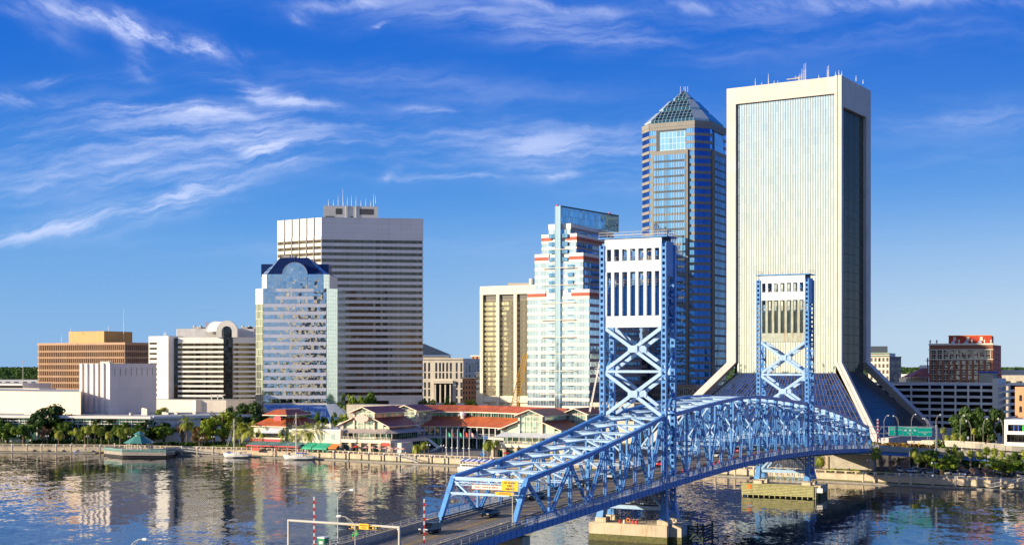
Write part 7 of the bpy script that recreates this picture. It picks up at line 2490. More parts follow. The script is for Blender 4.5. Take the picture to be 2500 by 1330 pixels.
gate(BP(-106.8, -9.0, dz_(-106)), 7.8, 'raised red and white barrier arm over the water left of the tall street lamp')
gate((*G(2142, 478), 9.0), 10.0, 'raised red and white barrier arm at the far end of the bridge', .5)
# green road signs
gg = thing('road_sign_gantry', 'sign gantry with three green direction boards right of the bridge end', 'road sign', (*G(2286, 480), 8.0))
Yg = 480
mb = MB()
for px in (2118, 2286):
    g = G(px, Yg); mb.box(g.x - .25, g.x + .25, g.y - .25, g.y + .25, 7.5, ZY(1036, Yg))
mb.build('post', 'steel_grey', gg)
mb = MB(); g0, g1 = G(2118, Yg), G(2286, Yg)
for z in (ZY(1041, Yg), ZY(1058, Yg)):
    for dy_ in (0, 1.2): mb.beam((g0.x, g0.y + dy_, z), (g1.x, g1.y + dy_, z), .14, .14)
for i in range(14):
    a = g0.lerp(g1, i / 14); b = g0.lerp(g1, (i + 1) / 14); z0, z1 = (ZY(1041, Yg), ZY(1058, Yg)) if i % 2 else (ZY(1058, Yg), ZY(1041, Yg)); mb.beam((a.x, a.y, z0), (b.x, b.y, z1), .09, .09)
mb.build('truss', 'steel_grey', gg)
for (p0, p1, ya, yb, lines, bar) in ((2170.5, 2203, 1041, 1061.5, [('Convention Center', .62), ('Bay St.', .74), ('↓', .6)], .36), (2204.5, 2239.5, 1042, 1062.5, [('NORTH SOUTH EAST', .5), ('Ocean St.', .9), ('↓', .6)], None), (2241, 2275, 1043.5, 1064, [('', .5), ('Ocean St.', .72), ('↗', .6)], .48)):
    g0, g1 = G(p0, Yg - .5), G(p1, Yg - .5); z1, z0 = ZY(ya, Yg), ZY(yb, Yg)
    bd = sub('direction_board', gg)
    mb = MB(); mb.box(g0.x - .12, g1.x + .12, g0.y, g0.y + .08, z0 - .12, z1 + .12); mb.build('border', 'white', bd)
    mb = MB(); mb.box(g0.x, g1.x, g0.y - .05, g0.y - .003, z0, z1); mb.build('board', 'sign_green', bd)
    h_ = (z1 - z0)
    if bar:
        mb = MB(); mb.box(g0.x, g1.x, g0.y - .07, g0.y - .053, z1 - h_ * bar - .06, z1 - h_ * bar + .06); mb.build('divider', 'white', bd)
    ys = (.18, .62, .85) if bar else (.16, .68, .88)
    for (tx, k), yy in zip(lines, ys):
        if tx in '↓↗':
            if tx:
                cx_ = (g0.x + g1.x) / 2; zc_ = z1 - h_ * yy; q = MB()
                if tx == '↓': q.poly([(cx_ - .35, g0.y - .06, zc_ + .08), (cx_, g0.y - .06, zc_ - .3), (cx_ + .35, g0.y - .06, zc_ + .08)]); q.box(cx_ - .08, cx_ + .08, g0.y - .07, g0.y - .055, zc_, zc_ + .28)
                else: q.beam((cx_ - .3, g0.y - .07, zc_ - .25), (cx_ + .2, g0.y - .07, zc_ + .2), .03, .16, up=(0, 1, 0)); q.poly([(cx_ + .35, g0.y - .06, zc_ + .32), (cx_ - .08, g0.y - .06, zc_ + .28), (cx_ + .3, g0.y - .06, zc_ - .1)])
                q.build('arrow', 'white', bd)
            continue
        text_mesh(tx, k * (.62 if bar or yy > .5 else .62), 'text_white', bd, ((g0.x + g1.x) / 2, g0.y - .06, z1 - h_ * yy), (1, 0, 0))
    if not bar:
        for k in (-1, 0, 1):
            q = MB(); cx_ = (g0.x + g1.x) / 2 + k * 1.6; q.box(cx_ - .38, cx_ + .38, g0.y - .07, g0.y - .055, z1 - h_ * .48, z1 - h_ * .27); q.build('route_shield', 'white', bd)
for i, px in enumerate((2166, 2204, 2243)):
    cs_ = thing('curve_sign', 'small yellow chevron sign in front of the dry hedge, %s of three' % ('left', 'middle', 'right')[i], 'road sign', (*G(px, 482), 8.6))
    g = G(px, 482); mb = MB(); mb.tube((g.x, g.y, 8.4), (g.x, g.y, 11), .05, .05, 5); mb.build('post', 'steel_grey', cs_); mb = MB(); z = ZY(1084, 482); mb.poly([(g.x, g.y - .1, z + .5), (g.x - .4, g.y - .1, z), (g.x, g.y - .1, z - .5), (g.x + .4, g.y - .1, z)][::1]); mb.box(g.x - .33, g.x + .33, g.y - .09, g.y - .05, z - .33, z + .33); mb.build('board', 'sign_yellow', cs_)
ys_ = thing('arrow_sign', 'yellow double arrow board at the end of the bridge', 'road sign', (*G(2147, 476), 9)); g = G(2147, 476); mb = MB(); mb.tube((g.x, g.y, 9), (g.x, g.y, 11), .06, .06, 5); mb.build('post', 'steel_grey', ys_); mb = MB(); mb.box(g.x - .65, g.x + .65, g.y - .15, g.y - .08, ZY(1083.5, 476), ZY(1079, 476)); mb.build('board', 'sign_yellow', ys_)
mb = MB(); zz = ZY(1081.2, 476); mb.box(g.x - .4, g.x + .4, g.y - .17, g.y - .155, zz - .05, zz + .05); mb.poly([(g.x - .55, g.y - .16, zz), (g.x - .35, g.y - .16, zz - .16), (g.x - .35, g.y - .16, zz + .16)]); mb.poly([(g.x + .55, g.y - .16, zz), (g.x + .35, g.y - .16, zz + .16), (g.x + .35, g.y - .16, zz - .16)]); mb.build('arrow', 'text_black', ys_)
for px, Y, y_, lab in ((2158, 492, 1072, 'white diamond sign seen from behind near the bridge end'), (2363, 500, 1068, 'small white square sign on a post below the large dark trees')):
    w_ = thing('small_sign', lab, 'road sign', (*G(px, Y), 8.6)); g = G(px, Y); z = ZY(y_, Y); mb = MB(); mb.tube((g.x, g.y, 8.4), (g.x, g.y, z), .05, .05, 5); mb.build('post', 'steel_grey', w_); mb = MB(); mb.poly([(g.x - .7, g.y - .1, z), (g.x, g.y - .1, z - .7), (g.x + .7, g.y - .1, z), (g.x, g.y - .1, z + .7)]) if px < 2200 else mb.box(g.x - .35, g.x + .35, g.y - .1, g.y - .06, z - .5, z + .5); mb.build('board', 'white', w_)

# ------------------------------------------------------------------ vehicles
def car_proto(col, name, label, kind='sedan'):
    paint('car_' + name, col, .22, var=.02, spec=.7)
    t_ = thing({'sedan': 'car', 'suv': 'car', 'pickup': 'pickup_truck'}[kind], label, 'car' if kind != 'pickup' else 'pickup truck', (0, 0, 0))
    L_, Wd = (4.7, 1.8) if kind != 'pickup' else (5.6, 1.95)
    hb = {'sedan': .95, 'suv': 1.05, 'pickup': 1.05}[kind]; ht = {'sedan': 1.42, 'suv': 1.75, 'pickup': 1.8}[kind]
    # body: cross sections along x (x forward)
    sec = {'sedan': [(-2.3, .45, .75), (-2.2, .3, .92), (-1.2, .28, .98), (0, .28, .96), (1.1, .28, .92), (1.9, .3, .82), (2.25, .35, .68), (2.33, .42, .6)],
           'suv': [(-2.35, .5, .9), (-2.28, .32, 1.08), (-1.2, .3, 1.08), (0, .3, 1.05), (1.0, .3, 1.04), (1.9, .32, .98), (2.25, .38, .85), (2.35, .45, .7)],
           'pickup': [(-2.8, .55, .95), (-2.75, .4, 1.1), (-1.0, .38, 1.1), (0, .38, 1.1), (1.2, .38, 1.1), (2.3, .4, 1.05), (2.7, .45, .9), (2.8, .5, .75)]}[kind]
    mb = MB(); rings = []
    for x, z0, z1 in sec:
        wv = Wd / 2 * (1 if abs(x) < 2.0 else .93)
        rings.append([(x, -wv * .92, z0), (x, wv * .92, z0), (x, wv, (z0 + z1) / 2), (x, wv * .9, z1), (x, -wv * .9, z1), (x, -wv, (z0 + z1) / 2)])
    k = len(mb.v)
    for r__ in rings: mb.v += r__
    for i in range(len(rings) - 1):
        for j in range(6):
            a, b = k + i * 6 + j, k + i * 6 + (j + 1) % 6
            mb.f.append((a, a + 6, b + 6, b)); mb.m.append(0)
    mb.f.append(tuple(k + j for j in range(6))); mb.m.append(0); mb.f.append(tuple(k + (len(rings) - 1) * 6 + j for j in range(6))[::-1]); mb.m.append(0)
    cab = {'sedan': [(-1.75, .97), (-1.05, ht), (.25, ht), (1.15, .95)], 'suv': [(-2.2, 1.06), (-1.95, ht), (.3, ht), (1.15, 1.04)], 'pickup': [(-.9, 1.1), (-.8, ht), (.5, ht), (1.3, 1.1)]}[kind]
    wb_, wt_ = Wd / 2 * .88, Wd / 2 * .72
    P4 = [[(x, -(wb_ if i in (0, 3) else wt_), z), (x, (wb_ if i in (0, 3) else wt_), z)] for i, (x, z) in enumerate(cab)]
    mb.poly([P4[1][0], P4[2][0], P4[2][1], P4[1][1]])
    mb.build('body', 'car_' + name, t_)
    gm = MB()
    gm.poly([P4[0][0], P4[1][0], P4[1][1], P4[0][1]][::-1]); gm.poly([P4[2][0], P4[3][0], P4[3][1], P4[2][1]])
    gm.poly([P4[0][0], P4[3][0], P4[2][0], P4[1][0]]); gm.poly([P4[0][1], P4[1][1], P4[2][1], P4[3][1]])
    gm.build('window', 'g_black', t_)
    if kind == 'pickup':
        q = MB(); q.box(-2.6, -1.0, -.8, .8, 1.101, 1.13); q.build('bed', 'black', t_)
    wx = 1.4 if kind != 'pickup' else 1.75
    for x in (-wx, wx):
        for y in (-1, 1):
            q = MB(); q.tube((x, y * (Wd / 2 - .18), .33), (x, y * (Wd / 2 + .02), .33), .34, .34, 14); wh = q.build('wheel', 'tyre', t_)
            q = MB(); q.tube((x, y * (Wd / 2 + .021), .33), (x, y * (Wd / 2 + .03), .33), .2, .2, 10); q.build('rim', 'chrome', wh)
    xf = sec[-1][0]; xr = sec[0][0]
    for y in (-1, 1):
        q = MB(); q.box(xf - .25, xf - .03, y * .62 - .22, y * .62 + .22, sec[-2][2] - .2, sec[-2][2] + .02); q.build('headlight', 'head_lamp', t_)
        q = MB(); q.box(xr - .02, xr + .06, y * .65 - .15, y * .65 + .15, .7, .85); q.build('tail_light', 'tail_lamp', t_)
    return t_
heading = math.atan2(-bv.y, -bv.x)      # towards the camera side
def put_car(o, s, t_, rot=heading):
    o.location = BP(s, t_, dz_(s) + .01); o.rotation_euler = (0, -math.atan2(dz_(s + 2) - dz_(s - 2), 4), rot)
dark_suv = car_proto((.02, .025, .05), 'navy', 'dark blue SUV driving off the near end of the bridge', 'suv'); put_car(dark_suv, -83.5, -2.3)
dk = car_proto((.035, .045, .045), 'charcoal', 'dark grey sedan passing under the bridge portal', 'sedan'); put_car(dk, -63, -1.9)
c3_ = copy_tree(dk, (0, 0, 0), label='dark sedan inside the near truss behind the exit sign'); put_car(c3_, -38.0, -4.8)
silver = car_proto((.55, .56, .56), 'silver', 'silver car inside the truss just left of the near tower', 'sedan'); put_car(silver, 0.5, -4.8)
c4_ = copy_tree(dk, (0, 0, 0), label='dark car further up the near truss in the left lane'); put_car(c4_, -16, -4.8)
redc = car_proto((.55, .02, .02), 'red', 'small red car on the lift span right of the near tower', 'sedan'); put_car(redc, 30, -4.6)
c5_ = copy_tree(silver, (0, 0, 0), label='silver car in the middle of the lift span'); put_car(c5_, 62, -1.6)
c6_ = copy_tree(redc, (0, 0, 0), label='red car on the lift span ahead of the far tower'); put_car(c6_, 88, -4.6)
c7_ = copy_tree(dk, (0, 0, 0), label='dark car on the far side of the lift span'); put_car(c7_, 104, -4.8)
white_car = car_proto((.75, .75, .73), 'white', 'white SUV parked', 'suv')
pick = car_proto((.72, .70, .64), 'cream', 'cream pickup truck on the riverside road behind the far pier', 'pickup'); pick.location = (*G(1812, 500), GZ + .02); pick.rotation_euler = (0, 0, toL)
cols_ = {'white': white_car, 'silver': silver, 'dark': dk, 'navy': dark_suv}
lot = [(2163, 24, 'white', 'white SUV leftmost in the riverside parking row behind the leafless shrubs'), (2186, 24, 'silver', 'silver car behind the middle leafless shrub tree'), (2199, 25, 'white', 'white SUV behind the right leafless shrub tree'), (2219, 26, 'dark', 'dark car right of the three leafless shrub trees'), (2240, 21, 'silver', 'silver car left in the sunny part of the parking row'), (2262, 22, 'dark', 'dark car between two silver ones in the parking row'), (2285, 20, 'white', 'white SUV under the first bright parking lot tree'), (2305, 20, 'silver', 'silver car right under the first bright parking lot tree'), (2325, 19, 'white', 'white SUV in the middle of the parking row, most sunlit'), (2347, 19, 'dark', 'dark car right of the most sunlit white SUV'), (2415, 20, 'dark', 'dark sedan left of the second bright parking lot tree'), (2432, 28, 'navy', 'navy SUV deeper in the lot behind the second bright tree'), (2470, 24, 'silver', 'silver car under the right hand lot trees'), (2300, 34, 'silver', 'silver car in the back row of the lot'), (2360, 36, 'navy', 'navy SUV in the back row of the lot'), (2496, 22, 'dark', 'dark car at the right edge of the lot')]
ww0 = True
for px, of_, k, lab in lot:
    loc = (*wallpt(px, of_), GZ + .02); rot = math.atan2(bv.y, bv.x) + math.pi + .35
    if k == 'white' and ww0: white_car.location = loc; white_car.rotation_euler = (0, 0, rot); white_car['label'] = lab; white_car['group'] = 'cars in the riverside parking lot'; ww0 = False
    else: copy_tree(cols_[k], loc, rot, lab, group='cars in the riverside parking lot')
bl = thing('boom_lift', 'blue boom lift parked before the curved mall hall', 'lift', (*wallpt(1131, 16), GZ))
g = wallpt(1131, 16); mb = MB(); mb.box(g.x - 1.2, g.x + 1.2, g.y - .8, g.y + .8, GZ + .4, GZ + 1.8); mb.build('chassis', 'rail_blue', bl); mb = MB(); mb.beam((g.x - .3, g.y, GZ + 1.6), (g.x + 1.0, g.y, GZ + 7.6), .35, .35); mb.build('boom', 'bridge_pale', bl); mb = MB(); mb.box(g.x + .5, g.x + 2.0, g.y - .5, g.y + .5, GZ + 7.3, GZ + 8.4); mb.build('basket', 'bridge_blue', bl)
for x in (-.9, .9):
    q = MB(); q.tube((g.x + x, g.y - .9, GZ + .4), (g.x + x, g.y + .9, GZ + .4), .4, .4, 10); q.build('wheel', 'tyre', bl)

# ------------------------------------------------------------------ flags and scaffold mast before the mall
for i, (px, col, lab) in enumerate(((1066, 'awning_green', 'flagpole with teal flag, first from the left before the curved hall'), (1080, 'red', 'flagpole with drooping red flag, second from the left'), (1093.5, 'awning_green', 'flagpole with teal flag, third from the left'), (1108.5, 'red', 'flagpole with red flag beside the scaffold mast'), (1122.5, 'sign_pink', 'flagpole with pale pink flag, right of the scaffold mast'), (1158.5, None, 'bare flagpole standing alone at the right'))):
    g = wallpt(px, 7.6); fp = thing('flagpole', lab, 'flagpole', (*g, GZ)); zt = ZY(1047, g.y)
    mb = MB(); mb.tube((g.x, g.y, GZ - 1.5), (g.x, g.y, zt), .16, .09, 6); mb.build('pole', 'white', fp)
    mb = MB(); mb.lathe((g.x, g.y, GZ + 3.7), [(.1, 0), (.5, .15), (.5, .4), (.1, .6)], 8); mb.build('floodlight_ring', 'white', fp)
    if col:
        mb = MB(); n_ = 6
        sl = 2.2 if i not in (1,) else .7
        for k in range(n_):
            a, b = k / n_, (k + 1) / n_
            fz = lambda q: zt - 1.4 - q * (1.7 if sl > 1 else 1.6)
            fy = lambda q: g.y + .25 * math.sin(q * 7)
            hh = lambda q: 1.7 - .5 * q
            mb.poly([(g.x + .1 + sl * a, fy(a), fz(a) - hh(a) * .5), (g.x + .1 + sl * b, fy(b), fz(b) - hh(b) * .5), (g.x + .1 + sl * b, fy(b), fz(b) + hh(b) * .5), (g.x + .1 + sl * a, fy(a), fz(a) + hh(a) * .5)])
        mb.build('flag', col, fp)
sm = thing('scaffold_mast', 'dark square scaffold mast among the flagpoles', 'scaffold', (*wallpt(1101, 12), GZ))
g = wallpt(1101, 12); mb = MB()
for ox in (-.8, .8):
    for oy in (-.8, .8): mb.beam((g.x + ox, g.y + oy, GZ), (g.x + ox, g.y + oy, ZY(1048, g.y)), .12, .12)
for k in range(8):
    z = GZ + 1.2 * k; mb.beam((g.x - .8, g.y - .8, z), (g.x + .8, g.y - .8, z + 1.2), .1, .1); mb.beam((g.x - .8, g.y - .8, z + 1.2), (g.x + .8, g.y - .8, z + 1.2), .1, .1)
mb.build('frame', 'dark_metal', sm)

# ------------------------------------------------------------------ boats
def sailboat(px0, px1, pxm, ytop, label, cover_from_mast):
    Yb = bankY((px0 + px1) / 2) - 4.5
    A, B = G(px0, Yb + 1), G(px1, Yb - 1.5)
    L_ = (B - A).length; u = (B - A).normalized(); n_ = Vector((-u.y, u.x))
    t_ = thing('sailboat', label, 'sailboat', (*A.lerp(B, .5), 0), 'white sailboats at the dock')
    mb = MB(); rings = []
    for k, (f_, w_, zb, zd) in enumerate(((0, .05, 1.2, 2.15), (.05, .45, .1, 2.05), (.2, 1.25, -.3, 1.85), (.45, 1.85, -.4, 1.7), (.75, 1.75, -.3, 1.65), (.93, 1.45, .05, 1.65), (1.0, 1.15, .65, 1.45))):
        c_ = A + u * L_ * f_
        rings.append([Vector((*(c_ + n_ * w_), zd)), Vector((*(c_ + n_ * w_ * .8), (zb + zd) / 2 - .1)), Vector((*c_, zb)), Vector((*(c_ - n_ * w_ * .8), (zb + zd) / 2 - .1)), Vector((*(c_ - n_ * w_), zd))])
    k0 = len(mb.v)
    for r__ in rings: mb.v += [tuple(v_) for v_ in r__]
    for i in range(len(rings) - 1):
        for j in range(5):
            a, b = k0 + i * 5 + j, k0 + i * 5 + (j + 1) % 5
            mb.f.append((a, b, b + 5, a + 5)); mb.m.append(0)
    mb.f.append(tuple(k0 + (len(rings) - 1) * 5 + j for j in range(5))); mb.m.append(0)
    mb.build('hull', 'hull', t_)
    mb = MB(); c_ = A + u * L_ * .3; mb.box3((*(c_ - n_ * .8), 1.6), (*(u * L_ * .32), 0), (*(n_ * 1.6), 0), (0, 0, .6)); mb.build('cabin', 'hull', t_)
    for i in range(4):
        q = MB(); c_ = A + u * L_ * (.33 + .07 * i) - n_ * .82; q.box3((*c_, 1.85), (*(u * .45), 0), (*(n_ * .02), 0), (0, 0, .15)); q.build('porthole', 'black', t_)
    k2 = (pxm - 1250) / F; sm_ = (k2 * A.y - A.x) / (u.x - k2 * u.y); M = A + u * sm_; zt = ZY(ytop, M.y)
    mb = MB(); mb.tube((*M, 1.3), (*M, zt), .22, .16, 6); mb.beam((*(M - n_ * .9), zt * .55), (*(M + n_ * .9), zt * .55), .08, .08); mb.build('mast', 'cream', t_)
    mb = MB(); mb.tube((*M, 2.5), (*(M + u * L_ * .36), 2.6), .07, .07, 5); mb.build('boom', 'cream', t_)
    mb = MB(); mb.tube((*(M + u * .1), 2.75), (*(M + u * L_ * .34), 2.75), .24, .16, 7) if cover_from_mast else mb.box3((*(A + u * L_ * .14 - n_ * .6), 1.95), (*(u * 2.0), 0), (*(n_ * 1.2), 0), (0, 0, .4)); mb.build('sail_cover', 'sail_blue', t_)
    mb = MB(); q0 = A + u * L_ * .62; mb.box3((*(q0 - n_ * .9), 2.4), (*(u * 2.4), 0), (*(n_ * 1.8), 0), (0, 0, .15))
    for e in (0, 2.3): 
        for f_ in (-.85, .85): mb.beam((*(q0 + u * e + n_ * f_), 1.2), (*(q0 + u * e + n_ * f_), 2.4), .06, .06)
    mb.build('bimini', 'cloth_dark', t_)
    mb = MB(); mb.tube((*(A + u * .2), 1.6), (*M, zt - .2), .05, .05, 4); mb.tube((*(A + u * .9), 1.6), (*M, zt * .86), .09, .05, 5); mb.tube((*(B - u * .3), 1.2), (*M, zt), .03, .03, 4)
    for f_ in (-1.6, 1.6): mb.tube((*(M + n_ * f_), 1.2), (*M, zt * .97), .025, .025, 4)
    mb.build('rigging', 'lamp_grey', t_)
    mb = MB()
    for f_ in (-1, 1):
        for k in range(7):
            c_ = A + u * L_ * (.12 + .13 * k) + n_ * f_ * min(1.6, .6 + .5 * k); mb.beam((*c_, 1.6), (*c_, 2.35), .04, .04)
            if k: mb.beam((*pc, 2.32), (*c_, 2.32), .03, .03)
            pc = c_
    mb.build('guard_rail', 'steel_grey', t_)
sailboat(545.5, 613, 571.5, 1021, 'white sailboat, the left one, with blue cover on its foredeck', False)
sailboat(692, 771, 723, 1008, 'white sailboat, the longer right one, with blue sail cover along the boom', True)
# tour boat with striped awning
A, B = G(1117, 512), G(1225, 503); u = (B - A).normalized(); n_ = Vector((-u.y, u.x)); Lb = (B - A).length
tb = thing('tour_boat', 'white tour boat with blue and white striped awning beside the near truss', 'boat', (*A.lerp(B, .5), 0))
mb = MB(); pl_ = [A, A + u * 1.2 - n_ * 1.6, B - n_ * 1.8, B + n_ * 1.8, A + u * 1.2 + n_ * 1.6]; mb.prism(pl_, -.3, 1.0); mb.build('hull', 'hull', tb)
mb = MB(); mb.box3((*(A + u * 2 - n_ * 1.4), 1.0), (*(u * (Lb - 3)), 0), (*(n_ * 2.8), 0), (0, 0, 1.3)); mb.build('cabin', 'hull', tb)
mb = MB(); mb.box3((*(A + u * 2.5 - n_ * 1.42), 1.4), (*(u * (Lb - 4)), 0), (*(n_ * .02), 0), (0, 0, .6)); mb.build('window', 'g_black', tb)
mb = MB()
for k in range(12):
    q0 = A + u * (1.2 + k * 1.15); mb.poly([(*(q0 - n_ * 1.9), 3.2), (*(q0 + u * 1.15 - n_ * 1.9), 3.2), (*(q0 + u * 1.15 + n_ * 1.6), 4.0), (*(q0 + n_ * 1.6), 4.0)], k % 2)
mb.build('awning', ['white', 'sail_blue'], tb)
mb = MB()
for k in range(10):
    q0 = A + u * (1.3 + k * 1.5)
    for f_ in (-1.7, 1.5): mb.beam((*(q0 + n_ * f_), .9), (*(q0 + n_ * f_), 3.3), .08, .08)
for z in (1.5, 2.0): mb.beam((*(A + u * 1.2 - n_ * 1.7), z), (*(B - n_ * 1.7), z), .06, .06)
mb.build('railing', 'white', tb)
ky = thing('kayak', 'small blue kayak lying on the left floating dock', 'kayak', (*wallpt(175, 2.6), .45)); q0 = wallpt(171, 2); q1 = wallpt(180, 2); mb = MB(); m_ = q0.lerp(q1, .5); mb.tube((*q0, .7), (*m_, .7), .08, .42, 8); mb.tube((*m_, .7), (*q1, .7), .42, .08, 8); mb.build('hull', 'rail_blue', ky)

# ------------------------------------------------------------------ gazebo on its platform
pf = thing('river_platform', 'concrete platform jutting into the river with teal rails', 'platform', (*wallpt(340, 0), 0))
pp_ = [G(254, 592), G(298, 579), G(405, 577), G(428, 586), G(428, 606), G(254, 610)]
mb = MB(); mb.prism(pp_, .9, 2.3); mb.build('deck', 'dock', pf)
mb = MB(); mb.prism([p + (Vector((340 * .0, 0))) for p in [G(256, 593), G(299, 580), G(404, 578), G(426, 587), G(426, 604), G(256, 608)]], -2, .9); mb.build('base', 'black', pf)
mb = MB()
for a, b in zip(pp_[:3], pp_[1:4]):
    f = Fac(a, b); f.box(mb, 0, f.L, 2.4, 3.2, -.1, -.05); 
mb.build('rail_panel', 'awning_teal', pf)
mb = MB()
for a, b in zip(pp_[:3], pp_[1:4]):
    f = Fac(a, b); f.box(mb, 0, f.L, 3.25, 3.4, -.15, 0)
    for i in range(int(f.L / 2) + 1): f.box(mb, i * 2, i * 2 + .15, 2.3, 3.3, -.15, 0)
mb.build('railing', 'teal_frame', pf)
gz = thing('gazebo', 'gazebo with green metal pagoda roof on the river platform', 'gazebo', (*G(340, 592), 2.3))
c_ = G(340.5, 593); cx_, cy_ = c_
def ring8(r__, z): return [(cx_ + r__ * math.cos(R(22.5 + 45 * i)), cy_ + r__ * math.sin(R(22.5 + 45 * i)), z) for i in range(8)]
z1 = ZY(1081, 590)
def hip8(r0, z0, r1, z1_, nm, mt_='metal_green'):
    mb = MB(); a, b = ring8(r0, z0), ring8(r1, z1_)
    for i in range(8):
        j = (i + 1) % 8; mb.poly([a[i], a[j], b[j], b[i]])
    mb.poly(a[::-1]); mb.build(nm, mt_, gz)
hip8(6.8, z1, 1.9, z1 + 2.9, 'lower_roof'); hip8(2.7, z1 + 3.5, .1, z1 + 5.0, 'upper_roof')
mb = MB(); mb.prism([(p[0], p[1]) for p in ring8(1.9, 0)], z1 + 2.6, z1 + 3.6); mb.build('lantern', 'teal_frame', gz)
for i in range(8):
    p = ring8(5.2, 2.3)[i]; q = MB(); q.box(p[0] - .32, p[0] + .32, p[1] - .32, p[1] + .32, 2.3, z1 + .1); q.build('column', 'cream', gz)

# ------------------------------------------------------------------ people
def person(label, loc, rot, top, legs, hat=None, pose=0):
    t_ = thing('person', label, 'person', loc)
    bm_v = [(0, 0, .95), (0, 0, 1.2), (0, 0, 1.42), (0, 0, 1.5), (0, .01, 1.62), (0, .01, 1.72)]
    rad = [.14, .13, .15, .055, .095, .07]; ed = [(0, 1), (1, 2), (2, 3), (3, 4), (4, 5)]
    for sg in (-1, 1):
        k = len(bm_v)
        bm_v += [(sg * .18, 0, 1.42), (sg * .24, .06, 1.15), (sg * .2, .25 if pose else .08, 1.0 if pose else .9)]; rad += [.06, .045, .035]; ed += [(2, k), (k, k + 1), (k + 1, k + 2)]
        for f_ in range(5):
            bm_v.append((sg * (.2 - .02 + .012 * f_), (.25 if pose else .08) + .06, (1.0 if pose else .9) - (.07 if f_ else .02) - .01 * (2 - abs(f_ - 2)))); rad.append(.01); ed.append((k + 2, len(bm_v) - 1))
        k = len(bm_v)
        bm_v += [(sg * .1, 0, .9), (sg * .11, .02, .5), (sg * .11, 0, .09), (sg * .11, .14, .05)]; rad += [.085, .06, .045, .04]; ed += [(0, k), (k, k + 1), (k + 1, k + 2), (k + 2, k + 3)]
    me = bpy.data.meshes.new('body'); me.from_pydata(bm_v, ed, []); me.materials.append(MT['skin'])
    o = bpy.data.objects.new('body', me); C.objects.link(o); o.parent = t_
    sk = o.modifiers.new('skin', 'SKIN'); sk.use_smooth_shade = True
    for i, r__ in enumerate(rad): me.skin_vertices[0].data[i].radius = (r__, r__ * .8)
    me.skin_vertices[0].data[0].use_root = True
    ss = o.modifiers.new('sub', 'SUBSURF'); ss.levels = ss.render_levels = 1
    mb = MB(); mb.lathe((0, 0, 0), [(.16, .92), (.17, 1.1), (.2, 1.4), (.1, 1.5)], 10)
    for sg in (-1, 1): mb.tube((sg * .17, 0, 1.44), (sg * .25, .06, 1.14), .08, .065, 8)
    q = mb.build('shirt', top, t_, origin=(0, 0, 0)); q.location = (0, 0, 0)
    mb = MB()
    for sg in (-1, 1): mb.tube((sg * .09, 0, .96), (sg * .11, .02, .5), .1, .08, 8); mb.tube((sg * .11, .02, .5), (sg * .11, 0, .1), .08, .07, 8)
    q = mb.build('trousers', legs, t_, origin=(0, 0, 0)); q.location = (0, 0, 0)
    mb = MB(); mb.lathe((0, .01, 1.66), [(.15, 0), (.12, .04), (.11, .12), (.02, .17)], 10); q = mb.build('helmet' if hat else 'hair', hat or 'cloth_dark', t_, origin=(0, 0, 0)); q.location = (0, 0, 0)
    t_.rotation_euler = (0, 0, rot)
    return t_
def wk(s): return dz_(s) + .16
person('road worker in lime shirt and orange trousers, the left one on the bridge walkway', BP(-97.3, -8.2, wk(-97.3)), 1.0, 'cloth_green', 'cloth_orange', 'lime', 1)
person('road worker in lime shirt and dark trousers, the right one leaning over the walkway', BP(-95.7, -8.6, wk(-95.7)), 2.6, 'cloth_green', 'cloth_dark', 'lime', 1)
person('person in a red shirt standing under the gazebo roof', (*G(346, 588), 2.3), 0, 'red', 'cloth_dark')
ped = person('pedestrian in dark clothes on the far promenade', (*wallpt(64, 9.5), GZ), .5, 'cloth_dark', 'cloth_dark')
ped2 = person('pedestrian in pale top on the far promenade', (*wallpt(133, 10.5), GZ), 2.0, 'white', 'cloth_dark')
ped['group'] = 'pedestrians in dark clothes'; ped2['group'] = 'pedestrians in pale tops'
for px, o_ in ((362, 12), (585, 10), (655, 9.6), (741, 10), (866, 9), (1032, 9.4), (1142, 9), (1076, 11), (2056, 10), (2332, 10)):
    copy_tree(ped, (*wallpt(px, o_), GZ), px * .7)
for px, o_ in ((240, 10), (604, 9.5), (690, 10), (812, 9), (962, 8.8), (1062, 9.5), (1170, 9.2), (2240, 9.5)):
    copy_tree(ped2, (*wallpt(px, o_), GZ), px * .3)
# works clutter on the left walkway
to = thing('portable_toilet', 'dark green portable toilet with pale roof on the left walkway', 'portable toilet', BP(-105.2, -8.4, wk(-105)))
L3 = Loc(OB, cv, bv); s_, z_ = -105.8, wk(-105.5)
def lb(mb, s0, s1, t0, t1, z0, z1, m=0): mb.box3(BP(s0, t0, z0), c3 * (t1 - t0), b3 * (s1 - s0), z3 * (z1 - z0), m)
mb = MB(); lb(mb, s_, s_ + 1.25, -9.1, -7.9, z_, z_ + 2.05); mb.build('cabin', 'green', to); mb = MB(); lb(mb, s_ - .05, s_ + 1.3, -9.15, -7.85, z_ + 2.05, z_ + 2.25); mb.build('roof', 'white', to)
mb = MB(); lb(mb, s_ - .03, s_ - .005, -8.8, -8.2, z_ + 1.2, z_ + 1.6); mb.build('notice', 'white', to); mb = MB(); lb(mb, s_ - .02, s_ - .003, -9.0, -8.0, z_ + .1, z_ + 1.15); mb.build('door', 'awning_teal', to)
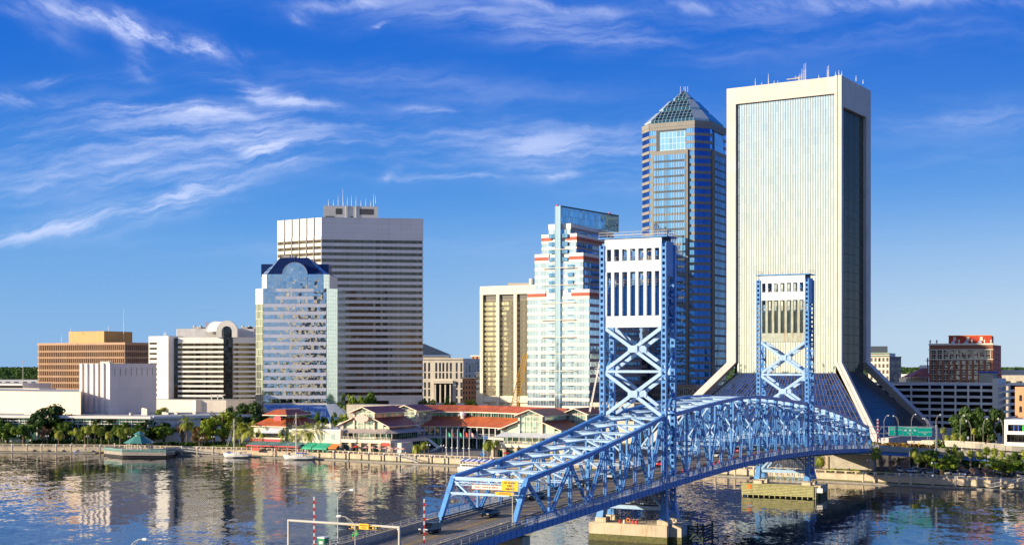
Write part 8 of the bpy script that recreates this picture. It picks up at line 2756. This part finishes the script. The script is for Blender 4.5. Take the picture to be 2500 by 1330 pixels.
for i, (s__, w_, h_, mt_, lab) in enumerate(((-102.5, 1.6, .5, 'white', 'white sack pile on the walkway between toilet and workers'), (-100.8, 1.3, .7, 'lamp_grey', 'grey tarpaulin bundle beside the white sack pile'), (-91, 1.8, .3, 'rust_yellow', 'yellow plank bundle beyond the workers'), (-86.5, 1.5, .7, 'rust_yellow', 'yellow tool frame on the walkway near the portal'))):
    mb = MB(); r_ = random.Random(i)
    z_ = wk(s__)
    for k in range(7):
        a = s__ + r_.uniform(-.8, .8); t_ = -8.5 + r_.uniform(-.5, .3); mb.lathe(BP(a, t_, z_), [(.45 * w_ / 1.5, 0), (.5 * w_ / 1.5, h_ * .4), (.3, h_ * r_.uniform(.7, 1)), (.02, h_)], 7) if i < 2 else mb.beam(BP(a - 1, t_, z_ + .05 + r_.uniform(0, h_)), BP(a + 1, t_ + r_.uniform(-.3, .3), z_ + .1 + r_.uniform(0, h_)), .14, .1)
    o = mb.build(('sack_pile', 'tarpaulin', 'plank_bundle', 'tool_frame')[i], mt_, origin=BP(s__, -8.5, z_)); tag(o, lab, ('sack', 'tarpaulin', 'planks', 'tool')[i])
for i, (s__, t_, lab) in enumerate(((-113, -8.4, 'orange traffic drum leftmost on the walkway'), (-87.0, -6.2, 'orange traffic drum at the road edge ahead of the dark SUV'))):
    d0 = thing('traffic_drum', lab, 'traffic drum', BP(s__, t_, dz_(s__) + .16)); p = BP(s__, t_, dz_(s__) + .16)
    mb = MB(); mb.lathe(p, [(.32, 0), (.3, .35)], 10); mb.lathe(p, [(.27, .5), (.26, .75)], 10); mb.build('drum', 'orange', d0); mb = MB(); mb.lathe(p, [(.3, .35), (.27, .5)], 10); mb.lathe(p, [(.26, .75), (.24, 1.0), (.0, 1.0)], 10); mb.build('stripe', 'white', d0)
# red and white works barriers along the right side of the lift span
wb0 = thing('works_barrier', 'red and white plastic barrier on the right edge of the lift span', 'barrier', (0, 0, 0), 'works barriers on the lift span')
mb = MB(); mb.box(-.9, .9, -.2, .2, 0, .45); mb.box(-.8, .8, -.12, .12, .45, .95); mb.build('body', 'sign_red', wb0); mb = MB(); mb.box(-.5, .5, -.13, -.122, .5, .8); mb.build('panel', 'white', wb0)
fb_ = True
for k in range(26):
    s = 12 + 3.6 * k
    if k % 5 == 4: continue
    loc = BP(s, 6.0, dz_(s)); rot = math.atan2(bv.y, bv.x)
    if fb_: wb0.location = loc; wb0.rotation_euler = (0, 0, rot); fb_ = False
    else: copy_tree(wb0, loc, rot)
# gear on the near pier
mb = MB(); r_ = random.Random(4)
lf = thing('life_ring', 'orange life ring lying on the near bridge pier', 'life ring', BP(-1.2, -.5, 3.9)); p = BP(-1.3, -.6, 4.6)
for k in range(12):
    a0, a1 = R(30 * k), R(30 * k + 30); mb.tube(p + c3 * math.cos(a0) * .4 + z3 * math.sin(a0) * .4, p + c3 * math.cos(a1) * .4 + z3 * math.sin(a1) * .4, .12, .12, 6)
mb.build('ring', 'orange', lf)
for i, (t_, col, lab) in enumerate(((-2.6, 'red', 'red fuel can on the near pier left of the life ring'), (.5, 'sign_red', 'red jerry can on the near pier right of the life ring'), (1.3, 'sign_red', 'second red jerry can on the near pier, rightmost'), (-1.6, 'white', 'white drum on the near pier beside the life ring'))):
    p = BP(-1.2, t_, 3.87); mb = MB(); mb.lathe(p, [(.28, 0), (.28, .6), (.1, .7), (.1, .8), (0, .8)], 8); o = mb.build('fuel_can' if i < 3 else 'drum', col, origin=p); tag(o, lab, 'can' if i < 3 else 'drum')

# ------------------------------------------------------------------ south bank towers, added behind the viewpoint for the mirror glass to reflect
def south(name, x, y, w_, d_, h_, rot, mat, gmat, label):
    t_ = thing(name, label, 'tower', (x, y, 1))
    u = Vector((math.cos(R(rot)), math.sin(R(rot)))); v = Vector((-u.y, u.x)); c0 = Vector((x, y))
    ps_ = [c0 - u * w_ / 2 - v * d_ / 2, c0 + u * w_ / 2 - v * d_ / 2, c0 + u * w_ / 2 + v * d_ / 2, c0 - u * w_ / 2 + v * d_ / 2]
    mb = MB(); mb.prism(ps_, 0, h_); mb.build('wall', mat, t_)
    for i in range(4):
        f = Fac(ps_[i], ps_[(i + 1) % 4]); mb = MB()
        for k in range(int(h_ / 4) - 1): f.box(mb, 1, f.L - 1, 3 + 4 * k, 4.8 + 4 * k, 0, .1)
        mb.build('window_bands', gmat, t_)
south('reflection_tower', 95, -150, 38, 38, 132, 20, 'cream', 'mullion', 'tan high-rise added on the south bank for gold reflections in the grey tower')
south('reflection_tower', 150, -40, 30, 30, 84, 35, 'beige', 'mullion', 'beige block added on the south bank to be mirrored low in the grey tower windows')
south('reflection_tower', -230, -170, 34, 34, 118, 45, 'cream', 'g_black', 'cream high-rise added on the south bank to be mirrored in the octagonal tower')
south('reflection_tower', -330, -120, 30, 30, 70, 20, 'pink_granite', 'g_black', 'brown block added on the south bank to be mirrored left in the octagonal tower')
south('reflection_tower', 15, -260, 40, 30, 95, 45, 'court', 'mullion', 'pale slab added on the south bank to be mirrored in the grey tower, left part')
mb = MB(); mb.poly([(-2600, -1500, 1.2), (2600, -1500, 1.2), (2600, -20, 1.2), (-2600, -20, 1.2)]); mb.build('reflection_ground', 'grass', kind='structure')  # ground sheet added out of frame, there only for reflections
